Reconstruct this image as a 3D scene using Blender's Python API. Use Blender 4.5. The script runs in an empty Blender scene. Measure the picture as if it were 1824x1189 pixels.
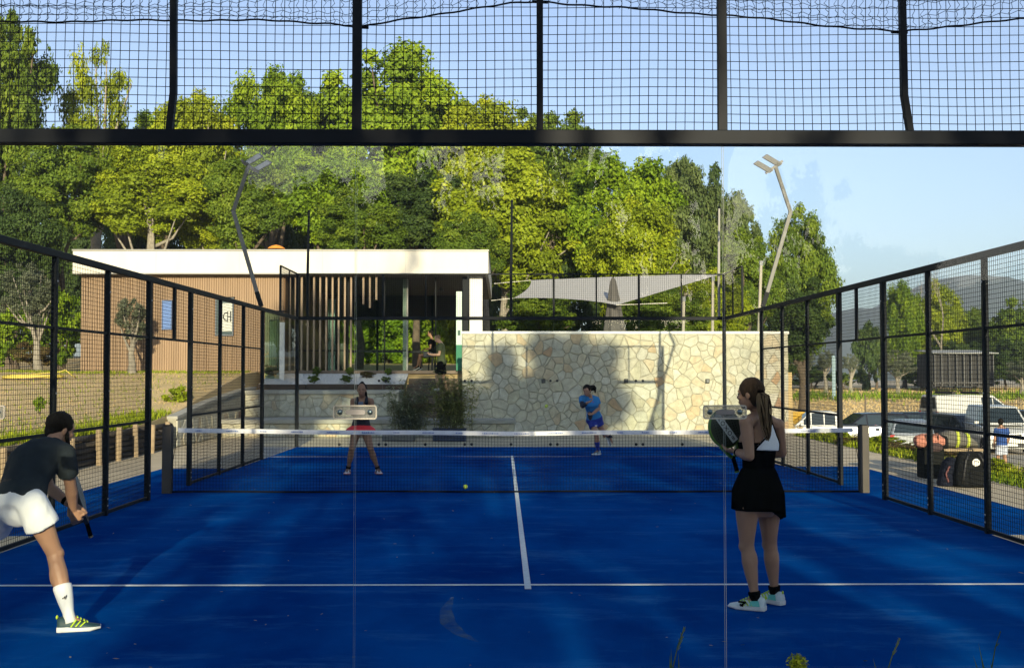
import bpy, bmesh, math, random
import numpy as np
from mathutils import Vector, Matrix, noise

random.seed(7)
rng = np.random.default_rng(7)
S = bpy.context.scene
COL = S.collection
R = math.radians

# ------------------------------------------------------------------ camera, world, sun, exposure
F_PX = 1982.0
CAM = Vector((-0.205, -6.04, 1.715))
cd = bpy.data.cameras.new('camera')
cd.sensor_width = 36.0
cd.lens = 36.0 * F_PX / 1824.0
cd.clip_start = 0.05
cd.clip_end = 6000.0
cam = bpy.data.objects.new('camera', cd)
COL.objects.link(cam)
cam.location = CAM
cam.rotation_euler = (R(90 + 2.02), 0, R(-0.50))
S.camera = cam
CR = cam.rotation_euler.to_matrix()

SUN_DIR = Vector((-0.077, 1.0, -0.2357)).normalized()      # travel direction of the light
world = bpy.data.worlds.new('World')
S.world = world
world.use_nodes = True
wn = world.node_tree
bg = wn.nodes['Background']
sky = wn.nodes.new('ShaderNodeTexSky')
sky.sky_type = 'NISHITA'
sky.sun_disc = False
sky.sun_elevation = R(13.2)
sky.sun_rotation = R(180 - 4.4)
sky.air_density = 1.0
sky.dust_density = 1.0
sky.ozone_density = 3.4
hs = wn.nodes.new('ShaderNodeHueSaturation'); hs.inputs['Saturation'].default_value = 0.82; hs.inputs['Hue'].default_value = 0.507; hs.inputs['Value'].default_value = 0.92
wn.links.new(sky.outputs[0], hs.inputs['Color'])
wn.links.new(hs.outputs[0], bg.inputs[0])
bg.inputs[1].default_value = 0.125
sd = bpy.data.lights.new('sun', 'SUN')
sd.energy = 5.0
sd.angle = R(0.5)
sd.color = (1.0, 0.85, 0.58)
sun = bpy.data.objects.new('sun', sd)
COL.objects.link(sun)
sun.rotation_euler = SUN_DIR.to_track_quat('-Z', 'Y').to_euler()
sun.location = (2, -30, 20)
S.view_settings.view_transform = 'Standard'
S.view_settings.look = 'None'
S.view_settings.exposure = 1.0
S.view_settings.gamma = 1.0
S.view_settings.use_curve_mapping = False
S.cycles.transparent_max_bounces = 32
S.cycles.max_bounces = 8


def at(px, py, Y):
    """point on the photograph's ray through pixel (px, py) at court distance Y"""
    d = CR @ Vector(((px - 912) / F_PX, (594.5 - py) / F_PX, -1.0))
    return CAM + d * ((Y - CAM.y) / d.y)


# ------------------------------------------------------------------ helpers
def tag(o, label=None, cat=None, group=None, kind=None):
    if label: o['label'] = label
    if cat: o['category'] = cat
    if group: o['group'] = group
    if kind: o['kind'] = kind
    return o


def thing(name, label, cat, loc=(0, 0, 0), group=None, rotz=0.0):
    o = bpy.data.objects.new(name, None)
    o.empty_display_size = 0.2
    COL.objects.link(o)
    o.location = loc
    o.rotation_euler = (0, 0, rotz)
    return tag(o, label, cat, group)


def origin_of(o):
    v = Vector((0, 0, 0))
    while o is not None:
        v += o.location
        o = o.parent
    return v


def frame(d):
    d = d.normalized()
    a = Vector((0, 0, 1)) if abs(d.z) < 0.9 else Vector((1, 0, 0))
    x = d.cross(a).normalized()
    return x, d.cross(x).normalized()


class MB:
    def __init__(s):
        s.v = []; s.f = []

    def add(s, vs, fs):
        b = len(s.v)
        s.v.extend([tuple(p) for p in vs])
        s.f.extend([tuple(b + i for i in f) for f in fs])
        return s

    def box(s, x0, y0, z0, x1, y1, z1):
        vs = [(x0, y0, z0), (x1, y0, z0), (x1, y1, z0), (x0, y1, z0), (x0, y0, z1), (x1, y0, z1), (x1, y1, z1), (x0, y1, z1)]
        return s.add(vs, [(0, 3, 2, 1), (4, 5, 6, 7), (0, 1, 5, 4), (1, 2, 6, 5), (2, 3, 7, 6), (3, 0, 4, 7)])

    def obox(s, c, a, b, d):
        c, a, b, d = Vector(c), Vector(a), Vector(b), Vector(d)
        vs = [c - a - b - d, c + a - b - d, c + a + b - d, c - a + b - d, c - a - b + d, c + a - b + d, c + a + b + d, c - a + b + d]
        return s.add(vs, [(0, 3, 2, 1), (4, 5, 6, 7), (0, 1, 5, 4), (1, 2, 6, 5), (2, 3, 7, 6), (3, 0, 4, 7)])

    def bar(s, p, q, w, h=None, up=None):
        """rectangular bar from p to q, w wide, h high"""
        p, q = Vector(p), Vector(q); h = h or w
        d = q - p
        u = Vector(up) if up else (Vector((0, 0, 1)) if abs(d.normalized().z) < 0.9 else Vector((0, 1, 0)))
        x = d.cross(u).normalized(); u = x.cross(d).normalized()
        return s.obox((p + q) / 2, d / 2, x * (w / 2), u * (h / 2))

    def tube(s, pts, rad, n=8, cap=True):
        pts = [Vector(p) for p in pts]
        if not hasattr(rad, '__len__'): rad = [rad] * len(pts)
        rings = []
        x = None
        for i, p in enumerate(pts):
            d = (pts[min(i + 1, len(pts) - 1)] - pts[max(i - 1, 0)])
            if x is None: x, y = frame(d)
            else:
                d = d.normalized(); x = (x - d * x.dot(d)).normalized(); y = d.cross(x)
            rings.append([p + (x * math.cos(2 * math.pi * k / n) + y * math.sin(2 * math.pi * k / n)) * rad[i] for k in range(n)])
        return s.loft(rings, cap)

    def loft(s, rings, cap=True):
        n = len(rings[0]); vs = [p for r in rings for p in r]; fs = []
        for i in range(len(rings) - 1):
            for k in range(n):
                a = i * n + k; b = i * n + (k + 1) % n
                fs.append((a, b, b + n, a + n))
        if cap:
            fs.append(tuple(range(n))[::-1]); fs.append(tuple(range((len(rings) - 1) * n, len(rings) * n)))
        return s.add(vs, fs)

    def lathe(s, prof, c=(0, 0, 0), n=16, ax='z'):
        rings = []
        for r, h in prof:
            ring = []
            for k in range(n):
                a = 2 * math.pi * k / n
                u, w = r * math.cos(a), r * math.sin(a)
                p = (u, w, h) if ax == 'z' else ((u, h, w) if ax == 'y' else (h, u, w))
                ring.append((p[0] + c[0], p[1] + c[1], p[2] + c[2]))
            rings.append(ring)
        return s.loft(rings, True)

    def ball(s, c, r, nu=12, nv=8, ax=None):
        c = Vector(c)
        if not hasattr(r, '__len__'): r = (r, r, r)
        X, Y, Z = ax if ax else (Vector((1, 0, 0)), Vector((0, 1, 0)), Vector((0, 0, 1)))
        rings = []
        for j in range(nv + 1):
            t = math.pi * (0.02 + 0.96 * j / nv)
            rings.append([c + X * (r[0] * math.sin(t) * math.cos(2 * math.pi * k / nu)) + Y * (r[1] * math.sin(t) * math.sin(2 * math.pi * k / nu)) - Z * (r[2] * math.cos(t)) for k in range(nu)])
        return s.loft(rings, True)

    def prism(s, poly, ext):
        ext = Vector(ext); poly = [Vector(p) for p in poly]
        return s.loft([poly, [p + ext for p in poly]], True)

    def quad(s, a, b, c, d):
        return s.add([a, b, c, d], [(0, 1, 2, 3)])

    def build(s, name, m=None, parent=None, bevel=0.0, smooth=False, segs=1, kind=None, label=None, cat=None, group=None, local=False):
        me = bpy.data.meshes.new(name)
        vs = np.array(s.v, dtype=np.float64).reshape(-1, 3)
        if parent is not None:
            loc = Vector((0, 0, 0))
            off = Vector((0, 0, 0)) if local else origin_of(parent)
        else:
            lo, hi = vs.min(0), vs.max(0)
            loc = Vector(((lo[0] + hi[0]) / 2, (lo[1] + hi[1]) / 2, lo[2]))
            off = loc
        vs = vs - np.array(off)
        me.from_pydata(vs.tolist(), [], s.f)
        if bevel > 0 or True:
            bm = bmesh.new(); bm.from_mesh(me)
            if len(s.f) < 60000:
                bmesh.ops.recalc_face_normals(bm, faces=bm.faces)
            if bevel > 0:
                es = [e for e in bm.edges if len(e.link_faces) == 2 and e.calc_face_angle(0) > 0.5]
                bmesh.ops.bevel(bm, geom=es, offset=bevel, segments=segs, affect='EDGES', profile=0.5)
            bm.to_mesh(me); bm.free()
        if smooth:
            me.polygons.foreach_set('use_smooth', [True] * len(me.polygons))
        o = bpy.data.objects.new(name, me)
        COL.objects.link(o)
        if parent is not None: o.parent = parent
        o.location = loc
        if m is not None: me.materials.append(m)
        return tag(o, label, cat, group, kind)


def npmesh(name, verts, nper, m, parent=None, loc=None, kind=None, attr=None, smooth=False):
    """mesh of separate polygons of nper corners each, from numpy arrays"""
    me = bpy.data.meshes.new(name)
    n = len(verts); nf = n // nper
    me.vertices.add(n); me.vertices.foreach_set('co', np.ascontiguousarray(verts, dtype=np.float32).ravel())
    me.loops.add(n); me.loops.foreach_set('vertex_index', np.arange(n, dtype=np.int32))
    me.polygons.add(nf); me.polygons.foreach_set('loop_start', np.arange(0, n, nper, dtype=np.int32))
    me.update(calc_edges=True)
    if attr is not None:
        a = me.attributes.new('tint', 'FLOAT', 'FACE'); a.data.foreach_set('value', np.ascontiguousarray(attr, dtype=np.float32))
    if smooth: me.polygons.foreach_set('use_smooth', [True] * nf)
    if m is not None: me.materials.append(m)
    if parent is False: return me
    o = bpy.data.objects.new(name, me); COL.objects.link(o)
    if parent is not None: o.parent = parent
    if loc is not None: o.location = loc
    return tag(o, kind=kind)


# ------------------------------------------------------------------ materials
MATS = {}


def M(name, col, rough=0.6, metal=0.0, var=0.0, scale=8.0, bump=0.0, bscale=40.0, col2=None, spec=0.5, detail=4.0, coord='Object', stretch=None, objrand=None, trans=0.0, sheen=0.0, facor=None):
    if name in MATS: return MATS[name]
    m = bpy.data.materials.new(name); m.use_nodes = True
    nt = m.node_tree; N = nt.nodes; L = nt.links
    b = N['Principled BSDF']
    b.inputs['Roughness'].default_value = rough
    b.inputs['Metallic'].default_value = metal
    b.inputs['Specular IOR Level'].default_value = spec
    if sheen: b.inputs['Sheen Weight'].default_value = sheen
    c = (*col, 1)
    b.inputs['Base Color'].default_value = c
    tc = N.new('ShaderNodeTexCoord')
    src = tc.outputs[coord]
    if stretch:
        mp = N.new('ShaderNodeMapping'); mp.inputs['Scale'].default_value = stretch
        L.new(src, mp.inputs[0]); src = mp.outputs[0]
    out = None
    if objrand:
        oi = N.new('ShaderNodeObjectInfo'); cr = N.new('ShaderNodeValToRGB')
        cr.color_ramp.interpolation = 'LINEAR'
        el = cr.color_ramp.elements
        el[0].position = objrand[0][0]; el[0].color = (*objrand[0][1], 1)
        el[1].position = objrand[-1][0]; el[1].color = (*objrand[-1][1], 1)
        for p, cc in objrand[1:-1]:
            e = el.new(p); e.color = (*cc, 1)
        L.new(oi.outputs['Random'], cr.inputs[0]); out = cr.outputs[0]
    if var > 0:
        nz = N.new('ShaderNodeTexNoise'); nz.inputs['Scale'].default_value = scale; nz.inputs['Detail'].default_value = detail
        L.new(src, nz.inputs['Vector'])
        mr = N.new('ShaderNodeMapRange')
        mr.inputs[1].default_value = 0.3; mr.inputs[2].default_value = 0.7
        L.new(nz.outputs[0], mr.inputs[0])
        mx = N.new('ShaderNodeMix'); mx.data_type = 'RGBA'
        if out is None:
            k = col2 if col2 else tuple(x * (1 - var) for x in col)
            mx.inputs[6].default_value = (*k, 1); mx.inputs[7].default_value = c
            L.new(mr.outputs[0], mx.inputs[0])
        else:
            mx.blend_type = 'MULTIPLY'; mx.inputs[0].default_value = 1.0
            mr.inputs[3].default_value = 1 - var; mr.inputs[4].default_value = 1.0 + var * 0.15
            L.new(out, mx.inputs[6]); L.new(mr.outputs[0], mx.inputs[7])
        out = mx.outputs[2]
    if facor:      # colour from the per-face tint attribute
        at_ = N.new('ShaderNodeAttribute'); at_.attribute_name = 'tint'
        cr = N.new('ShaderNodeValToRGB'); el = cr.color_ramp.elements
        el[0].color = (*facor[0], 1); el[1].color = (*facor[-1], 1)
        for i, cc in enumerate(facor[1:-1]):
            e = el.new((i + 1) / (len(facor) - 1)); e.color = (*cc, 1)
        L.new(at_.outputs['Fac'], cr.inputs[0]); out = cr.outputs[0]
    if out is not None: L.new(out, b.inputs['Base Color'])
    if bump > 0:
        n2 = N.new('ShaderNodeTexNoise'); n2.inputs['Scale'].default_value = bscale; n2.inputs['Detail'].default_value = 5
        L.new(src, n2.inputs['Vector'])
        bp = N.new('ShaderNodeBump'); bp.inputs['Strength'].default_value = bump; bp.inputs['Distance'].default_value = 0.02
        L.new(n2.outputs[0], bp.inputs['Height']); L.new(bp.outputs[0], b.inputs['Normal'])
    if trans > 0:
        tr = N.new('ShaderNodeBsdfTranslucent'); ms = N.new('ShaderNodeMixShader'); ms.inputs[0].default_value = trans
        if out is not None: L.new(out, tr.inputs[0])
        else: tr.inputs[0].default_value = c
        L.new(b.outputs[0], ms.inputs[1]); L.new(tr.outputs[0], ms.inputs[2])
        L.new(ms.outputs[0], N['Material Output'].inputs[0])
    MATS[name] = m
    return m


def glass_mat(name, tint=(0.93, 0.97, 0.95), refl=0.85):
    m = bpy.data.materials.new(name); m.use_nodes = True
    nt = m.node_tree; N = nt.nodes; L = nt.links
    N.remove(N['Principled BSDF'])
    fr = N.new('ShaderNodeFresnel'); fr.inputs[0].default_value = 1.5
    ml = N.new('ShaderNodeMath'); ml.operation = 'MULTIPLY'; ml.inputs[1].default_value = refl
    tr = N.new('ShaderNodeBsdfTransparent'); tr.inputs[0].default_value = (*tint, 1)
    gl = N.new('ShaderNodeBsdfGlossy'); gl.inputs['Roughness'].default_value = 0.0
    mx = N.new('ShaderNodeMixShader')
    # the back face of the pane only transmits: front face carries the reflection of both surfaces
    ge = N.new('ShaderNodeNewGeometry'); inv = N.new('ShaderNodeMath'); inv.operation = 'SUBTRACT'; inv.inputs[0].default_value = 1.0
    m2 = N.new('ShaderNodeMath'); m2.operation = 'MULTIPLY'; m2.use_clamp = True
    L.new(ge.outputs['Backfacing'], inv.inputs[1]); L.new(inv.outputs[0], m2.inputs[0]); L.new(ml.outputs[0], m2.inputs[1])
    L.new(fr.outputs[0], ml.inputs[0]); L.new(m2.outputs[0], mx.inputs[0])
    L.new(tr.outputs[0], mx.inputs[1]); L.new(gl.outputs[0], mx.inputs[2])
    L.new(mx.outputs[0], N['Material Output'].inputs[0])
    return m


ANTHRA = M('powder_coated_steel', (0.007, 0.010, 0.014), 0.55, 0.0, var=0.3, scale=6, spec=0.12)
WIRE = M('dark_wire', (0.006, 0.008, 0.010), 0.6, 0.0, spec=0.1)
BOLT = M('zinc_bolt', (0.45, 0.46, 0.47), 0.35, 0.9)
STEEL = M('brushed_steel', (0.42, 0.41, 0.38), 0.38, 0.85, var=0.15, scale=30)
GLASS = glass_mat('court_glass', (0.965, 0.985, 0.975))
GLASS_EDGE = M('glass_edge', (0.20, 0.26, 0.24), 0.3)
WHITE_LINE = M('white_turf_line', (0.62, 0.66, 0.68), 0.9, var=0.15, scale=20)
BLACK_RUBBER = M('black_rubber', (0.02, 0.02, 0.02), 0.8)
WHITE = M('white_render', (0.74, 0.73, 0.70), 0.8, var=0.06, scale=1.5)
BARK = M('bark', (0.13, 0.10, 0.07), 0.95, var=0.5, scale=6, bump=0.5, bscale=14)
PALE_BARK = M('pale_bark', (0.30, 0.27, 0.22), 0.95, var=0.4, scale=8, bump=0.4, bscale=18)
CONCRETE = M('concrete_ledge', (0.36, 0.35, 0.31), 0.9, var=0.2, scale=3, bump=0.15, bscale=40)
WOOD_DARK = M('dark_timber', (0.075, 0.05, 0.035), 0.85, var=0.5, scale=5, bump=0.4, bscale=30, stretch=(1, 1, 4))
WOOD_POST = M('weathered_post', (0.36, 0.27, 0.17), 0.85, var=0.35, scale=7, bump=0.3, bscale=25)


def text_mesh(txt, size, name, m, parent, origin, xdir, ydir, depth=0.002):
    cu = bpy.data.curves.new(name, 'FONT'); cu.body = txt; cu.size = size; cu.align_x = 'CENTER'; cu.align_y = 'CENTER'; cu.extrude = depth
    cu.resolution_u = 2
    t = bpy.data.objects.new('tmp_text', cu); COL.objects.link(t)
    dg = bpy.context.evaluated_depsgraph_get()
    me = bpy.data.meshes.new_from_object(t.evaluated_get(dg))
    bpy.data.objects.remove(t)
    x = Vector(xdir).normalized(); y = Vector(ydir).normalized(); z = x.cross(y)
    off = origin_of(parent)
    me.transform(Matrix((( x.x, y.x, z.x, origin[0] - off.x), (x.y, y.y, z.y, origin[1] - off.y), (x.z, y.z, z.z, origin[2] - off.z), (0, 0, 0, 1))))
    me.materials.clear(); me.materials.append(m); me.name = name
    o = bpy.data.objects.new(name, me); COL.objects.link(o); o.parent = parent
    return o


def sm(t):
    t = max(0.0, min(1.0, t)); return t * t * (3 - 2 * t)
# ------------------------------------------------------------------ terrain and other setting
def terrain_h(x, y):
    # bank on the left, rising to the level of the clubhouse
    if y < 26.7 and x > -8.0:
        zl = -0.03
    elif x > -8.0 and y < 30.2 and x < -1.3:
        zl = -0.03
    elif x > 8.35 and y < 200:
        zl = -0.03
    else:
        zl = 1.74
    if x <= -8.0:
        u = sm((y - 17) / 13.0); hx = sm((-8 - x) / 14.0)
        zl = 0.56 + 1.2 * max(u, 0.75 * hx)
        zl += 0.05 * noise.noise((x * 0.35, y * 0.35, 0)) + 0.03 * noise.noise((x * 1.3, y * 1.3, 3))
        if y < -3: zl = zl * sm((y + 14) / 11.0) - 0.03
    if y > 34 and x < 8.35: zl += 1.4 * sm((y - 34) / 60.0)
    r = sm((x - 8.6) / 5.5)
    zr = -1.05 - 0.58 * sm((y - 26) / 16.0) + 1.72 * sm((y - 57) / 55.0)
    if y < 8: zr *= sm((y + 6) / 14.0)
    return zl * (1 - r) + zr * r - (6 * sm((y - 135) / 200.0)) + (0.04 * noise.noise((x * 0.5, y * 0.5, 5)) if x > 9 else 0)


def build_ground():
    xs = [-900, -500, -300, -180, -120, -90, -70] + list(np.arange(-56, -24, 3)) + list(np.arange(-24, -8.05, 0.6)) + [-8.02, -7.98] + list(np.arange(-7.5, -1.4, 1.0)) + [-1.32, -1.28] + list(np.arange(0, 8.3, 1.6)) + [8.33, 8.37] + list(np.arange(8.6, 15, 0.5)) + list(np.arange(15, 40, 1.5)) + list(np.arange(42, 90, 4)) + [100, 120, 160, 220, 300, 500, 900]
    ys = [-400, -200, -100, -60, -40, -25] + list(np.arange(-20, 12, 1.6)) + list(np.arange(12, 26.5, 0.7)) + [26.68, 26.72] + list(np.arange(27.2, 30.1, 0.6)) + [30.18, 30.22] + list(np.arange(31, 60, 1.5)) + list(np.arange(60, 140, 4)) + [150, 180, 220, 300, 420, 600, 900, 1300]
    xs = [float(a) for a in xs]; ys = [float(a) for a in ys]
    vs = [(x, y, terrain_h(x, y)) for y in ys for x in xs]
    nx = len(xs)
    fs = [(j * nx + i, j * nx + i + 1, (j + 1) * nx + i + 1, (j + 1) * nx + i) for j in range(len(ys) - 1) for i in range(nx - 1)]
    g = M('dry_grass_soil', (0.56, 0.41, 0.22), 0.95, var=0.45, scale=0.55, col2=(0.42, 0.32, 0.15), bump=0.6, bscale=9, detail=9)
    b = MB(); b.v = vs; b.f = fs
    o = b.build('ground', g, smooth=False, kind='structure')
    return o


build_ground()

SANDY = M('pale_sandy_gravel', (0.56, 0.47, 0.33), 0.95, var=0.22, scale=1.3, bump=0.4, bscale=60, detail=9)
tag(MB().box(-7.94, -0.6, -0.2, 8.3, 26.66, -0.012).build('sand_path', SANDY), kind='structure')
tag(MB().box(-60, -75, -0.3, 60, -0.62, 0.02).build('lawn', M('unseen_dark_ground', (0.018, 0.03, 0.010), 1.0, var=0.4, scale=1.5, detail=8, spec=0.0)), kind='structure')  # unseen dark ground added behind the viewer to dim its reflection in the glass


def turf_material():
    m = bpy.data.materials.new('blue_turf'); m.use_nodes = True
    nt = m.node_tree; N = nt.nodes; L = nt.links; b = N['Principled BSDF']
    tc = N.new('ShaderNodeTexCoord')
    n1 = N.new('ShaderNodeTexNoise'); n1.inputs['Scale'].default_value = 0.55; n1.inputs['Detail'].default_value = 6; n1.inputs['Roughness'].default_value = 0.6
    mp = N.new('ShaderNodeMapping'); mp.inputs['Scale'].default_value = (1.0, 0.55, 1.0); mp.inputs['Rotation'].default_value = (0, 0, 0.5)
    L.new(tc.outputs['Object'], mp.inputs[0]); L.new(mp.outputs[0], n1.inputs['Vector'])
    r1 = N.new('ShaderNodeValToRGB'); e = r1.color_ramp.elements
    e[0].position = 0.36; e[0].color = (0.0002, 0.028, 0.175, 1); e[1].position = 0.70; e[1].color = (0.0008, 0.080, 0.32, 1)
    L.new(n1.outputs[0], r1.inputs[0])
    n2 = N.new('ShaderNodeTexNoise'); n2.inputs['Scale'].default_value = 2.2; n2.inputs['Detail'].default_value = 10; n2.inputs['Roughness'].default_value = 0.75
    mq = N.new('ShaderNodeMapping'); mq.inputs['Scale'].default_value = (0.5, 1.6, 1.0); mq.inputs['Rotation'].default_value = (0, 0, 0.35)
    L.new(tc.outputs['Object'], mq.inputs[0]); L.new(mq.outputs[0], n2.inputs['Vector'])
    r2 = N.new('ShaderNodeMapRange'); r2.inputs[1].default_value = 0.52; r2.inputs[2].default_value = 0.75; r2.inputs[4].default_value = 0.5
    L.new(n2.outputs[0], r2.inputs[0])
    mx = N.new('ShaderNodeMix'); mx.data_type = 'RGBA'; mx.inputs[7].default_value = (0.045, 0.17, 0.40, 1)
    L.new(r2.outputs[0], mx.inputs[0]); L.new(r1.outputs[0], mx.inputs[6])
    n3 = N.new('ShaderNodeTexNoise'); n3.inputs['Scale'].default_value = 26; n3.inputs['Detail'].default_value = 3
    L.new(tc.outputs['Object'], n3.inputs['Vector'])
    r3 = N.new('ShaderNodeMapRange'); r3.inputs[1].default_value = 0.74; r3.inputs[2].default_value = 0.80; r3.inputs[4].default_value = 0.25
    L.new(n3.outputs[0], r3.inputs[0])
    m2 = N.new('ShaderNodeMix'); m2.data_type = 'RGBA'; m2.inputs[7].default_value = (0.35, 0.38, 0.42, 1)
    L.new(r3.outputs[0], m2.inputs[0]); L.new(mx.outputs[2], m2.inputs[6])
    L.new(m2.outputs[2], b.inputs['Base Color'])
    b.inputs['Roughness'].default_value = 0.9; b.inputs['Specular IOR Level'].default_value = 0.0; b.inputs['IOR'].default_value = 1.0
    n4 = N.new('ShaderNodeTexNoise'); n4.inputs['Scale'].default_value = 180; n4.inputs['Detail'].default_value = 2
    L.new(tc.outputs['Object'], n4.inputs['Vector'])
    bp = N.new('ShaderNodeBump'); bp.inputs['Strength'].default_value = 0.5; bp.inputs['Distance'].default_value = 0.01
    L.new(n4.outputs[0], bp.inputs['Height']); L.new(bp.outputs[0], b.inputs['Normal'])
    return m


TURF = turf_material()
court = tag(MB().box(-5.0, 0.0, -0.15, 5.0, 20.0, 0.0).build('court_floor', TURF), kind='structure')
tag(MB().box(-6.35, 5.9, -0.14, -5.004, 14.2, -0.006).build('court_apron', TURF), kind='structure')
tag(MB().box(5.004, 5.9, -0.14, 6.4, 14.6, -0.006).build('court_apron', TURF), kind='structure')
for y in (3.05, 16.95):
    MB().box(-5, y - 0.025, 0.003, 5, y + 0.025, 0.005).build('line_marking', WHITE_LINE, court)
MB().box(-0.026, 2.85, 0.007, 0.026, 17.1, 0.009).build('line_marking', WHITE_LINE, court)
# leaf litter and sand specks lying on the turf
ls = []
for i in range(110):
    x = rng.uniform(-4.6, 4.6); y = 0.4 + 12 * rng.random() ** 1.8; a = rng.uniform(0, 6.28); s_ = rng.uniform(0.006, 0.017)
    if i % 5 == 0: s_ *= 1.9
    u = np.array((math.cos(a), math.sin(a), rng.uniform(-.2, .5))) * s_; w = np.array((-math.sin(a), math.cos(a), 0)) * s_ * 0.55
    c = np.array((x, y, 0.006 + s_ * 0.5))
    ls += [c - u, c - w, c + u, c + w]
npmesh('leaf_litter', np.array(ls), 4, M('dry_leaf', (0.20, 0.17, 0.09), 0.9), kind='stuff')

# pale curved scuff of drifted sand on the turf
sc = bpy.data.materials.new('sand_scuff'); sc.use_nodes = True
_n = sc.node_tree.nodes; _l = sc.node_tree.links; _b = _n['Principled BSDF']; _b.inputs['Base Color'].default_value = (0.10, 0.17, 0.28, 1); _b.inputs['Roughness'].default_value = 0.95; _b.inputs['Specular IOR Level'].default_value = 0.0
_t = _n.new('ShaderNodeTexCoord'); _z = _n.new('ShaderNodeTexNoise'); _z.inputs['Scale'].default_value = 9; _z.inputs['Detail'].default_value = 8; _r = _n.new('ShaderNodeMapRange')
_r.inputs[1].default_value = 0.35; _r.inputs[2].default_value = 0.65; _r.inputs[3].default_value = 0.12; _r.inputs[4].default_value = 0.5
_l.new(_t.outputs['Object'], _z.inputs['Vector']); _l.new(_z.outputs[0], _r.inputs[0]); _l.new(_r.outputs[0], _b.inputs['Alpha'])
for ctrl, wd in ((((806, 1062), (794, 1085), (798, 1108), (820, 1128), (852, 1142)), 0.05),):
    P_ = []
    for px, py in ctrl:
        d_ = CR @ Vector(((px - 912) / F_PX, (594.5 - py) / F_PX, -1.0)); P_.append(CAM + d_ * ((0.0025 - CAM.z) / d_.z))
    b = MB(); K = 24
    for i in range(K + 1):
        f = i / K * (len(P_) - 1); k = min(int(f), len(P_) - 2); p = P_[k].lerp(P_[k + 1], f - k); tg = (P_[k + 1] - P_[k]).normalized(); nr = Vector((-tg.y, tg.x, 0)); w_ = wd * math.sin(math.pi * (0.04 + 0.92 * i / K)) + 0.004
        b.v += [tuple(p - nr * w_), tuple(p + nr * w_)]
    b.f = [(2 * i, 2 * i + 2, 2 * i + 3, 2 * i + 1) for i in range(K)]
    b.build('scuff_mark', sc, court)

# parking ground, terrace, lawn, far hills
GRAVEL = M('car_park_gravel', (0.44, 0.38, 0.28), 0.95, var=0.2, scale=2, bump=0.3, bscale=30, detail=8)
pk = MB()
gx = np.linspace(13.2, 34, 15); gy = np.linspace(21, 54, 23)
pk.v = [(x, y, terrain_h(x, y) + 0.03) for y in gy for x in gx]
pk.f = [(j * 15 + i, j * 15 + i + 1, (j + 1) * 15 + i + 1, (j + 1) * 15 + i) for j in range(22) for i in range(14)]
tag(pk.build('parking_lot', GRAVEL), kind='structure')

HILL = M('wooded_hill', (0.035, 0.06, 0.03), 1.0, var=0.5, scale=0.02, detail=8)


def hills():
    b = MB(); n = 90; rows = 8
    for j in range(rows):
        for i in range(n):
            x = -300 + 2100 * i / (n - 1)
            px = 893.5 + F_PX * x / 1500.0
            prof = 40 + 30 * math.exp(-((px - 1640) / 170.0) ** 2) + 88 * math.exp(-((px - 1800) / 150.0) ** 2) + 60 * math.exp(-((px - 2300) / 300.0) ** 2) + 24 * math.exp(-((px - 1540) / 90.0) ** 2)
            prof += 6 * noise.noise((x * 0.012, 0, 1)) + 2.5 * noise.noise((x * 0.05, 0, 2))
            t = j / (rows - 1)
            b.v.append((x, 1150 + 500 * t, -8 + (prof + 8) * (1 - (1 - t) ** 2) + 5 * noise.noise((x * 0.02, t * 6, 4)) * t))
    b.f = [(j * n + i, j * n + i + 1, (j + 1) * n + i + 1, (j + 1) * n + i) for j in range(rows - 1) for i in range(n - 1)]
    # back slope
    return tag(b.build('hills', HILL, smooth=True), kind='structure')


hills()


# ------------------------------------------------------------------ the padel cage
def wire_panel(x0, x1, z0, z1, y, step=0.05, r=0.0022, axis='x', wob=0.004, seed=0):
    """welded grid in the plane axis-z: verts of thin square wires"""
    rr = random.Random(seed); b = MB()
    def P(u, z, o): return (u, y + o, z) if axis == 'x' else (y + o, u, z)
    nz = max(1, int(round((z1 - z0) / step))); nx = max(1, int(round((x1 - x0) / step)))
    phx = rr.uniform(0, 6); phz = rr.uniform(0, 6)
    def wx(u, z): return wob * math.sin(3.1 * u + 4.0 * z + phx)
    def wz(u, z): return wob * math.sin(4.3 * u + 2.0 * z + phz)
    for i in range(nx + 1):
        u = x0 + (x1 - x0) * i / nx
        pts = [(P(u + wx(u, z0 + (z1 - z0) * k / 4) * (0 < i < nx), z0 + (z1 - z0) * k / 4, 0)) for k in range(5)] if wob else [P(u, z0, 0), P(u, z1, 0)]
        b.tube(pts, r, 4, False)
    for i in range(nz + 1):
        z = z0 + (z1 - z0) * i / nz
        K = 5 if wob else 1
        pts = [P(x0 + (x1 - x0) * k / K, z + (wz(x0 + (x1 - x0) * k / K, z) * (0 < i < nz) if wob else 0), 0.003) for k in range(K + 1)]
        b.tube(pts, r, 4, False)
    return b


def rounded_plate(b, cx, y, cz, w, h, r, t, n=5):
    poly = []
    for sx, sz, a0 in ((1, 1, 0), (-1, 1, 90), (-1, -1, 180), (1, -1, 270)):
        for k in range(n + 1):
            a = R(a0 + 90 * k / n)
            poly.append((cx + sx * (w / 2 - r) + r * math.cos(a), y, cz + sz * (h / 2 - r) + r * math.sin(a)))
    return b.prism(poly, (0, -t, 0))


CLAMP_PLATE = M('clear_plastic_plate', (0.38, 0.40, 0.40), 0.25, 0.5, var=0.2, scale=20)
CLAMP_PLATE.node_tree.nodes['Principled BSDF'].inputs['Alpha'].default_value = 0.5
CLAMP_RIM = M('clamp_rim', (0.60, 0.56, 0.48), 0.3, 0.4)


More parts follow.
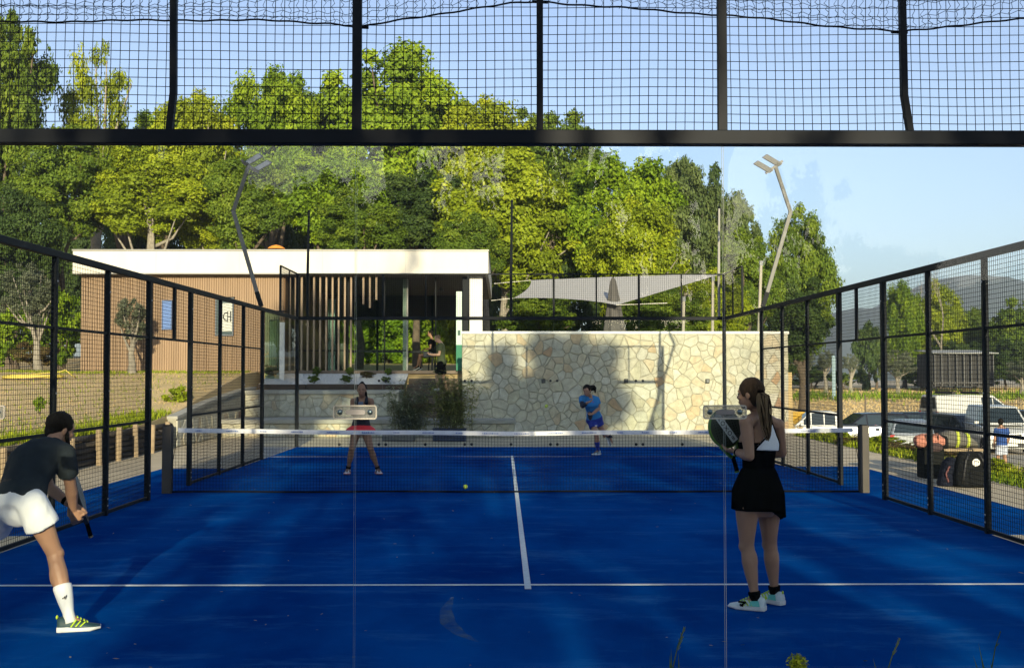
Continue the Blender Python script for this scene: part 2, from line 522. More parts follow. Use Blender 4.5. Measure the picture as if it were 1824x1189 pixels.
def back_wall(Y, near):
    lab = 'near glass back wall with dark steel beam and wire mesh above, closest to the viewer' if near else 'far glass back wall with dark beam and mesh, in front of the stone wall'
    t = thing('glass_wall', lab, 'glass wall', (0, Y, 0))
    s = -1 if near else 1
    for i in range(5):
        x0 = -5 + 2 * i
        g = MB().box(x0 + 0.004, Y - 0.006, 0.01, x0 + 1.996, Y + 0.006, 2.957).build('glass_pane', GLASS, t)
        e = MB()
        for xx in (x0 + 0.0030, x0 + 1.9942):
            e.box(xx, Y - 0.004, 0.012, xx + 0.0007, Y + 0.004, 2.955)
        e.build('pane_edge', GLASS_EDGE, g)
    b = MB().box(-5.04, Y - 0.05, 2.958, 5.04, Y + 0.03, 3.035)
    bm = b.build('beam', ANTHRA, t, bevel=0.004)
    for i in range(9):
        x = -4 + i
        w = 0.05 if i % 2 else 0.035
        p = MB()
        if i in (2, 6) and near:      # kinked brackets at the foot
            k = 0.03 if i == 6 else -0.02
            p.loft([[(x + dx + o, Y + dy, z) for dx, dy in ((-w / 2, -.02), (w / 2, -.02), (w / 2, .02), (-w / 2, .02))] for z, o in ((3.036, k), (3.06, k * .9), (3.24, 0), (4.02, -0.006))])
        else:
            p.box(x - w / 2, Y - 0.02, 3.036, x + w / 2, Y + 0.02, 4.02)
        p.build('mesh_post', ANTHRA, t, bevel=0.002)
    for x in (-5, 5):
        MB().box(x - 0.04, Y - 0.04, 0, x + 0.04, Y + 0.04, 2.956).build('corner_post', ANTHRA, t)
        MB().box(x - 0.03, Y - 0.03, 3.037, x + 0.03, Y + 0.03, 4.02).build('corner_post', ANTHRA, t)
    MB().box(-5.03, Y - 0.015, 4.0215, 5.03, Y + 0.015, 4.05).build('top_rail', ANTHRA, t)
    for i in range(10):
        if near and i in (0, 9): pass
        wire_panel(-5 + i, -4 + i, 3.04, 4.02, Y - s * 0.022, wob=0.004 if near else 0, r=0.0021, seed=i).build('wire_mesh', WIRE, t, kind='stuff')
    if near:
        for x in (-3, -1, 1, 3):
            b = MB(); rounded_plate(b, x, Y - 0.007, 1.505, 0.236, 0.076, 0.014, 0.007)
            pl = b.build('glass_clamp', CLAMP_PLATE, t, bevel=0.002)
            b = MB()      # raised rim
            for w, h, th in ((0.236, 0.076, 0.006),):
                n = 5; po = []; pi = []
                for sx, sz, a0 in ((1, 1, 0), (-1, 1, 90), (-1, -1, 180), (1, -1, 270)):
                    for k in range(n + 1):
                        a = R(a0 + 90 * k / n)
                        for L_, ww, hh, rr in ((po, w, h, 0.014), (pi, w - th * 2, h - th * 2, 0.009)):
                            L_.append((x + sx * (ww / 2 - rr) + rr * math.cos(a), Y - 0.0145, 1.505 + sz * (hh / 2 - rr) + rr * math.sin(a)))
                m_ = len(po)
                b.v = po + pi + [(p[0], Y - 0.0205, p[2]) for p in po] + [(p[0], Y - 0.0205, p[2]) for p in pi]
                for k in range(m_):
                    q = (k + 1) % m_
                    b.f += [(2 * m_ + k, 2 * m_ + q, 3 * m_ + q, 3 * m_ + k), (k, q, 2 * m_ + q, 2 * m_ + k), (m_ + k, 3 * m_ + k, 3 * m_ + q, m_ + q)]
            b.build('clamp_rim', CLAMP_RIM, pl)
            b = MB(); rounded_plate(b, x + 0.002, Y - 0.0145, 1.505, 0.105, 0.026, 0.012, 0.003)
            b.build('slot_cover', M('slot_cover', (0.30, 0.29, 0.30), 0.3, 0.6), pl)
            for sx in (-1, 1):
                MB().lathe([(0.0145, 0), (0.0145, -0.004), (0.012, -0.009), (0.006, -0.0115), (0.0005, -0.012)], (x + sx * 0.081, Y - 0.0142, 1.505), 14, 'y').build('bolt', M('bolt_head', (0.13, 0.18, 0.20), 0.3, 0.8), pl, smooth=True)
    else:
        for x in (-3, -1, 1, 3):
            for dz in (0.02, 1.5):
                for sx in (-1, 1):
                    MB().lathe([(0.035 if dz < 1 else 0.02, 0), (0.03, -0.03), (0.004, -0.045)], (x + sx * 0.08, Y - 0.008, dz + 0.04), 10, 'y').build('foot_clamp' if dz < 1 else 'bolt', BLACK_RUBBER, t)
        for x in (-4, -2, 0, 2, 4):
            MB().lathe([(0.035, 0), (0.03, -0.03), (0.004, -0.045)], (x, Y - 0.008, 0.06), 10, 'y').build('foot_clamp', BLACK_RUBBER, t)
    return t


back_wall(0.0, True)
back_wall(20.0, False)


def side_fence(sx):
    X = sx * 5.0
    t = thing('mesh_fence', ('left' if sx < 0 else 'right') + (' wire mesh side fence of the court in front of the grassy bank' if sx < 0 else ' wire mesh side fence of the court in front of the parked cars'), 'fence', (X, 10, 0))
    posts = [(4.2, .06), (5.9, .055), (7.5, .055), (9.1, .10), (11.1, .10), (12.9, .05), (14.6, .05), (16.25, .10)]
    for y, w in posts:
        MB().box(X - 0.03, y - w / 2, 0.0, X + 0.03, y + w / 2, 2.955).build('post', ANTHRA, t, bevel=0.003)
    if True:
        bb = MB()
        for y, w in posts:
            for z in (0.12, 0.2, 1.5, 2.7):
                bb.lathe([(0.012, 0), (0.011, -0.006 * sx), (0.001, -0.009 * sx)], (X - sx * 0.0305, y, z), 8, 'x')
        bb.build('bolt', BOLT, t, kind='stuff')
    MB().box(X - 0.035, 4.14, 2.957, X + 0.035, 19.94, 3.03).build('rail', ANTHRA, t, bevel=0.004)
    def rail(y0, y1, z, h=0.03): MB().box(X - 0.015, y0, z - h / 2, X + 0.015, y1, z + h / 2).build('rail', ANTHRA, t)
    for i in range(len(posts) - 1):
        (ya, wa), (yb, wb) = posts[i], posts[i + 1]
        a, b_ = ya + wa / 2, yb - wb / 2
        if i == 3:      # the gateway at the net: mesh only above
            rail(a, b_, 2.2)
            MB().box(X - 0.02, 10.22, 2.216, X + 0.02, 10.28, 2.955).build('post', ANTHRA, t)
            wire_panel(a, 10.22, 2.216, 2.956, X, axis='y', wob=0, r=0.0023).build('wire_mesh', WIRE, t, kind='stuff')
            wire_panel(10.28, b_, 2.216, 2.956, X, axis='y', wob=0, r=0.0023).build('wire_mesh', WIRE, t, kind='stuff')
            continue
        rail(a, b_, 2.2); rail(a, b_, 1.07); rail(a, b_, 0.035, 0.04)
        wire_panel(a, b_, 0.05, 2.956, X, axis='y', wob=0, r=0.0023).build('wire_mesh', WIRE, t, kind='stuff')
    # glazed end next to the far corner and the mesh return above it
    for y0, y1 in ((16.31, 18.0), (18.0, 19.96)):
        MB().box(X - 0.006, y0 + 0.004, 0.01, X + 0.006, y1 - 0.004, 2.955).build('glass_pane', GLASS, t)
    MB().box(X - 0.02, 17.98, 3.032, X + 0.02, 18.02, 4.02).build('mesh_post', ANTHRA, t)
    MB().box(X - 0.015, 17.98, 4.0215, X + 0.015, 19.96, 4.05).build('top_rail', ANTHRA, t)
    MB().box(X - 0.015, 18.98, 3.032, X + 0.015, 19.01, 4.02).build('mesh_post', ANTHRA, t)
    wire_panel(18.02, 19.96, 3.035, 4.02, X, axis='y', wob=0, r=0.0023).build('wire_mesh', WIRE, t, kind='stuff')
    # near glazed corner (beside the viewer)
    for y0, y1 in ((0.05, 2.0), (2.0, 4.14)):
        MB().box(X - 0.006, y0 + 0.004, 0.01, X + 0.006, y1 - 0.004, 2.955).build('glass_pane', GLASS, t)
    MB().box(X - 0.035, 0.05, 2.958, X + 0.035, 4.136, 3.03).build('rail', ANTHRA, t)
    return t


side_fence(-1)
side_fence(1)


# the net
def padel_net():
    t = thing('padel_net', 'black net with white tape stretched across the blue court', 'net', (0, 10, 0))
    PB = M('net_post_brown', (0.05, 0.042, 0.034), 0.6, 0.1, var=0.3, scale=4)
    for x in (-5.0, 5.0):
        p = MB().box(x - 0.065, 9.94, 0.001, x + 0.065, 10.06, 0.965).build('net_post', PB, t, bevel=0.004)
        MB().box(x - 0.05, 9.955, 0.966, x + 0.05, 10.045, 0.978).build('post_cap', ANTHRA, p)
    def top(x): return 0.885 + 0.045 * (abs(x) / 4.93) ** 1.6 - 0.006 * math.cos(x * 2.3) * (1 - abs(x) / 5)
    n = 60; b = MB(); rings = []
    for i in range(n + 1):
        x = -4.85 + 9.7 * i / n; z = top(x); o = 0.006 * math.sin(x * 1.7)
        rings.append([(x, 10 + o - .008, z), (x, 10 + o + .008, z), (x, 10 + o + .010, z - .03), (x, 10 + o + .008, z - .062), (x, 10 + o - .008, z - .062), (x, 10 + o - .011, z - .03)])
    b.loft(rings); b.build('net_tape', M('white_tape', (0.72, 0.72, 0.74), 0.8, var=0.1, scale=9), t, smooth=False)
    # faint blue print on the tape
    b = MB(); rr = random.Random(3)
    x = -4.6
    while x < 4.6:
        for k in range(rr.choice((4, 7, 9))):
            w = rr.uniform(0.012, 0.026); h = rr.choice((0.010, 0.013, 0.018)); z = top(x) - 0.031
            b.box(x, 9.976 + 0.006 * math.sin(x * 1.7), z - h / 2, x + w, 9.9885 + 0.006 * math.sin(x * 1.7), z + h / 2)
            x += w + 0.006
        x += rr.uniform(0.22, 0.36)
    b.build('tape_print', M('tape_print_blue', (0.16, 0.24, 0.48), 0.8), t, kind='stuff')
    b = MB()
    for i in range(221):
        x = -4.93 + 9.86 * i / 220
        b.tube([(x, 10, 0.03), (x, 10 + 0.006 * math.sin(x * 1.7), min(top(x), 0.93) - 0.06)], 0.0021, 4, False)
    for j in range(19):
        f = j / 18
        b.tube([(-4.93 + 9.86 * k / 24, 10.003, 0.03 + (top(-4.93 + 9.86 * k / 24) - 0.09) * f) for k in range(25)], 0.0021, 4, False)
    b.build('net_mesh', M('net_cord', (0.006, 0.007, 0.009), 0.9, spec=.05), t, kind='stuff')
    MB().tube([(-4.93 + 9.86 * k / 24, 10, 0.022 + 0.004 * math.sin(k)) for k in range(25)], 0.014, 6).build('bottom_cord', M('net_cord', (0.012, 0.013, 0.016)), t)
    for x in (-4.93, 4.93):
        MB().tube([(x, 10, 0.02), (x * 0.999, 10, 0.45), (x * 0.985, 10, 0.9)], 0.005, 5).build('side_cord', WIRE, t)
    return t


padel_net()


# hanging safety net along the top of the near wall
def safety_net():
    t = thing('safety_net', 'loose dark netting with scalloped rope along the top of the picture', 'netting', (0, 0.08, 3.6))
    ctrl = [(-420, 60), (-150, 46), (0, 40), (160, 38), (320, 36), (480, 37), (590, 42), (642, 49), (720, 35), (820, 19), (910, 7), (962, 3), (1060, 11), (1180, 20), (1285, 27), (1400, 38), (1520, 51), (1602, 57), (1700, 46), (1824, 34), (2000, 40), (2250, 60)]
    pts = [at(px, py, 0.08) for px, py in ctrl]
    def zat(x):
        for a, b in zip(pts, pts[1:]):
            if a.x <= x <= b.x: return a.z + (b.z - a.z) * (x - a.x) / (b.x - a.x)
        return 3.6
    rope = []
    x = -4.0
    while x < 4.0:
        rope.append((x, 0.08 + 0.01 * math.sin(9 * x), zat(x) + 0.003 * math.sin(31 * x))); x += 0.04
    MB().tube(rope, 0.0055, 5).build('rope', WIRE, t)
    b = MB(); x = -3.98; rr = random.Random(5)
    while x < 3.98:
        z = zat(x); p = []; k = 0
        while z < 4.1:
            p.append((x + (0.008 if k % 2 else -0.006) + rr.uniform(-.004, .004), 0.08 + 0.02 * math.sin(5 * x + k), z)); z += 0.022; k += 1
        b.tube(p, 0.0017, 4, False); x += 0.049 + rr.uniform(-.005, .005)
    for j in range(1, 9):
        p = []
        x = -3.98; k = 0
        while x < 3.98:
            p.append((x, 0.085 + 0.02 * math.sin(4 * x), zat(x) + j * 0.052 * (0.75 + 0.25 * math.sin(2 * x + j)) + (0.008 if k % 2 else -0.008))); x += 0.05; k += 1
        b.tube(p, 0.0016, 4, False)
    b.build('netting', WIRE, t, kind='stuff')
    for px, py in ((642, 48), (962, 3), (1602, 57)):
        c = at(px, py, 0.05)
        MB().bar(c - Vector((.045, 0, 0)), c + Vector((.045, 0, -0.004)), 0.014).build('hook', WIRE, t)


safety_net()


# floodlights and tall poles
def floodlight(sx):
    X = sx * 5.0
    t = thing('floodlight', 'bent %s floodlight mast on top of the %s side fence' % (('dark' , 'left') if sx < 0 else ('pale sunlit', 'right')), 'floodlight', (X, 16.25, 3.03))
    G = M('galvanised_mast', (0.15, 0.15, 0.14), 0.6, 0.2, var=0.2, scale=3)
    foot = Vector((sx * 5.03, 16.25, 3.03)); kink = Vector((sx * 5.62, 16.3, 4.97)); head = Vector((sx * 5.27, 16.1, 5.86))
    MB().bar(foot + Vector((0, 0, 0.02)), foot + (kink - foot) * 0.16, 0.085, 0.06).build('socket', ANTHRA, t)
    MB().bar(foot + (kink - foot) * 0.1, kink, 0.075, 0.055).build('pole', G, t, bevel=0.004)
    MB().bar(kink - (head - kink) * 0.03, head, 0.07, 0.05).build('arm', G, t, bevel=0.004)
    d = (head - kink).normalized()
    side = Vector((sx * 0.62, 0, 0.45)).normalized()
    MB().bar(head - side * 0.24, head + side * 0.18, 0.06, 0.05).build('crossbar', G, t)
    L_ = Vector((-sx * 0.85, -0.25, 0.42)).normalized(); up = side.cross(L_).normalized()
    for k in (-0.15, 0.07):
        c = head + side * k + L_ * 0.19 + up * 0.03
        lm = MB().obox(c, L_ * 0.165, side * 0.06, up * 0.028).build('lamp_head', G, t, bevel=0.01)
        MB().obox(c - up * 0.031, L_ * 0.15, side * 0.048, up * 0.002).build('lamp_glass', M('lamp_lens', (0.45, 0.47, 0.48), 0.2), lm)
        MB().obox(head + side * k, side * 0.05, L_ * 0.04, up * 0.045).build('lamp_bracket', G, t)
    return t


floodlight(-1)
floodlight(1)
for x, zt, w in ((-4.78, 5.5, 'left'), (0.0, 5.75, 'middle'), (4.9, 5.6, 'right')):
    px = w
    t = thing('net_pole', {'left': 'tall thin dark pole rising past the white roof edge', 'middle': 'tall thin dark pole behind the court centre against the trees', 'right': 'tall thin grey pole left of the right floodlight mast'}[w], 'pole', (x, 20.09, 3.05), 'tall poles of the far net')
    MB().tube([(x, 20.09, 3.05), (x, 20.09, 4.06), (x + 0.02, 20.09, zt)], [0.033, 0.033, 0.025], 8).build('pole_tube', ANTHRA if w != 'right' else M('grey_pole', (0.33, 0.32, 0.29), 0.6, 0.3), t)
    MB().box(x - .06, 20.031, 2.97, x + .06, 20.13, 3.05).build('bracket', ANTHRA, t)
    MB().ball((x + 0.02, 20.09, zt + 0.02), 0.035, 8, 6).build('pole_cap', ANTHRA, t)
# ------------------------------------------------------------------ crazy-paving stone work
STONE = M('cream_stone', (0.5, 0.47, 0.38), 0.9, var=0.28, scale=7, bump=0.5, bscale=25, detail=8,
          objrand=[(0.0, (0.50, 0.47, 0.37)), (0.25, (0.43, 0.42, 0.34)), (0.5, (0.54, 0.52, 0.44)), (0.70, (0.47, 0.45, 0.34)), (0.90, (0.50, 0.43, 0.31)), (0.965, (0.47, 0.37, 0.24)), (0.99, (0.42, 0.29, 0.18)), (1.0, (0.33, 0.21, 0.14))])
MORTAR = M('stone_mortar', (0.36, 0.34, 0.27), 0.95, var=0.3, scale=6, bump=0.5, bscale=40)


def voronoi_cells(w, h, n, seed, relax=1):
    g = np.random.default_rng(seed)
    asp = w / h
    pts = []
    # blue-noise-ish start with size variation
    while len(pts) < n:
        best, bd = None, -1
        for _ in range(2):
            c = g.random(2) * (w, h)
            d = min([(c[0] - p[0]) ** 2 + (c[1] - p[1]) ** 2 for p in pts], default=9)
            if d > bd: best, bd = c, d
        pts.append(best)
    pts = np.array(pts)
    wt = g.uniform(-0.012, 0.012, n) * (w * h / n) / 0.1
    cells = []
    for i in range(n):
        poly = [(0, 0), (w, 0), (w, h), (0, h)]
        p = pts[i]
        d = ((pts - p) ** 2).sum(1); order = np.argsort(d)[1:26]
        for j in order:
            q = pts[j]; nx_, ny_ = q - p
            L = math.hypot(nx_, ny_)
            c = (q @ q - p @ p - wt[j] + wt[i]) / 2
            new = []
            for k in range(len(poly)):
                a, b = poly[k], poly[(k + 1) % len(poly)]
                da, db = a[0] * nx_ + a[1] * ny_ - c, b[0] * nx_ + b[1] * ny_ - c
                if da <= 0: new.append(a)
                if (da < 0 < db) or (db < 0 < da):
                    t = da / (da - db); new.append((a[0] + t * (b[0] - a[0]), a[1] + t * (b[1] - a[1])))
            poly = new
            if len(poly) < 3: break
        if len(poly) >= 3: cells.append(poly)
    return cells


def inset_poly(poly, d):
    n = len(poly); out = []
    # drop tiny edges first
    pp = [poly[k] for k in range(n) if math.dist(poly[k], poly[k - 1]) > 0.03]
    n = len(pp)
    if n < 3: return None
    A = sum(pp[k][0] * pp[(k + 1) % n][1] - pp[(k + 1) % n][0] * pp[k][1] for k in range(n)) / 2
    if A < 0: pp = pp[::-1]
    cx = sum(p[0] for p in pp) / n; cy = sum(p[1] for p in pp) / n
    for k in range(n):
        a, b, c = pp[k - 1], pp[k], pp[(k + 1) % n]
        e1 = (b[0] - a[0], b[1] - a[1]); e2 = (c[0] - b[0], c[1] - b[1])
        l1, l2 = math.hypot(*e1), math.hypot(*e2)
        n1 = (-e1[1] / l1, e1[0] / l1); n2 = (-e2[1] / l2, e2[0] / l2)
        bx, by = n1[0] + n2[0], n1[1] + n2[1]; bl = bx * bx + by * by
        if bl < 0.3: bl = 0.3
        out.append((b[0] + 2 * d * bx / bl, b[1] + 2 * d * by / bl))
    A2 = sum(out[k][0] * out[(k + 1) % n][1] - out[(k + 1) % n][0] * out[k][1] for k in range(n)) / 2
    if A2 < 0.001: return None
    return out


def stone_face(parent, origin, ux, uz, w, h, n, seed, joint=0.009):
    """stones standing proud of a face: origin corner, ux along, uz up; outward = ux x uz"""
    O = Vector(origin); U = Vector(ux); Z = Vector(uz); N = U.cross(Z)
    g = random.Random(seed)
    def area(p): return abs(sum(p[k][0] * p[(k + 1) % len(p)][1] - p[(k + 1) % len(p)][0] * p[k][1] for k in range(len(p))) / 2)
    cells = sorted(voronoi_cells(w, h, n, seed), key=area, reverse=True)
    rest = MB(); done = 0
    for poly in cells:
        a = inset_poly(poly, joint * g.uniform(0.7, 1.5)); 
        if not a: continue
        c = inset_poly(a, 0.010)
        # jitter corners so that the edges are not ruled lines
        b = MB(); th = g.uniform(0.012, 0.03); tx, tz = g.uniform(-.02, .02), g.uniform(-.02, .02)
        mid = [sum(p[0] for p in a) / len(a), sum(p[1] for p in a) / len(a)]
        if c is None or len(c) != len(a): c = [(mid[0] + (p[0] - mid[0]) * .9, mid[1] + (p[1] - mid[1]) * .9) for p in a]
        def dens(P, k):
            o = []
            for i in range(len(P)):
                p, q = P[i], P[(i + 1) % len(P)]
                o.append(p); L = math.dist(p, q)
                gg = random.Random(seed * 1000 + i)
                j = gg.uniform(-.04, .04) * L
                o.append(((p[0] + q[0]) / 2 - (q[1] - p[1]) / max(L, .01) * j, (p[1] + q[1]) / 2 + (q[0] - p[0]) / max(L, .01) * j))
            return o
        a2, c2 = dens(a, 0), dens(c, 0)
        base = [O + U * p[0] + Z * p[1] - N * 0.003 for p in a2]
        m1 = [O + U * p[0] + Z * p[1] + N * (th * 0.6) for p in a2]
        tp = [O + U * p[0] + Z * p[1] + N * (th + tx * (p[0] - mid[0]) + tz * (p[1] - mid[1])) for p in c2]
        b.loft([base, m1, tp], False)
        k = len(a2)
        b.f.append(tuple(range(2 * k, 3 * k)))
        if done < 298: b.build('stone', STONE, parent); done += 1
        else: rest.add(b.v, b.f)
    if rest.v: rest.build('filler_stone', STONE, parent, kind='stuff')


# the tall wall behind the far glass
wx0, wx1, wy = -1.38, 8.17, 26.52
t = thing('stone_wall', 'tall cream crazy paving stone wall with white coping behind the court', 'stone wall', ((wx0 + wx1) / 2, wy, 0))
MB().box(wx0, wy, -0.1, wx1, wy + 0.35, 2.86).build('wall_core', MORTAR, t)
MB().box(wx0 - 0.03, wy - 0.05, 2.862, wx1 + 0.03, wy + 0.38, 2.94).build('coping', WHITE, t, bevel=0.006)
stone_face(t, (wx0, wy, 0.0), (1, 0, 0), (0, 0, 1), wx1 - wx0, 2.858, 415, 11)
MAIN_WALL = t
for i, px in enumerate((968, 1115, 1260)):
    p = at(px, 678, wy - 0.03)
    l = thing('wall_light', ['small black square wall light on the stone wall, leftmost of three', 'small black square wall light right of the blue shirted player, middle of three', 'small square wall light on the sunlit end of the stone wall, rightmost of three'][i], 'wall light', (p.x, p.y, p.z - .06), 'wall lights on the stone wall')
    MB().box(p.x - 0.055, p.y - 0.07, p.z - 0.06, p.x + 0.055, p.y + 0.0, p.z + 0.06).build('housing', ANTHRA, l, bevel=0.006)
    MB().box(p.x - 0.04, p.y - 0.076, p.z - 0.045, p.x + 0.04, p.y - 0.0705, p.z + 0.045).build('lens', M('dull_lens', (0.06, 0.065, 0.07), 0.3), l)

# terraced walls with ledges left of the steps
lx0, lx1 = -7.75, -3.25
t = thing('terrace_wall', 'low stone bench wall with grey concrete ledge behind the net, lowest tier', 'stone wall', (-3.5, 24.2, 0))
MB().box(lx0, 24.05, -0.1, 0.12, 24.5, 0.36).build('wall_core', MORTAR, t)
MB().box(lx0 - .02, 23.98, 0.362, 0.16, 24.9, 0.47).build('ledge', CONCRETE, t, bevel=0.008)
stone_face(t, (lx0, 24.05, 0), (1, 0, 0), (0, 0, 1), 0.12 - lx0, 0.358, 62, 21)
t = thing('terrace_wall', 'upper stone tier wall with two concrete ledges under the white pebble bed', 'stone wall', (-5.5, 26.7, 0))
MB().box(lx0, 26.75, -0.1, lx1, 28.3, 1.10).build('wall_core', MORTAR, t)
MB().box(lx0, 24.92, -0.1, lx1, 26.74, 0.44).build('tread', CONCRETE, t)
MB().box(lx0 - .02, 26.68, 1.102, lx1 + .02, 28.3, 1.21).build('ledge', CONCRETE, t, bevel=0.008)
stone_face(t, (lx0, 26.75, 0.45), (1, 0, 0), (0, 0, 1), lx1 - lx0, 0.65, 58, 22)
t = thing('terrace_wall', 'grey stone return wall running from the bank to the tiers beside the far left corner', 'stone wall', (-7.85, 23, 0))
b = MB(); b.prism([(-8.0, 20.0, -0.1), (-8.0, 28.3, -0.1), (-8.0, 28.3, 1.25), (-8.0, 26.5, 1.18), (-8.0, 23, 0.95), (-8.0, 20.0, 0.66)], (0.2, 0, 0)); b.build('wall_core', MORTAR, t)
b = MB()
for (ya, za), (yb, zb) in (((20, .66), (23, .95)), ((23, .95), (26.5, 1.18)), ((26.5, 1.18), (28.3, 1.25))):
    b.bar((-7.9, ya, za + 0.02), (-7.9, yb, zb + 0.02), 0.26, 0.07)
b.build('ledge', CONCRETE, t)
stone_face(t, (-7.8, 20.0, 0.0), (0, 1, 0), (0, 0, 1), 6.6, 0.62, 38, 23)

# bed of white pebbles with a timber edge and clipped shrubs
PEB = M('white_pebbles', (0.72, 0.71, 0.70), 0.85, var=0.25, scale=18, bump=0.9, bscale=22, detail=3)
b = MB(); nx_ = 24; rows = [(28.45, 1.34), (28.9, 1.42), (29.5, 1.56), (30.1, 1.70), (30.6, 1.765)]
b.v = [(lx0 + (lx1 - lx0) * i / nx_, y, z + 0.02 * noise.noise((i * 0.6, y, 0))) for y, z in rows for i in range(nx_ + 1)]
b.f = [(j * (nx_ + 1) + i, j * (nx_ + 1) + i + 1, (j + 1) * (nx_ + 1) + i + 1, (j + 1) * (nx_ + 1) + i) for j in range(4) for i in range(nx_)]
bed = tag(b.build('pebble_bed', PEB, smooth=True), kind='structure')
pv = []
for i in range(2600):
    x = rng.uniform(lx0, lx1); tt = rng.random(); y = 28.46 + tt * 2.1; z = 1.34 + 0.42 * tt + 0.02
    r_ = rng.uniform(0.012, 0.03)
    a = np.array((x, y, z + r_)); o = [np.array((r_, 0, -r_ * .7)), np.array((0, -r_, -r_ * .7)), np.array((-r_, 0, -r_ * .7))]
    pv += [a, a + o[2] * 1.3, a + o[1] * 1.3, a, a + o[1] * 1.3, a + o[0] * 1.3]
npmesh('pebbles', np.array(pv), 3, PEB, kind='stuff')
t = thing('border_board', 'dark timber sleeper edging the white pebble bed', 'sleeper', ((lx0 + lx1) / 2, 28.37, 1.21))
for i in range(3):
    a = lx0 + (lx1 - lx0) * i / 3
    MB().box(a + 0.01, 28.31, 1.212, a + (lx1 - lx0) / 3 - 0.01, 28.44, 1.375 + 0.008 * (i % 2)).build('sleeper', WOOD_DARK, t, bevel=0.012)

# timber steps
t = thing('staircase', 'dark timber steps climbing to the terrace between pebble bed and tall wall', 'steps', (-2.3, 29, 0))
STEPW = M('worn_step_timber', (0.17, 0.13, 0.095), 0.9, var=0.5, scale=4, bump=0.4, bscale=30, stretch=(1, 4, 4))
SOIL = M('step_soil', (0.20, 0.15, 0.11), 0.95, var=0.4, scale=5)
for i in range(9):
    z = 0.2 + i * 0.193; y = 25.3 + i * 0.62
    MB().box(-3.2, y, z - 0.19, -1.42, y + 0.2, z).build('step', STEPW if i != 1 else WOOD_POST, t, bevel=0.01)
    MB().box(-3.2, y + 0.203, z - 0.25, -1.42, y + 0.66, z - 0.02).build('tread', SOIL, t)

# terrace floor
tag(MB().box(-7.75, 30.62, 1.3, 8.2, 47, 1.79).build('terrace_floor', M('terrace_paving', (0.30, 0.26, 0.22), 0.85, var=0.2, scale=2)), kind='structure')

# timber crib wall of logs and posts on the left
t = thing('timber_retaining_wall', 'low retaining wall of dark logs and pale posts left of the court', 'retaining wall', (-7.9, 14, 0))
LOG = M('dark_log', (0.06, 0.05, 0.042), 0.9, var=0.5, scale=6, bump=0.5, bscale=30, stretch=(4, 1, 4))
rr = random.Random(4)
for k in range(5):
    y = 7.0
    while y < 20:
        L = rr.uniform(1.8, 2.8); y2 = min(20.0, y + L)
        r_ = rr.uniform(0.052, 0.062)
        MB().tube([(-7.93 + rr.uniform(-.02, .02), y, 0.06 + k * 0.112), (-7.93 + rr.uniform(-.02, .02), (y + y2) / 2, 0.06 + k * 0.112), (-7.93, y2 - 0.01, 0.06 + k * 0.112 + rr.uniform(-.01, .01))], r_, 7).build('log', LOG, t, smooth=True)
        y = y2
for y in (8.2, 9.6, 11.0, 12.4, 13.7, 15.05, 16.1, 17.15, 18.2, 19.35):
    h = 0.62 + rr.uniform(-.05, .05)
    MB().tube([(-7.80, y, -0.1), (-7.80 + rr.uniform(-.02, .02), y + rr.uniform(-.02, .02), h)], [0.062, 0.055], 9).build('timber_post', WOOD_POST, t)

# ------------------------------------------------------------------ clubhouse pavilion
BY = 30.2
def X_(px, Y=BY): return at(px, 600, Y).x
def Z_(py, Y=BY): return at(900, py, Y).z
bx0, bx1 = X_(135), X_(870)
zr1, zr0 = Z_(449.5), Z_(490)
house = thing('clubhouse', 'low clubhouse with white flat roof edge, timber cladding and open glazed front', 'clubhouse', ((bx0 + bx1) / 2, BY + 5, 1.75))
MB().box(bx0, BY - 0.35, zr0, bx1, BY + 11.5, zr1).build('roof', M('roof_white', (0.64, 0.61, 0.55), 0.8, var=0.14, scale=1.4, detail=8, stretch=(1, 1, .25)), house, bevel=0.01)
MB().box(bx0 - 0.02, BY - 0.38, zr1 + 0.002, bx1 + 0.02, BY + 11.53, zr1 + 0.05).build('roof_flashing', M('flashing', (0.20, 0.20, 0.19), 0.5, 0.5), house)
MB().box(bx0 + 0.1, BY - 0.2, zr0 - 0.03, bx1 - 0.1, BY + 11.4, zr0 - 0.003).build('soffit', M('soffit_board', (0.16, 0.14, 0.12), 0.8, var=0.15, scale=2), house)
for k in range(1, 5):
    x = bx0 + (bx1 - bx0) * k / 5
    MB().box(x - .008, BY - 0.353, zr0 + .01, x + .008, BY - 0.349, zr1 - .01).build('fascia_joint', M('joint_grey', (0.45, 0.44, 0.42), .8), house)
MB().box(bx0 + .02, BY - 0.37, zr0 - .002, bx1 - .02, BY - 0.352, zr0 + .03).build('drip_edge', M('flashing', (0.2, .2, .19)), house)
cx0, cx1 = X_(143), X_(507)
CLAD = M('timber_cladding', (0.29, 0.195, 0.12), 0.75, var=0.25, scale=1.2, bump=0.2, bscale=20, stretch=(3, 3, 0.3))
MB().box(cx0, BY + 0.06, 1.7, cx1, BY + 9, zr0 - 0.032).build('wall', M('cladding_back', (0.22, 0.13, 0.065), 0.85), house)
wins = [(289, 305, 536, 586), (384, 415, 532, 597)]
b = MB(); x = cx0; k = 0
wb = [(X_(a) - .02, X_(c) + .02, Z_(e) - .02, Z_(d) + .02) for a, c, d, e in wins]
while x < cx1 - 0.05:
    spans = [(1.72, zr0 - 0.035)]
    for a, c, lo, hi in wb:
        if a < x + 0.06 and x < c: spans = [(1.72, lo), (hi, zr0 - 0.035)]
    for lo, hi in spans: b.box(x + 0.008, BY + 0.022 - (k % 3) * 0.002, lo, x + 0.068, BY + 0.06, hi)
    x += 0.0757; k += 1
b.build('cladding_batten', CLAD, house, kind='stuff')
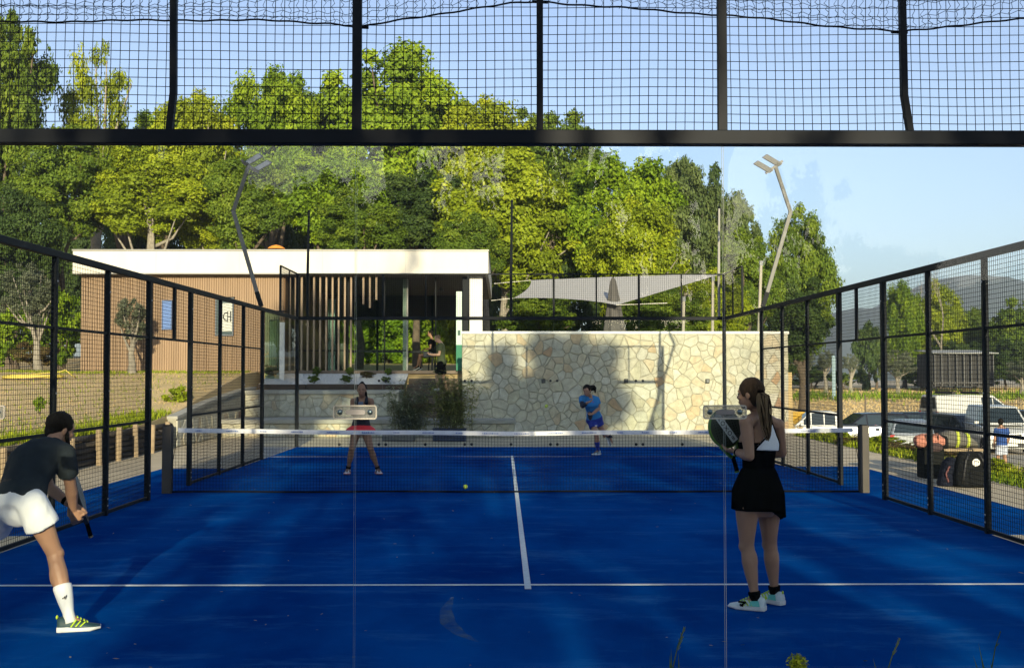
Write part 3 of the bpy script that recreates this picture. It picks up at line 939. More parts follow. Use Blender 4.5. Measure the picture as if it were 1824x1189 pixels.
for i, (a, c, lo, hi) in enumerate(wb):
    f = MB()
    w_ = 0.05 if i else 0.03
    f.box(a, BY - 0.03, lo, a + w_, BY + 0.055, hi).box(c - w_, BY - 0.03, lo, c, BY + 0.055, hi).box(a + w_, BY - 0.029, lo, c - w_, BY + 0.055, lo + w_).box(a + w_, BY - 0.029, hi - w_, c - w_, BY + 0.055, hi)
    fr = f.build('window', M('window_grey', (0.10, 0.12, 0.15), 0.5) if i else M('window_blue', (0.08, 0.14, 0.30), 0.5), house)
    if i == 0:
        MB().box(a + w_, BY + 0.01, lo + w_, c - w_, BY + 0.05, hi - w_).build('pane', M('blue_blind', (0.10, 0.20, 0.50), 0.4), fr)
        bb = MB()
        for q in range(12):
            z = lo + w_ + (hi - lo - 2 * w_) * (q + .5) / 12
            bb.box(a + w_, BY - 0.004, z - 0.012, c - w_, BY + 0.009, z + 0.012)
        bb.build('blind_slat', M('blue_blind2', (0.13, 0.25, 0.55), 0.5), fr, kind='stuff')
    else:
        MB().box(a + w_, BY + 0.02, lo + w_, c - w_, BY + 0.05, hi - w_).build('pane', M('window_teal', (0.10, 0.14, 0.15), 0.12), fr)
        # white sign with the black monogram
        s0, s1, u0, u1 = X_(396), X_(414), Z_(590), Z_(540)
        MB().box(s0, BY - 0.004, u0, s1, BY + 0.019, u1).build('sign_board', M('sign_white', (0.62, 0.64, 0.60), 0.6), fr)
        SB = M('sign_black', (0.03, 0.035, 0.03), 0.6)
        zc = (u0 + u1) / 2 + 0.02; xc = (s0 + s1) / 2
        g = MB()
        for k in range(10):      # the round C of the monogram
            a0, a1 = R(60 + 240 * k / 10), R(60 + 240 * (k + 1) / 10)
            g.bar((xc - 0.03 + 0.10 * math.cos(a0), BY - 0.008, zc + 0.13 * math.sin(a0)), (xc - 0.03 + 0.10 * math.cos(a1), BY - 0.008, zc + 0.13 * math.sin(a1)), 0.03, 0.03)
        g.box(xc - 0.015, BY - 0.0085, zc - 0.17, xc + 0.02, BY - 0.0045, zc + 0.17)
        g.box(xc + 0.021, BY - 0.0085, zc - 0.018, xc + 0.085, BY - 0.0045, zc + 0.018)
        g.box(xc + 0.086, BY - 0.0085, zc - 0.17, xc + 0.12, BY - 0.0045, zc + 0.17)
        g.build('monogram', SB, fr)
MB().box(X_(384) - .05, BY - 0.06, Z_(532) + 0.03, X_(415) + .05, BY + 0.02, Z_(532) + 0.055).build('window_hood', ANTHRA, house)
# glazed and open part
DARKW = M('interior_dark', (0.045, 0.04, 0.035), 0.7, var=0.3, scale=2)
fl = MB().box(cx1 + 0.01, BY - 0.1, 1.70, bx1 - 0.1, BY + 11.2, 1.80).build('floor', M('deck', (0.16, 0.12, 0.09), 0.8), house)
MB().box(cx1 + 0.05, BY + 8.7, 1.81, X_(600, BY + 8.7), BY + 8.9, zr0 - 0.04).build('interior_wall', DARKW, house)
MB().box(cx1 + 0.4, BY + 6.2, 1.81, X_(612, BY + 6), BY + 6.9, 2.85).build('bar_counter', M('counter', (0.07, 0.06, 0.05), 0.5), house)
MB().box(X_(585, BY + 4), BY + 4, 1.81, X_(597, BY + 4), BY + 4.05, 4.4).build('door_panel', M('mint_door', (0.35, 0.45, 0.42), 0.5), house)
# back frame
for px in (575, 618, 672, 722, 770, 818):
    x = X_(px, BY + 9)
    MB().box(x - 0.04, BY + 9.0, 1.81, x + 0.04, BY + 9.1, zr0 - 0.04).build('back_mullion', ANTHRA, house)
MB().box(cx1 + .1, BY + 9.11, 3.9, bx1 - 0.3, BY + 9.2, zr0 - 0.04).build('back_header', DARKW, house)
MB().box(X_(616, BY + 9), BY + 9.02, 2.55, X_(770, BY + 9), BY + 9.08, 2.62).build('back_rail', ANTHRA, house)
# vertical timber slats of the screen in front
SLAT = M('screen_slat', (0.33, 0.24, 0.16), 0.7, var=0.25, scale=3)
for i, px in enumerate((516, 526, 537, 548, 559, 570, 581, 592, 603, 614, 625, 647, 658.5, 670)):
    zb = 1.80 if px < 630 else Z_({647: 542, 658.5: 548, 670: 534}[px])
    x = X_(px)
    MB().box(x - 0.028, BY - 0.02, zb, x + 0.028, BY + 0.1, zr0 - 0.034).build('screen_slat', SLAT, house)
for px in (620, 685, 722, 776):
    x = X_(px, BY + 0.4)
    if px != 722: MB().box(x - 0.018, BY + 0.38, 1.81, x + 0.018, BY + 0.44, zr0 - 0.035).build('glazing_bar', ANTHRA, house)
MB().box(X_(512), BY + 0.37, 2.44, X_(722), BY + 0.41, 2.48).build('glazing_bar', ANTHRA, house)
MB().box(cx1 + 0.05, BY + 0.40, 1.815, X_(722), BY + 0.412, zr0 - 0.04).build('glass_front', glass_mat('front_glass', (0.82, 0.9, 0.86), 1.8), house)
x = X_(722.5, BY + 1.2); MB().box(x - 0.085, BY + 1.1, 1.81, x + 0.085, BY + 1.27, zr0 - 0.035).build('column', M('grey_column', (0.32, 0.31, 0.29), 0.7), house)
x = X_(848, BY + .3); MB().box(x - 0.21, BY + 0.1, 1.81, x + 0.21, BY + 0.6, zr0 - 0.035).build('column', WHITE, house, bevel=0.01)
x = X_(829, BY + .3); MB().box(x - 0.09, BY + 0.15, 1.81, x + 0.09, BY + 0.5, zr0 - 0.036).build('column', ANTHRA, house)
for i in range(4):
    p = at(600 + i * 62, 512, BY + 4.5)
    MB().lathe([(0.05, 0), (0.09, -0.12), (0.085, -0.125), (0.002, -0.05)], (p.x, p.y, zr0 - 0.06), 10).build('ceiling_lamp', M('lamp_metal', (0.25, 0.25, 0.24), 0.4, .6), house)
# left glass bay of the pavilion
gx0, gx1 = X_(472, 29.2), X_(507, 29.2)
t = thing('glass_screen', 'teal tinted glass wind screen with white post at the clubhouse corner', 'glass screen', ((gx0 + gx1) / 2, 29.2, 1.5))
MB().box(gx0, 29.19, 1.55, gx1 - 0.16, 29.205, Z_(556, 29.2)).build('glass_pane', glass_mat('teal_glass', (0.62, 0.80, 0.76), 1.8), t)
MB().box(gx1 - 0.15, 29.15, 1.5, gx1, 29.25, Z_(574, 29.2)).build('screen_post', WHITE, t)
MB().box(gx0, 29.17, Z_(556, 29.2) + .003, gx1 + 0.05, 29.23, Z_(556, 29.2) + 0.05).build('screen_rail', ANTHRA, t)

# banner, orange dome, shade sail and parasol
p0, p1 = at(812.5, 656, 30.0), at(823, 519, 30.0)
t = thing('banner', 'narrow upright banner, pale green above and dark green below, beside the white column', 'banner', ((p0.x + p1.x) / 2, 30.0, 1.75))
zm = at(818, 614, 30).z
MB().box(p0.x, 29.985, 1.80, p1.x, 30.015, zm).build('lower_cloth', M('banner_green', (0.02, 0.16, 0.09), 0.7), t)
MB().box(p0.x, 29.985, zm + .001, p1.x, 30.015, p1.z).build('upper_cloth', M('banner_pale', (0.45, 0.55, 0.50), 0.7), t)
MB().box(p0.x + .05, 29.975, at(818, 597, 30).z, p1.x - .05, 29.984, at(818, 588, 30).z).build('print_block', M('banner_dark', (0.05, 0.1, 0.08), 0.7), t)
MB().tube([(p1.x + .02, 30, 1.76), (p1.x + .02, 30, p1.z + .1)], 0.02, 6).build('banner_pole', ANTHRA, t)

p = at(492, 449, 34)
t = thing('parasol', 'small orange parasol top showing just above the white roof edge', 'parasol', (p.x, p.y, 1.75))
MB().lathe([(0.32, 0.0), (0.29, 0.04), (0.16, 0.11), (0.02, 0.15)], (p.x, p.y, p.z + 0.12), 10).build('canopy', M('orange_cloth', (0.75, 0.26, 0.03), 0.8), t)
MB().tube([(p.x, p.y, 1.75), (p.x, p.y, p.z + .15)], 0.03, 6).build('pole', ANTHRA, t)

SAIL = M('sail_cloth', (0.60, 0.58, 0.56), 0.85, var=0.06, scale=2, trans=0.25)
A, B_, C_, D_ = at(914, 531, 31), at(946, 499, 36), at(1288, 487, 34.5), at(1098, 543, 29.5)
b = MB(); n = 14
for j in range(n + 1):
    for i in range(n + 1):
        u, v = i / n, j / n
        # A->D bottom edge, B->C top edge
        p = A.lerp(D_, u).lerp(B_.lerp(C_, u), v)
        pin = 4 * u * (1 - u) * (1 - 2 * v) * 0.12
        p = p + Vector((0, 0.0, 0.0)) + (B_.lerp(C_, u) - A.lerp(D_, u)) * pin * 0.35 + (D_.lerp(C_, v) - A.lerp(B_, v)) * (4 * v * (1 - v) * (1 - 2 * u)) * 0.025
        p.z += 0.2 * (u * (1 - u)) - 0.15 * v * (1 - v)
        b.v.append(tuple(p))
b.f = [(j * (n + 1) + i, j * (n + 1) + i + 1, (j + 1) * (n + 1) + i + 1, (j + 1) * (n + 1) + i) for j in range(n) for i in range(n)]
t = thing('shade_sail', 'pale grey fabric shade sail stretched over the terrace against the trees', 'shade sail', (1.5, 33, 1.79))
b.build('sail', SAIL, t, smooth=True)
for a, q in ((A, at(875, 535, 31)), (B_, at(880, 505, 36)), (C_, C_ + Vector((0.5, 0.3, 0.12))), (D_, D_ + Vector((1.6, -0.2, 0.05)))):
    MB().tube([a, q], 0.012, 5).build('rope', M('pale_rope', (0.6, 0.58, 0.5), 0.8), t)
POLE = M('sail_pole_wood', (0.36, 0.33, 0.27), 0.7, var=0.2, scale=4)
for px, pt, Y, lab in ((1218, 530, 30.0, 'short pale pole holding the lower corner of the shade sail'), (1270, 494, 31.5, 'pale pole at the right end of the shade sail'), (1356, 466, 29.5, 'leaning pale pole left of the right floodlight mast foot')):
    q = at(px, pt, Y)
    lean = 0.16 if px == 1356 else 0.05
    t = thing('sail_pole', lab, 'pole', (q.x - lean, Y, 1.75), 'poles of the shade sail')
    MB().tube([(q.x - lean, Y, 1.75), q], [0.055, 0.045], 8).build('pole_shaft', POLE, t)
    MB().tube([q - Vector((0, 0, .12)), q + Vector((0, 0, .03))], 0.06, 8).build('pole_collar', STEEL, t)
q = at(1092, 495, 30.2); qb = at(1095, 590, 30.2)
t = thing('parasol', 'closed grey parasol standing under the shade sail behind the stone wall', 'parasol', (q.x, 30.2, 1.79))
b = MB(); rings = []
for k, (r_, f) in enumerate(((0.04, 0), (0.09, .06), (0.16, .3), (0.24, .6), (0.33, .92), (0.29, 1.0))):
    z = q.z + (qb.z - 0.15 - q.z) * f
    rings.append([(q.x + 0.04 * f + r_ * (1 + .18 * (i % 2)) * math.cos(2 * math.pi * i / 16), 30.2 + r_ * (1 + .18 * (i % 2)) * math.sin(2 * math.pi * i / 16), z) for i in range(16)])
b.loft(rings); b.build('folded_canopy', M('grey_parasol', (0.09, 0.085, 0.08), 0.9, var=.2, scale=8), t)
MB().tube([(q.x, 30.2, 1.8), (q.x, 30.2, q.z + .05)], 0.025, 6).build('pole', ANTHRA, t)
# ------------------------------------------------------------------ vegetation
def leaf_mat(name, lo, mid, hi, trans=0.22):
    m = M(name, mid, 0.65, facor=[lo, mid, hi], trans=trans, spec=0.25)
    return m


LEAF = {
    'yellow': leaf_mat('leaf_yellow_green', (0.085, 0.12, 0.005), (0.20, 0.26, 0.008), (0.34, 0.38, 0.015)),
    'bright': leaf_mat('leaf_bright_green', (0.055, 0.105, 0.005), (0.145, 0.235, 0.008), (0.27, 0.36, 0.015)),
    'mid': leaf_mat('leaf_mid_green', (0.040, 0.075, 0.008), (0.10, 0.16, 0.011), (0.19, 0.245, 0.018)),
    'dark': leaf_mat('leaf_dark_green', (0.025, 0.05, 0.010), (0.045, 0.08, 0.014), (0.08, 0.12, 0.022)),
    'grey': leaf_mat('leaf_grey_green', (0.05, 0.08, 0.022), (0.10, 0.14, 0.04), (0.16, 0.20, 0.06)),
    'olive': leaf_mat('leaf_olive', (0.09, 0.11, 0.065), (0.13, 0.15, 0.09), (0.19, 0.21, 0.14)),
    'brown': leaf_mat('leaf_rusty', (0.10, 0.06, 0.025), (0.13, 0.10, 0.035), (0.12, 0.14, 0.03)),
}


def crown_points(seed, ncl, flat=0.0):
    g = np.random.default_rng(seed)
    cs = []
    while len(cs) < ncl:
        p = g.uniform(-1, 1, 3)
        q = p.copy()
        rr_ = math.sqrt(q[0] ** 2 + q[1] ** 2); z = q[2]
        lim = math.sqrt(max(0, 1 - (abs(z) ** (1.8 if z < 0 else 2.2)))) * (1 - 0.12 * math.sin(3 * math.atan2(q[1], q[0]) + seed))
        if rr_ > lim: continue
        d = max(rr_ / max(lim, .01), abs(z))
        if d < 0.45 and g.random() < 0.75: continue
        rad = g.uniform(0.11, 0.25)
        if all(((p - c[:3]) ** 2).sum() > (0.55 * (rad + c[3])) ** 2 for c in cs) or g.random() < 0.12:
            k = 0.82 if g.random() > 0.22 else 0.93
            cs.append(np.array([p[0] * k, p[1] * k, p[2] * k, rad * (1 if k < .9 else .62)]))
    return cs


def crown_mesh(name, seed, ncl, nleaf, lsize=0.045, sparse=1.0):
    g = np.random.default_rng(seed + 100)
    cs = crown_points(seed, int(ncl * 0.8))
    w = np.array([c[3] ** 2 for c in cs]); w = w / w.sum()
    idx = g.choice(len(cs), nleaf, p=w)
    C = np.array(cs)[idx]
    d = g.normal(size=(nleaf, 3)); d /= np.linalg.norm(d, axis=1)[:, None]
    rad = C[:, 3] * (0.25 + 0.80 * g.random(nleaf) ** 0.6) * sparse
    # bumpy clump outline
    bump = 1 + 0.28 * np.sin(5 * d[:, 0] + idx) * np.sin(4.3 * d[:, 1] + 2 * idx) + 0.15 * np.sin(9 * d[:, 2] + 3 * idx)
    pos = C[:, :3] + d * (rad * bump)[:, None] * np.array([1.05, 1.05, 0.78])
    nc = nleaf // 9
    core = g.normal(size=(nc, 3)); core /= np.linalg.norm(core, axis=1)[:, None]; pos[:nc] = core * (0.62 * g.random(nc) ** .4)[:, None]
    out = pos / (np.linalg.norm(pos, axis=1)[:, None] + .01)
    n = d * 0.55 + out * 0.35 + np.array([0, 0, 0.35]) + g.normal(size=(nleaf, 3)) * 0.55
    n /= np.linalg.norm(n, axis=1)[:, None]
    a = g.normal(size=(nleaf, 3)); a -= n * (a * n).sum(1)[:, None]; a /= np.linalg.norm(a, axis=1)[:, None]
    b = np.cross(n, a)
    L = lsize * g.uniform(0.6, 1.35, nleaf); W = L * g.uniform(0.45, 0.7, nleaf)
    v = np.empty((nleaf, 4, 3))
    v[:, 0] = pos - a * L[:, None]
    v[:, 1] = pos - b * W[:, None] + a * (L * 0.1)[:, None]
    v[:, 2] = pos + a * L[:, None] - n * (L * 0.25)[:, None]
    v[:, 3] = pos + b * W[:, None] + a * (L * 0.1)[:, None]
    v[:, :, 2] += 1.0            # crown runs from z = 0 to 2
    cb = g.uniform(0, 1, len(cs))[idx]
    tint = np.clip(0.55 * cb + 0.45 * g.random(nleaf), 0, 1)
    me = npmesh(name, v.reshape(-1, 3), 4, LEAF['mid'], parent=False, attr=tint)
    me['clusters'] = [float(x) for c in cs for x in c]
    return me


CROWNS = [crown_mesh('crown', 1, 105, 56000, 0.0255), crown_mesh('crown', 2, 90, 52000, 0.026), crown_mesh('crown', 5, 120, 56000, 0.025), crown_mesh('crown', 9, 80, 48000, 0.027)]
LOOSE = [crown_mesh('crown', 21, 60, 15000, 0.027, 0.95), crown_mesh('crown', 22, 48, 12000, 0.03, 0.9)]
BUSH = [crown_mesh('foliage', 31, 40, 6500, 0.055), crown_mesh('foliage', 33, 34, 6000, 0.06)]


def put_mesh(name, me, mat_, parent, loc, scale, rotz=0.0):
    o = bpy.data.objects.new(name, me); COL.objects.link(o)
    o.parent = parent; o.location = loc; o.scale = scale; o.rotation_euler = (0, 0, rotz)
    if o.material_slots:
        o.material_slots[0].link = 'OBJECT'; o.material_slots[0].material = mat_
    return o


def tree_at(base, ctr_z0, ctr_z1, rx, ry, leaf, label, proto, name='tree', bark=BARK, group=None, cat='tree', lean=0.0, trunk_r=None, rot=None, limbs=9):
    bx, by, bz = base
    t = thing(name, label, cat, (bx, by, bz), group)
    rot = random.uniform(0, 6.28) if rot is None else rot
    put_mesh('crown', proto, LEAF[leaf], t, (lean, 0, ctr_z0 - bz), (rx, ry, (ctr_z1 - ctr_z0) / 2), rot)
    r0 = trunk_r or 0.035 * (ctr_z1 - bz) * 0.55 + 0.03
    H = ctr_z1 - bz
    b = MB()
    top = Vector((lean, 0, (ctr_z0 - bz) + 0.55 * (ctr_z1 - ctr_z0)))
    pts = [Vector((0, 0, -0.15))]
    K = 6
    for k in range(1, K + 1):
        f = k / K
        pts.append(Vector((lean * f, 0, 0)) + Vector((0.04 * H * math.sin(2.1 * k + bx) * 0.35, 0.03 * H * math.cos(1.7 * k + by) * 0.35, top.z * f)))
    b.tube(pts, [r0 * (1.25 - 0.25 * min(1, k)) * (1 - 0.75 * k / K) for k in range(K + 1)], 7, False)
    cl = list(proto['clusters']); cs = [cl[i:i + 4] for i in range(0, len(cl), 4)]
    rr_ = random.Random(int(abs(bx * 13 + by * 7)))
    ca, sa = math.cos(rot), math.sin(rot)
    for c in rr_.sample(cs, min(limbs, len(cs))):
        e = Vector((lean + rx * (c[0] * ca - c[1] * sa), ry * (c[0] * sa + c[1] * ca), (ctr_z0 - bz) + (c[2] + 1) * (ctr_z1 - ctr_z0) / 2))
        st = pts[rr_.choice((2, 3, 3, 4))]
        m_ = st.lerp(e, 0.5) + Vector((rr_.uniform(-.06, .06) * rx, rr_.uniform(-.06, .06) * rx, -0.04 * H * rr_.random()))
        b.tube([st, m_, e], [r0 * 0.42, r0 * 0.27, r0 * 0.08], 5, False)
    b.build('trunk', bark, t, smooth=True, local=True)
    return t


def px_tree(px, ptop, pbot, wpx, Y, leaf, label, proto, **k):
    c = at(px, (ptop + pbot) / 2, Y); zt = at(px, ptop, Y).z; zb = at(px, pbot, Y).z
    r = wpx / 2 / F_PX * (Y - CAM.y)
    z0 = terrain_h(c.x, Y)
    rx = r * 0.98; ry = k.pop('ry', None) or r * 0.8
    return tree_at((c.x, Y, z0), zb - 0.02 * (zt - zb), zt + 0.02 * (zt - zb), rx, ry, leaf, label, proto, **k)


G_ = 'trees of the wood behind the clubhouse'
FOREST = [
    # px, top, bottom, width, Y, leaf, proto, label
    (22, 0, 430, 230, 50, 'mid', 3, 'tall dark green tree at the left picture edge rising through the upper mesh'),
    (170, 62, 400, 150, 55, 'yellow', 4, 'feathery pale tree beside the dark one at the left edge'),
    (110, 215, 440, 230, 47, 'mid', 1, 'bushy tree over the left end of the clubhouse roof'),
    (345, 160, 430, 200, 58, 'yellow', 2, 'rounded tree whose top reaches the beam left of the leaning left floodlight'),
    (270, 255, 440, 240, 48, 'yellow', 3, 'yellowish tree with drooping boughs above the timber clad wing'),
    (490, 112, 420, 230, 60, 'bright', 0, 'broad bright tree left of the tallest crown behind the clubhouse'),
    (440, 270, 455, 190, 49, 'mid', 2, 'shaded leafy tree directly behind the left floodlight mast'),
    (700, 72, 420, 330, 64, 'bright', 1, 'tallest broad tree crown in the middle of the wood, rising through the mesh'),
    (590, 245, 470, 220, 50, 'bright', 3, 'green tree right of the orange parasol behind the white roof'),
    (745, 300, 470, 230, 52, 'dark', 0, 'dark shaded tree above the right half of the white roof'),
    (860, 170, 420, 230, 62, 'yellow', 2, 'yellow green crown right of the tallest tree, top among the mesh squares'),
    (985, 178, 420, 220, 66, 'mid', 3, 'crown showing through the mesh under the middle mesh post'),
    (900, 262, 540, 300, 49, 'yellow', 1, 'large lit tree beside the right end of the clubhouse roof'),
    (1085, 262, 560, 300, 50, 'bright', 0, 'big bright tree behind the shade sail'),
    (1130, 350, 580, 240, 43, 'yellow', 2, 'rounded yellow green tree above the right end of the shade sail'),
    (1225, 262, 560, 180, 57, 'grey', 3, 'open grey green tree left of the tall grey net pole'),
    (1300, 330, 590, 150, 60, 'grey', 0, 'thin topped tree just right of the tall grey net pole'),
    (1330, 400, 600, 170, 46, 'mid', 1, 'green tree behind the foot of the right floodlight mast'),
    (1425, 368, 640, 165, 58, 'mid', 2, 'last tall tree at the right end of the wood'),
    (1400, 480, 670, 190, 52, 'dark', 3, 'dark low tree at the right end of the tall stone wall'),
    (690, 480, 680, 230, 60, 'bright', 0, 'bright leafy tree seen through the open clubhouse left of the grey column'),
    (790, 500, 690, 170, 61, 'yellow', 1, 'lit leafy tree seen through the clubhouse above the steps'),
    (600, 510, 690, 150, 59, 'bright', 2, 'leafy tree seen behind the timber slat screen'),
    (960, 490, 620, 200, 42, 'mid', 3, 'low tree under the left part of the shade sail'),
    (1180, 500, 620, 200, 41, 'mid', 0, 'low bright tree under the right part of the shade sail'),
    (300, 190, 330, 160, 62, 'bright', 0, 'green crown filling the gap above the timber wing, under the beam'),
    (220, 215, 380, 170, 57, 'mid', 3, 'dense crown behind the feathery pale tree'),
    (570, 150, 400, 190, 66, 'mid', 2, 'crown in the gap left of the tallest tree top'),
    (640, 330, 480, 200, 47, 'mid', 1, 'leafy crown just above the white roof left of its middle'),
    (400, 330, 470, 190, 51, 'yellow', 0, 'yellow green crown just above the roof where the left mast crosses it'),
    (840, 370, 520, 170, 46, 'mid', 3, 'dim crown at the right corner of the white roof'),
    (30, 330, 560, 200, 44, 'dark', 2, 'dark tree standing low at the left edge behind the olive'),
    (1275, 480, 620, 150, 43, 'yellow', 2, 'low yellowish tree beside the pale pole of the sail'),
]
PROTO = CROWNS + LOOSE
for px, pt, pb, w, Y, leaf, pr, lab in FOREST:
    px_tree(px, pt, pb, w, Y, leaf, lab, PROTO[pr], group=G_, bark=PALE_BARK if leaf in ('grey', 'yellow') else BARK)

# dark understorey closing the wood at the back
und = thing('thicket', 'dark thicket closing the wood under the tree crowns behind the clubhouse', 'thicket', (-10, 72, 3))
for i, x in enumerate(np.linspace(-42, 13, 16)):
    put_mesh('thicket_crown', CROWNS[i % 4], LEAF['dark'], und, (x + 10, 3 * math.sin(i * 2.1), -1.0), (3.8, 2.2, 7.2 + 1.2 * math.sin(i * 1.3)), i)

# trees behind the viewer: they shade the court and show in the glass
BACK = [
    # x, y, z0, z1, rx, ry, proto
    (5.0, -21, 7.3, 14.6, 2.75, 2.2, 0), (3.4, -20, 1.2, 9.6, 2.3, 2.0, 2), (1.5, -21, 7.3, 14.0, 2.2, 2.2, 1),
    (3.5, -19.5, 4.4, 7.0, 0.9, .9, 0), (-2.7, -20, 9.2, 16.4, 1.6, 1.6, 2), (0.4, -24, 9.0, 20.4, 2.3, 1.5, 0), (-0.9, -20, 1.2, 10.6, 2.2, 2.0, 3), (-3.2, -20.5, 0.8, 7.6, 1.7, 1.8, 0), (6.7, -20, 1.0, 7.8, 1.7, 1.8, 1), (1.2, -22, 1.0, 8.8, 1.8, 1.2, 2),
]
SCREEN = [crown_mesh('crown', 51, 46, 5200, 0.034, 0.9), crown_mesh('crown', 52, 40, 4400, 0.036, 0.9)]
for i, (x, y, z0, z1, rx, ry, pr) in enumerate(BACK):
    tree_at((x, y, 0), z0, z1, rx, ry, 'mid', 'tree behind the viewpoint shading the court, seen only as a reflection', CROWNS[pr] if i in (0, 2, 3, 4) else SCREEN[i % 2], group='trees behind the viewpoint', rot=i * 1.1)
for i, (x, y, z1, rx) in enumerate(((24, -66, 10.5, 6), (34, -64, 9, 6))):
    tree_at((x, y, 0), 1, z1, rx, 3, 'mid', 'tree behind the viewpoint shading the court, seen only as a reflection', CROWNS[i], group='trees behind the viewpoint')

# unseen wood and hedge behind the viewer, added to block sky glow in glass
vv = []; tt = []
src = []
for me in CROWNS[:3]:
    a = np.empty(len(me.vertices) * 3, dtype=np.float32); me.vertices.foreach_get('co', a); src.append(a.reshape(-1, 4, 3)[::3] )
for i, (x, y, h, r) in enumerate([(x, -37 + 1.5 * math.sin(x), (7.2 if x < -9 else 5.7) + .5 * math.sin(x * 2.3), 3.2) for x in np.arange(-34, -5.5, 3.6)] + [(x, -66, (7.9 if x < 10 else 4.2) + .5 * math.sin(x), 5) for x in np.arange(-45, 75, 5.5)] + [(x, -27, 1.75 + .2 * math.sin(x * 2), 1.8) for x in np.arange(-30, 26, 1.9)]):
    a = src[i % 3]; c = a.mean(1, keepdims=True)
    vv.append(((a - c) * 1.9 + c) * np.array([r, 2.5, h]) + np.array([x, y, -0.4 - h * .12])); tt.append(np.full(len(a), (i % 4) / 4))
npmesh('unseen_wood', np.concatenate(vv).reshape(-1, 3), 4, LEAF['mid'], kind='stuff', attr=np.concatenate(tt))
# right hand side: grove beyond the field
RIGHT = [
    (1610, 492, 690, 95, 112, 'bright', 0, 'ivy clad upright tree beyond the field between the right gateway posts'),
    (1560, 575, 680, 80, 106, 'grey', 4, 'open dark leaved tree beyond the field at the right gateway'),
    (1672, 500, 690, 110, 118, 'yellow', 2, 'thin topped pale tree right of the ivy clad one'),
    (1735, 545, 690, 130, 122, 'mid', 1, 'leafy tree behind the dark shed beyond the field'),
    (1825, 520, 690, 150, 110, 'mid', 3, 'dense tree at the right picture edge beyond the field'),
    (1700, 600, 690, 120, 112, 'dark', 3, 'dark low tree left of the shed beyond the field'),
    (1790, 600, 690, 120, 104, 'dark', 0, 'dark low tree at the right end of the shed'),
]
for px, pt, pb, w, Y, leaf, pr, lab in RIGHT:
    px_tree(px, pt, pb, w, Y, leaf, lab, PROTO[pr], group='trees beyond the tan field')
for px, pt, pb, w, Y, lab in ((1388, 615, 662, 60, 92, 'olive tree beyond the field next to the stone wall end'), (1432, 612, 662, 62, 94, 'olive tree beyond the field between two mesh posts'), (1470, 620, 664, 46, 96, 'olive tree beyond the field left of the gateway post'), (1515, 628, 664, 40, 100, 'small round olive tree beyond the field in the right gateway'), (1598, 620, 672, 80, 96, 'wide olive tree beyond the field right of the right gateway'), (1820, 640, 680, 70, 96, 'olive tree beyond the field at the right edge')):
    px_tree(px, pt, pb, w, Y, 'olive', lab, PROTO[4], name='olive_tree', cat='olive tree', bark=PALE_BARK, group='olive trees beyond the field', limbs=6, trunk_r=0.22)

# olives on the bank
px_tree(72, 462, 585, 130, 31, 'olive', 'pale trunked olive tree at the far left in front of the hedge', PROTO[4], name='olive_tree', cat='olive tree', bark=PALE_BARK, lean=-0.35, trunk_r=0.14)
px_tree(236, 520, 610, 92, 28.6, 'olive', 'small olive tree in front of the timber clad wall, casting its shadow on it', PROTO[5], name='olive_tree', cat='olive tree', bark=PALE_BARK, trunk_r=0.13)


def bush(px, ptop, pbot, wpx, Y, leaf, label, group=None, name='shrub', zb=None, k=0):
    c = at(px, (ptop + pbot) / 2, Y); zt = at(px, ptop, Y).z; zz = at(px, pbot, Y).z
    r = wpx / 2 / F_PX * (Y - CAM.y)
    if 'pebble bed' in label and Y < 30:
        zt += max(0, 1.34 + (Y - 28.45) * .2 - zz); zz = max(zz, 1.34 + (Y - 28.45) * .2)
    t = thing(name, label, 'shrub', (c.x, Y, zz), group)
    put_mesh('foliage', BUSH[k % 2], LEAF[leaf], t, (0, 0, -0.03 * (zt - zz)), (r, r * 0.9, (zt - zz) / 2), px * 0.37)
    b = MB()
    for q in range(4):
        b.tube([(0.05 * r * q, 0, -0.05), (r * 0.5 * math.cos(q * 1.7 + px), r * 0.5 * math.sin(q * 1.7 + px), (zt - zz) * 0.6)], [0.03 * r + .004, 0.01 * r + .002], 5, False)
    b.build('stem', BARK, t, local=True)
    return t


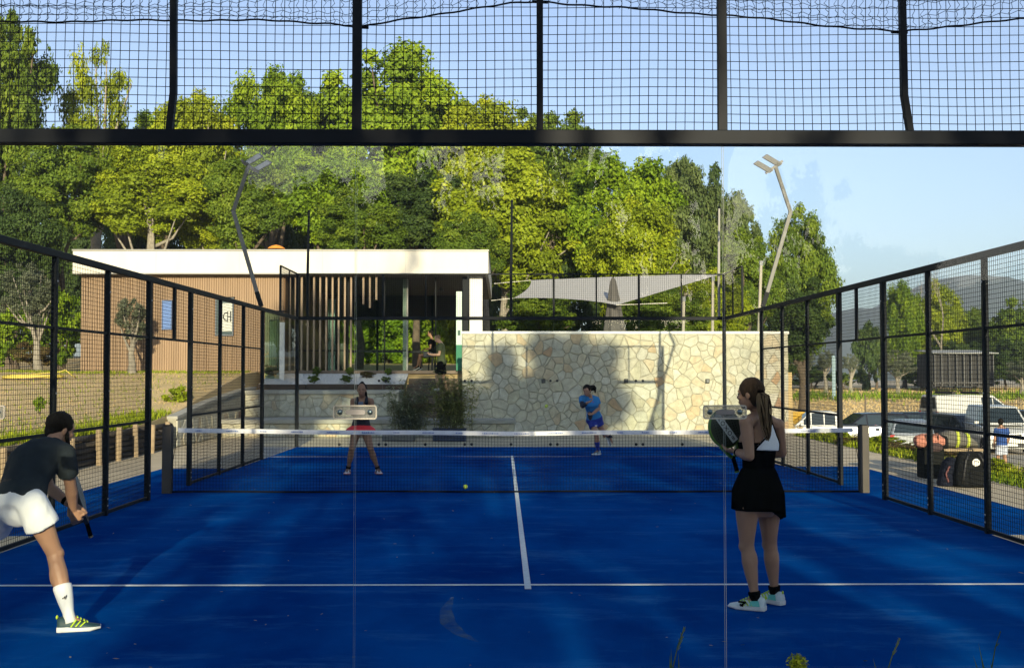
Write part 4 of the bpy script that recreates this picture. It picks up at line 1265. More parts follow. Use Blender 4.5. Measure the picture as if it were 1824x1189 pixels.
for i, (px, pt, pb, w, Y, leaf, lab) in enumerate((
        (20, 520, 655, 110, 36, 'bright', 'bright green hedge bush at the left edge beyond the lawn'),
        (105, 500, 655, 110, 38, 'bright', 'bright hedge bush between the olive trunk and the clad wall'),
        (60, 600, 656, 90, 33.5, 'brown', 'brownish low bush behind the yellow hose'),
        (318, 682, 738, 66, 22.4, 'yellow', 'wild yellow green shrub growing on the dry bank'),
        (70, 700, 735, 24, 17.5, 'bright', 'little green weed tuft on the bank above the man in white shorts'),
        (564, 651, 668, 22, 29.9, 'mid', 'small clipped shrub in the pebble bed, leftmost of the back row'),
        (559, 668, 686, 26, 28.75, 'mid', 'round dark clipped shrub in the pebble bed, left of the front row'),
        (623, 652, 668, 20, 29.9, 'mid', 'small clipped shrub in the pebble bed, middle of the back row'),
        (617, 669, 687, 27, 28.75, 'mid', 'round dark clipped shrub in the pebble bed, middle of the front row'),
        (692, 654, 668, 18, 29.9, 'bright', 'small bright shrub in the pebble bed, right of the back row'),
        (687, 672, 687, 20, 28.75, 'mid', 'small dark shrub in the pebble bed, right of the front row'),
        (654, 664, 678, 34, 29.5, 'brown', 'dry brown low plant in the pebble bed above the far woman'),
        (482, 645, 672, 34, 29.6, 'brown', 'orange flowering bush at the left end of the pebble bed'),
        (1545, 560, 700, 60, 104, 'dark', 'dark bush beyond the field at the left of the right gateway'),
        (1500, 655, 690, 60, 104, 'mid', 'low green bush beyond the field under the blue hill'),
        (1640, 640, 690, 90, 108, 'bright', 'bright bush under the ivy clad tree beyond the field'),
        (1440, 640, 690, 120, 108, 'dark', 'dark bush behind the olive trees beyond the field'))):
    bush(px, pt, pb, w, Y, leaf, lab, k=i)
rr = random.Random(12)
for i in range(13):
    y = 9.5 + i * 1.15 + rr.uniform(-.3, .3); x = 8.35 + rr.uniform(-.35, .45)
    leaf = rr.choice(('brown', 'yellow', 'grey', 'brown'))
    r = rr.uniform(0.30, 0.5); h = rr.uniform(0.16, 0.32)
    t = thing('shrub', ('rusty brown' if leaf == 'brown' else 'yellowish' if leaf == 'yellow' else 'grey green') + ' border scrub along the right path, ' + ('nearest', 'second', 'third', 'fourth', 'fifth', 'sixth', 'seventh', 'eighth', 'ninth', 'tenth', 'eleventh', 'twelfth', 'farthest')[i] + ' of the row counted from the viewer', 'shrub', (x, y, terrain_h(x, y)), 'scrubby border plants along the right path')
    put_mesh('foliage', BUSH[i % 2], LEAF[leaf], t, (0, 0, -0.05), (r, r * 1.2, h / 2 + .06), i)


# feathery bamboo in planters
def bamboo(px, w, ptop, pbot, Y, label, leafcol, pot_mat, potpx, potlab):
    x0, x1 = at(potpx[0], 780, Y).x, at(potpx[1], 780, Y).x
    pt = thing('planter', potlab, 'planter', ((x0 + x1) / 2, Y, 0.0))
    zt = at(px, pbot, Y).z
    b = MB()
    for a0, a1, b0, b1 in ((x0, x1, Y - .22, Y - .19), (x0, x1, Y + .19, Y + .22), (x0, x0 + .03, Y - .189, Y + .189), (x1 - .03, x1, Y - .189, Y + .189)):
        b.box(a0, b0, 0.0, a1, b1, zt)
    b.box(x0 + .031, Y - .188, 0.0, x1 - .031, Y + .188, zt - 0.05)
    b.build('pot', pot_mat, pt)
    r_ = MB()
    r_.box(x0 - .015, Y - .235, zt + .001, x1 + .015, Y - .18, zt + .025).box(x0 - .015, Y + .18, zt + .001, x1 + .015, Y + .235, zt + .025).box(x0 - .014, Y - .179, zt + .001, x0 + .03, Y + .179, zt + .025).box(x1 - .03, Y - .179, zt + .001, x1 + .014, Y + .179, zt + .025)
    r_.build('rim', pot_mat, pt)
    cx = at(px, pbot, Y).x; H = at(px, ptop, Y).z - zt; hw = w / 2 / F_PX * (Y - CAM.y)
    t = thing('bamboo_plant', label, 'plant', (cx, Y, zt - 0.05))
    g = np.random.default_rng(int(px)); st = MB(); lv = []; tn = []
    for k in range(60):
        bx_ = g.normal() * hw * 0.30; by_ = g.normal() * .08; h = H * g.uniform(0.45, 1.0); ex = bx_ + g.normal() * hw * 0.45; ey = by_ + g.normal() * 0.18
        p0 = Vector((bx_, by_, 0)); p2 = Vector((ex, ey, h)); p1 = p0.lerp(p2, .5) + Vector((-(ex - bx_) * .18, 0, .06 * h))
        st.tube([p0, p1, p2], [.006, .005, .002], 4, False)
        for q in range(48):
            f = g.uniform(0.12, 1.0); p = (p0.lerp(p1, f * 2) if f < .5 else p1.lerp(p2, f * 2 - 1))
            d = np.array((g.normal(), g.normal(), g.uniform(-.6, .5))); d /= np.linalg.norm(d)
            L = g.uniform(.10, .20); sd_ = np.cross(d, (0, 0, 1)); sd_ = sd_ / (np.linalg.norm(sd_) + .01) * L * .10
            p = np.array(p) ; e = p + d * L; e2 = (p + e) / 2 + np.array((0, 0, .012))
            lv += [p, e2 - sd_, e, e2 + sd_]; tn.append(g.random())
    st.build('stem', M('bamboo_stem', (0.16, 0.15, 0.05), 0.7), t, local=True)
    npmesh('leaves', np.array(lv), 4, leafcol, t, kind='stuff', attr=np.array(tn))


BAM1 = leaf_mat('bamboo_leaf_grey', (0.16, 0.19, 0.10), (0.24, 0.27, 0.15), (0.32, 0.34, 0.20), .3)
BAM2 = leaf_mat('bamboo_leaf_yellow', (0.16, 0.18, 0.05), (0.25, 0.27, 0.07), (0.36, 0.36, 0.12), .3)
POT_BLUE = M('navy_pot', (0.012, 0.022, 0.06), 0.5, var=0.2, scale=5)
POT_GREY = M('grey_pot', (0.13, 0.125, 0.12), 0.7, var=0.2, scale=5)
bamboo(728, 84, 672, 766, 22.4, 'feathery grey green bamboo clump left of the steps', BAM1, POT_GREY, (683, 739), 'long grey planter under the left bamboo clump behind the net')
bamboo(804, 96, 652, 764, 22.4, 'taller yellow green bamboo clump right of the steps in front of the wall', BAM2, POT_BLUE, (772, 830), 'dark navy planter under the right bamboo clump')

# banana like plant beside the white column
p = at(882, 592, 32)
t = thing('banana_plant', 'broad leaved plant with paddle leaves right of the white column', 'plant', (p.x, 32, 1.79))
for k, (ang, h, L, w) in enumerate(((-0.5, 1.0, 0.55, .16), (-0.15, 1.15, .6, .17), (0.25, 1.1, .6, .18), (0.6, .9, .55, .15), (0.95, .75, .5, .15), (-0.9, .7, .45, .14))):
    d = Vector((math.sin(ang), 0.25 * math.cos(k * 2), math.cos(ang) * 0.9)).normalized(); s0 = Vector((0.03 * k - .08, 0.02 * k, 0)); b0 = s0 + d * (h * 0.62)
    b = MB(); sd_ = d.cross(Vector((0.2, 1, 0))).normalized(); rings = []
    b.tube([s0, b0], [.03, .018], 5, False)
    for q in range(7):
        f = q / 6; ww = w * math.sin(math.pi * (0.06 + 0.9 * f)) ** .7; c = b0 + d * (L * f) + Vector((0, 0, -0.16 * f * f * L))
        b.v += [tuple(c - sd_ * ww), tuple(c + Vector((0, .02, -.02))), tuple(c + sd_ * ww)]
    m_ = len(b.v) - 21
    for q in range(6):
        for e in (0, 1): b.f.append((m_ + q * 3 + e, m_ + q * 3 + e + 1, m_ + q * 3 + 4 + e, m_ + q * 3 + 3 + e))
    b.build('leaf', M('banana_leaf', (0.10, 0.17, 0.035), 0.5, trans=0.25), t, local=True)


# grass as stuff
def grass_patch(name, pts_fn, n, h0, h1, m, seed):
    g = np.random.default_rng(seed); v = []; tn = []
    for i in range(n):
        x, y, z = pts_fn(g)
        h = g.uniform(h0, h1); a = g.uniform(0, 6.28); lx, ly = g.normal() * h * .35, g.normal() * h * .35; w = h * .09 + .004
        c, s_ = math.cos(a) * w, math.sin(a) * w
        v += [(x - c, y - s_, z - .01), (x + c, y + s_, z - .01), (x + lx, y + ly, z + h)]; tn.append(g.random())
    npmesh(name, np.array(v), 3, m, kind='stuff', attr=np.array(tn))


def on(x, y): return (x, y, terrain_h(x, y))


grass_patch('grass', lambda g: on(-8.05 - abs(g.normal()) * 0.55, g.uniform(5, 20.5)), 6000, .05, .18, LEAF['yellow'], 1)
grass_patch('grass', lambda g: on(g.uniform(-16, -8.2), 29.4 - abs(g.normal()) * .5), 3500, .03, .09, LEAF['yellow'], 2)
grass_patch('grass', lambda g: on(-8.3 - abs(g.normal()) * 4.5, g.uniform(8, 29)), 3500, .03, .12, LEAF['yellow'], 3)
grass_patch('grass', lambda g: on(7.9 + abs(g.normal()) * .55, g.uniform(7, 25)), 6000, .05, .2, LEAF['yellow'], 4)
grass_patch('grass', lambda g: on(7.6 + abs(g.normal()) * .8, g.uniform(7.5, 12.5)), 3500, .05, .16, LEAF['bright'], 6)
grass_patch('grass', lambda g: on(g.uniform(14, 75), 92 + g.normal() * 2.5), 6000, .2, .7, LEAF['bright'], 5)

# weeds in front of the near glass
for i, (px, pt, kind, lab) in enumerate(((1208, 1118, 0, 'green seeding grass stalk at the lower picture edge right of centre'), (1420, 1163, 1, 'yellow green bushy weed top at the lower picture edge'), (1592, 1138, 0, 'green grass stalk at the lower edge right of the woman in black'), (1776, 1122, 2, 'dark green blade of grass near the lower right corner'))):
    Y = -0.45; tip = at(px + (10 if kind == 0 else 6), pt, Y); base = at(px - 8, 1189, Y)
    bs = Vector((base.x - 0.02, Y, 0.0))
    t = thing('weed', lab, 'weed', bs)
    LM = M('weed_green', (0.035, 0.085, 0.015), 0.7, trans=0.15); SM_ = M('weed_seed', (0.10, 0.15, 0.04), 0.8)
    if kind != 1:
        b = MB(); m1 = Vector((base.x - .004, Y, base.z))
        b.tube([bs, m1, m1.lerp(tip, .55) + Vector((-.006, 0, 0)), tip], [.004, .0035, .0028, .0012], 5)
        b.build('stem', LM, t)
        b = MB(); rr_ = random.Random(i)
        for k in range(26 if kind == 0 else 8):
            f = rr_.uniform(.45, 1); p = m1.lerp(tip, f); L = rr_.uniform(.012, .03) * (1.25 - f * .6)
            b.tube([p, p + Vector((rr_.uniform(-.5, .9) * L, rr_.uniform(-.4, .4) * L, L * .9))], [.0022, .0008], 4)
        b.build('seed_head', SM_ if kind == 0 else LM, t, kind='stuff')
        b = MB()
        for k in range(3):
            q = bs + Vector((rr_.uniform(-.03, .03), rr_.uniform(-.03, .03), 0)); e = q + Vector((rr_.uniform(-.07, .05), rr_.uniform(-.05, .05), (tip.z - bs.z) * rr_.uniform(.6, .86)))
            md = q.lerp(e, .6) + Vector((.012, 0, .01)); s_ = Vector((.006, .002, 0))
            b.add([q - s_, q + s_, md + s_, e, md - s_], [(0, 1, 2, 3, 4)])
        b.build('blade', LM, t)
    else:
        g = np.random.default_rng(5); c = Vector((at(px, 1180, Y).x, Y, tip.z - .05)); v = []; tn = []
        for k in range(420):
            d = g.normal(size=3); d /= np.linalg.norm(d); r_ = .052 * g.random() ** .45; p = np.array(c) + d * r_ * (1.05, 1, 1.0)
            u = g.normal(size=3); u /= np.linalg.norm(u); w = np.cross(u, d); w /= np.linalg.norm(w) + .01; L = g.uniform(.006, .013)
            v += [p - u * L, p - w * L * .5, p + u * L, p + w * L * .5]; tn.append(g.random())
        o = npmesh('flower_head', np.array(v) - np.array(bs), 4, LEAF['yellow'], t, attr=np.array(tn), kind='stuff')
        b = MB()
        for k in range(5): b.tube([bs + Vector((.01 * k, 0, 0)), c + Vector((.02 * (k - 2), .01 * k - .02, 0))], [.004, .002], 5)
        b.build('stem', LM, t)

# yellow hose coiled on the lawn
c = at(60, 652, 26.5); z = terrain_h(c.x, 26.5)
b = MB(); pts = []
for k in range(120):
    a = k * 0.3; r_ = .55 + .12 * math.sin(k * .21)
    pts.append((c.x + (r_ + .25) * math.cos(a), 26.5 + r_ * .7 * math.sin(a), z + .06 + .03 * math.sin(k * .5) + .05 * k / 120))
pts += [(c.x + .8, 26.4, z + .22), (c.x + 1.0, 26.3, z + .28), (c.x + 1.15, 26.4, z + .12), (c.x + 1.2, 26.6, z + .05)]
tag(b.tube(pts, .016, 5).build('garden_hose', M('yellow_hose', (0.62, 0.50, 0.10), 0.5), smooth=True), 'pale yellow garden hose lying coiled on the lawn at the left', 'hose')
# ------------------------------------------------------------------ stubble on bank and field catching the low sun
STRAW = M('dry_straw', (0.50, 0.36, 0.15), 0.9, facor=[(0.48, 0.35, 0.15), (0.60, 0.45, 0.21), (0.66, 0.52, 0.28)], trans=0.3)


def stubble(name, n, fn, h0, h1, wf, seed):
    g = np.random.default_rng(seed); v = np.empty((n, 3, 3)); 
    for i in range(n):
        x, y = fn(g); z = terrain_h(x, y); h = g.uniform(h0, h1); a = g.uniform(0, 3.14); w = h * wf
        v[i] = ((x - math.cos(a) * w, y - math.sin(a) * w, z - .02), (x + math.cos(a) * w, y + math.sin(a) * w, z - .02), (x + g.normal() * h * .5, y + g.normal() * h * .5, z + h))
    npmesh(name, v.reshape(-1, 3), 3, STRAW, kind='stuff', attr=g.random(n))


stubble('dry_grass', 30000, lambda g: (-8.1 - 11 * g.random() ** 1.3, g.uniform(11, 30)), .01, .03, .5, 1)
stubble('dry_grass', 70000, lambda g: (14 + 62 * g.random(), 56 + 58 * g.random()), .04, .13, .7, 2)
stubble('dry_grass', 5000, lambda g: (g.uniform(8.8, 13.5), g.uniform(14, 44)), .03, .12, .3, 3)

# ------------------------------------------------------------------ cars
CAR_GLASS = M('car_glass', (0.02, 0.03, 0.035), 0.06, spec=0.8)
TYRE = M('tyre', (0.018, 0.018, 0.018), 0.85)
RIM = M('alloy_rim', (0.52, 0.52, 0.52), 0.3, 0.8)
LENS = M('headlight_lens', (0.55, 0.57, 0.58), 0.15)
RED = M('tail_lens', (0.45, 0.03, 0.025), 0.25)
PLATE = M('number_plate', (0.62, 0.62, 0.58), 0.5)
TRIM = M('black_trim', (0.02, 0.02, 0.022), 0.6)


def car(name, label, cat, x, y, rot, paint, L=4.2, W=1.76, H=1.46, style='hatch', group='cars parked beyond the right fence', z=None):
    z = terrain_h(x, y) + 0.03 if z is None else z
    t = thing(name, label, cat, (x, y, z), group)
    cr, sr = math.cos(rot), math.sin(rot)
    def T(p): return (x + p[0] * cr - p[1] * sr, y + p[0] * sr + p[1] * cr, z + p[2])
    def out(b, nm, m, parent=t, **k):
        b.v = [T(p) for p in b.v]; return b.build(nm, m, parent, **k)
    hw = W / 2; belt = 0.60 * H + 0.02
    if style == 'hatch': low = [(-.5, .36, .62 * H, .86), (-.485, .24, belt, .95), (-.30, .2, belt + .02, 1), (0, .19, belt, 1), (.2, .2, belt - .03, 1), (.36, .21, belt - .12, .97), (.47, .24, belt - .24, .9), (.5, .34, .42 * H, .78)]; cab = [(-.485, .02), (-.44, .80), (-.36, .97), (-.12, 1.0), (.06, .95), (.25, .02)]
    elif style == 'estate': low = [(-.5, .36, .60 * H, .88), (-.49, .24, belt, .95), (-.30, .2, belt + .02, 1), (0, .19, belt, 1), (.2, .2, belt - .03, 1), (.38, .21, belt - .10, .97), (.48, .24, belt - .2, .9), (.5, .34, .42 * H, .8)]; cab = [(-.49, .02), (-.46, .86), (-.40, .98), (-.12, 1.0), (.06, .94), (.24, .02)]
    elif style == 'van': low = [(-.5, .3, .56 * H, .94), (-.49, .22, belt, .98), (0, .2, belt, 1), (.28, .2, belt - .06, 1), (.42, .22, belt - .18, .96), (.49, .25, belt - .3, .92), (.5, .32, .34 * H, .86)]; cab = [(-.495, .02), (-.49, .93), (-.47, .99), (-.1, 1.0), (.16, .97), (.36, .02)]
    else: low = [(-.5, .45, belt, .95), (-.49, .4, belt, 1), (-.1, .38, belt, 1), (.12, .3, belt, 1), (.2, .28, belt - .02, 1), (.4, .3, belt - .1, .97), (.49, .34, belt - .18, .92), (.5, .42, .45 * H, .85)]; cab = [(-.12, .02), (-.115, .9), (-.08, .99), (.06, 1.0), (.10, .96), (.25, .02)]
    b = MB(); rings = []
    for fx, z0, z1, wf in low:
        w = hw * wf; zm = z0 + (z1 - z0) * .55
        rings.append([(fx * L, -w * .93, z0), (fx * L, w * .93, z0), (fx * L, w, z0 + .12), (fx * L, w, zm), (fx * L, w * .96, z1 - .03), (fx * L, w * .88, z1), (fx * L, -w * .88, z1), (fx * L, -w * .96, z1 - .03), (fx * L, -w, zm), (fx * L, -w, z0 + .12)])
    b.loft(rings); out(b, 'body', paint, smooth=False, bevel=0.02)
    # cabin shell
    ct = H - belt
    def cw(f): return hw * (0.90 - 0.20 * f)
    poly = [(fx * L, f) for fx, f in cab]
    rings = []
    b = MB(); n = len(poly)
    vs = [(px, s * cw(f), belt - .01 + ct * f) for s in (-1, 1) for px, f in poly]
    b.add(vs, [tuple(range(n))[::-1], tuple(range(n, 2 * n))] + [(k, (k + 1) % n, n + (k + 1) % n, n + k) for k in range(n)])
    out(b, 'roof', paint, bevel=0.025)
    # side windows
    xs = {'hatch': (-.40, -.19, -.17, .03, .05, .19), 'estate': (-.45, -.24, -.22, .0, .02, .18), 'van': (.02, .14, .15, .27, .28, .29), 'pickup': (-.10, -.01, .0, .1, .11, .17)}[style]
    def top_at(px):
        for (a, fa), (c, fc) in zip(cab, cab[1:]):
            if a * L <= px <= c * L and c > a: return fa + (fc - fa) * (px - a * L) / ((c - a) * L)
        return .0
    for s in (-1, 1):
        for a, c in ((xs[0], xs[1]), (xs[2], xs[3]), (xs[4], xs[5])):
            q = []
            for px in (a * L, c * L):
                tf = min(.86, top_at(px) - .10); q.append((px, tf))
            if max(q[0][1], q[1][1]) < .2: continue
            tb = .10; qs = [(q[0][0], tb), (q[1][0], tb), (q[1][0], max(tb, q[1][1])), (q[0][0], max(tb, q[0][1]))]
            b = MB(); pa = [(px, s * (cw(f) + .004), belt - .01 + ct * f) for px, f in qs]; b.prism(pa, (0, s * .004, 0)); out(b, 'side_window', CAR_GLASS)
    # windscreen and rear screen
    (xa, fa), (xb, fb) = cab[-2], cab[-1]
    def scr(xa, fa, xb, fb, nm, lo=.12, hi=.92, dx=.012):
        b = MB(); pts = []
        for f_, wv in ((lo, .9), (hi, .88)):
            px = (xb + (xa - xb) * f_) * L; f = fb + (fa - fb) * f_
            pts.append((px, f, cw(f) * wv))
        (p0, f0, w0), (p1, f1, w1) = pts
        b.prism([(p0 + dx, -w0, belt - .01 + ct * f0), (p0 + dx, w0, belt - .01 + ct * f0), (p1 + dx, w1, belt - .01 + ct * f1), (p1 + dx, -w1, belt - .01 + ct * f1)], (.006 if dx > 0 else -.006, 0, .004)); out(b, nm, CAR_GLASS)
    scr(xa, fa, xb, fb, 'windscreen')
    scr(cab[1][0], cab[1][1], cab[0][0], cab[0][1], 'rear_screen', .2, .92, -.012)
    # wheels
    wr = 0.315 if style != 'pickup' else .36
    for fx in (-.31, .32):
        for s in (-1, 1):
            c = (fx * L, s * (hw - .10), wr)
            b = MB(); b.lathe([(wr * .62, -.1), (wr * .93, -.105), (wr, -.07), (wr, .07), (wr * .93, .105), (wr * .62, .1)], c, 20, 'y'); w_ = out(b, 'wheel', TYRE)
            b = MB(); b.lathe([(wr * .64, -.02), (wr * .64, s * .085), (wr * .56, s * .09), (wr * .55, s * .06), (.001, s * .055)], c, 20, 'y'); out(b, 'rim', RIM if style != 'van' else TRIM, w_)
            b = MB()
            for k in range(5):
                a = k * 2 * math.pi / 5; b.bar((c[0], c[1] + s * .075, c[2]), (c[0] + wr * .58 * math.cos(a), c[1] + s * .085, c[2] + wr * .58 * math.sin(a)), .05, .02)
            out(b, 'spokes', RIM, w_, kind='stuff')
            b = MB(); b.lathe([(wr * 1.14, s * .0), (wr * 1.14, s * .105), (wr * 1.03, s * .108), (wr * 1.03, 0)], c, 20, 'y'); out(b, 'arch', TRIM)
    # lamps, bumpers, plates, mirrors, handles
    fz = .56 * belt + .08
    for s in (-1, 1):
        b = MB(); b.obox((.472 * L, s * hw * .70, fz + .08), (.05, 0, -.01), (0, .14, 0), (0, 0, .065)); out(b, 'headlight', LENS, bevel=.015)
        b = MB(); b.obox((-.492 * L, s * hw * .84, belt - .12), (.03, 0, 0), (0, .09, 0), (0, 0, .13)); out(b, 'tail_light', RED, bevel=.012)
        b = MB(); b.obox((.19 * L, s * (hw + .07), belt + .07), (.05, 0, 0), (0, .085, 0), (0, 0, .055)); out(b, 'mirror', paint, bevel=.015)
        for fx in (-.16, .02):
            b = MB(); b.obox((fx * L, s * (hw + .008), belt - .12), (.08, 0, 0), (0, .012, 0), (0, 0, .014)); out(b, 'door_handle', TRIM)
    for e, f in ((1, .497), (-1, -.497)):
        b = MB(); b.obox((f * L, 0, .40), (.03, 0, 0), (0, hw * .80, 0), (0, 0, .09)); out(b, 'bumper', TRIM, bevel=.02)
        b = MB(); b.obox((f * L + e * .034, 0, .42), (.004, 0, 0), (0, .25, 0), (0, 0, .055)); out(b, 'number_plate', PLATE)
    b = MB(); b.obox((.496 * L, 0, fz + .04), (.02, 0, 0), (0, hw * .45, 0), (0, 0, .05)); out(b, 'grille', TRIM)
    if style == 'pickup':
        b = MB(); b.box(-.47 * L, -hw * .86, belt + .002, -.14 * L, hw * .86, belt + .012); out(b, 'load_bed', TRIM)
    return t, out


def paint(n, c, metal=0.3): return M(n, c, 0.25, metal, spec=0.6)


def gp(px, Y): return at(px, 700, Y).x


car('parked_car', 'white pickup parked left of the dark car, partly hidden by net and fence', 'pickup', gp(1462, 42), 42, R(172), paint('car_white', (0.70, 0.71, 0.72), 0), 4.9, 1.8, 1.66, 'pickup')
car('parked_car', 'black hatchback with pale alloy wheels seen from the side behind the right net post', 'car', gp(1538, 45), 45, R(186), paint('car_black', (0.012, 0.013, 0.02)), 4.1, 1.75, 1.52, 'hatch')
car('parked_car', 'silver hatchback seen from behind with its rear window toward the court', 'car', gp(1612, 36.5), 36.5, R(78), paint('car_silver', (0.36, 0.39, 0.43), 0.5), 4.0, 1.72, 1.45, 'hatch')
car('parked_car', 'dark blue estate car behind the silver hatchback', 'car', gp(1665, 46), 46, R(8), paint('car_navy', (0.012, 0.018, 0.035)), 4.6, 1.8, 1.52, 'estate')
car('parked_car', 'grey estate car between the dark estate and the white van', 'car', gp(1716, 44), 44, R(-76), paint('car_grey', (0.10, 0.115, 0.13), 0.5), 4.4, 1.78, 1.48, 'estate')
v1, o1 = car('parked_van', 'white van with two dark roof bars standing behind the grey estate', 'van', gp(1730, 52), 52, R(10), paint('van_white', (0.52, 0.52, 0.50), 0), 5.0, 1.95, 2.2, 'van')
for fx in (-.3, .0):
    b = MB(); b.box(fx * 5 - .1, -.8, 2.23, fx * 5 + .1, .8, 2.36); o1(b, 'roof_bar', TRIM, v1)
car('parked_van', 'white van facing the court with a wide dark windscreen at the right', 'van', gp(1774, 41), 41, R(-100), paint('van_cream', (0.54, 0.55, 0.54), 0), 4.4, 1.85, 1.95, 'van')
car('parked_car', 'dark estate car at the right picture edge behind the white van', 'car', gp(1832, 46), 46, R(-60), paint('car_dark', (0.03, 0.035, 0.04)), 4.5, 1.8, 1.62, 'estate')
# yellow skip
x = gp(1424, 44); z = terrain_h(x, 44)
t = thing('skip', 'yellow metal skip beyond the end of the stone wall', 'skip', (x, 44, z), None)
YEL = M('skip_yellow', (0.60, 0.36, 0.02), 0.6, var=0.25, scale=3)
b = MB(); b.loft([[(x - .75, 43.3, z + .1), (x + .75, 43.3, z + .1), (x + .75, 44.7, z + .1), (x - .75, 44.7, z + .1)], [(x - 1.0, 43.1, z + 1.35), (x + 1.0, 43.1, z + 1.35), (x + 1.0, 44.9, z + 1.35), (x - 1.0, 44.9, z + 1.35)]]); b.build('tub', YEL, t)
b = MB(); b.box(x - 1.04, 43.04, z + 1.352, x + 1.04, 43.16, z + 1.46).box(x - 1.04, 44.84, z + 1.352, x + 1.04, 44.96, z + 1.46).box(x - 1.04, 43.161, z + 1.352, x - .94, 44.839, z + 1.46).box(x + .94, 43.161, z + 1.352, x + 1.04, 44.839, z + 1.46); b.build('rim', YEL, t)
for k in range(4): MB().box(x - .66 + k * .4, 43.14 - .02, z + .3, x - .58 + k * .4, 43.27, z + 1.3).build('rib', YEL, t)

# dark shed / greenhouse frame beyond the field
Y = 100; sx0, sx1 = at(1662, 690, Y).x, at(1772, 690, Y).x; zt, zb = at(1700, 628, Y).z, at(1700, 684, Y).z - 0.2
t = thing('shed', 'long dark shed with thin pale posts and grey roof beyond the tan field', 'shed', ((sx0 + sx1) / 2, Y, zb))
MB().box(sx0, Y + .2, zb, sx1, Y + 4, zt - .1).build('wall', M('shed_dark', (0.035, 0.035, 0.035), 0.9, var=.3, scale=.6), t)
b = MB(); b.prism([(sx0 - .2, Y - .5, zt - .08), (sx0 - .2, Y + 4.4, zt + .3), (sx0 - .2, Y + 4.4, zt + .36), (sx0 - .2, Y - .5, zt - .02)], (sx1 - sx0 + .4, 0, 0)); b.build('roof', M('shed_roof', (0.33, 0.33, 0.32), 0.6), t)
for k in range(9):
    x = sx0 + .15 + (sx1 - sx0 - .3) * k / 8
    MB().box(x - .05, Y - .1, zb, x + .05, Y + .0, zt - .09).build('post', M('shed_post', (0.07, 0.07, 0.07), 0.6), t)
MB().box(sx0, Y - .06, zb + .25, sx1, Y - .02, zb + .4).build('rail', M('shed_post', (0.07, 0.07, 0.07)), t)
# thin stakes in the field and the pale blue post
for px, Yq, h, c, lab in ((1541, 60, 2.0, (0.10, .08, .06), 'thin dark stake standing in the field above the black car'), (1485, 90, 3.6, (0.30, .42, .48), 'pale blue post in front of the olive trees')):
    q = at(px, 700, Yq); zz = terrain_h(q.x, Yq)
    t = thing('stake', lab, 'post', (q.x, Yq, zz))
    MB().tube([(q.x, Yq, zz - .1), (q.x, Yq, zz + h)], .045 if h < 3 else .16, 6).build('shaft', M('stake%d' % px, c, .8), t)
    MB().ball((q.x, Yq, zz + h), .05 if h < 3 else .17, 6, 4).build('tip', M('stake%d' % px, c, .8), t)
# bare twiggy tree top on the right
q = at(1676, 690, 112); zz = terrain_h(q.x, 112)
t = thing('bare_tree', 'leafless twiggy tree top sticking up against the sky at the right', 'tree', (q.x, 112, zz))
b = MB(); rr = random.Random(6)
def twig(p, d, L, r, k):
    e = p + d * L; b.tube([p, p.lerp(e, .5) + Vector((rr.uniform(-.04, .04) * L, 0, 0)), e], [r, r * .8, r * .55], 4, False)
    if k:
        for _ in range(2 + (rr.random() < .4)): twig(e, (d + Vector((rr.uniform(-.6, .6), rr.uniform(-.4, .4), rr.uniform(-.1, .4)))).normalized(), L * rr.uniform(.55, .8), r * .55, k - 1)
twig(Vector((0, 0, 0)), Vector((0.02, 0, 1)), 4.4, .2, 5)
b.build('branches', PALE_BARK, t, local=True)
MB().tube([(0, 0, -.2), (0, 0, 1.2)], [.36, .27], 7).build('trunk', PALE_BARK, t, local=True)

# evening haze: one even volume round everything
hz = MB().box(-1000, -450, -40, 1900, 1800, 150).build('haze')
hm = bpy.data.materials.new('haze_air'); hm.use_nodes = True
hm.node_tree.nodes.remove(hm.node_tree.nodes['Principled BSDF'])
pv_ = hm.node_tree.nodes.new('ShaderNodeVolumePrincipled')
pv_.inputs['Color'].default_value = (0.80, 0.88, 1.0, 1); pv_.inputs['Density'].default_value = 0.00045; pv_.inputs['Anisotropy'].default_value = 0.2
hm.node_tree.links.new(pv_.outputs[0], hm.node_tree.nodes['Material Output'].inputs['Volume'])
hz.data.materials.append(hm); tag(hz, kind='stuff')
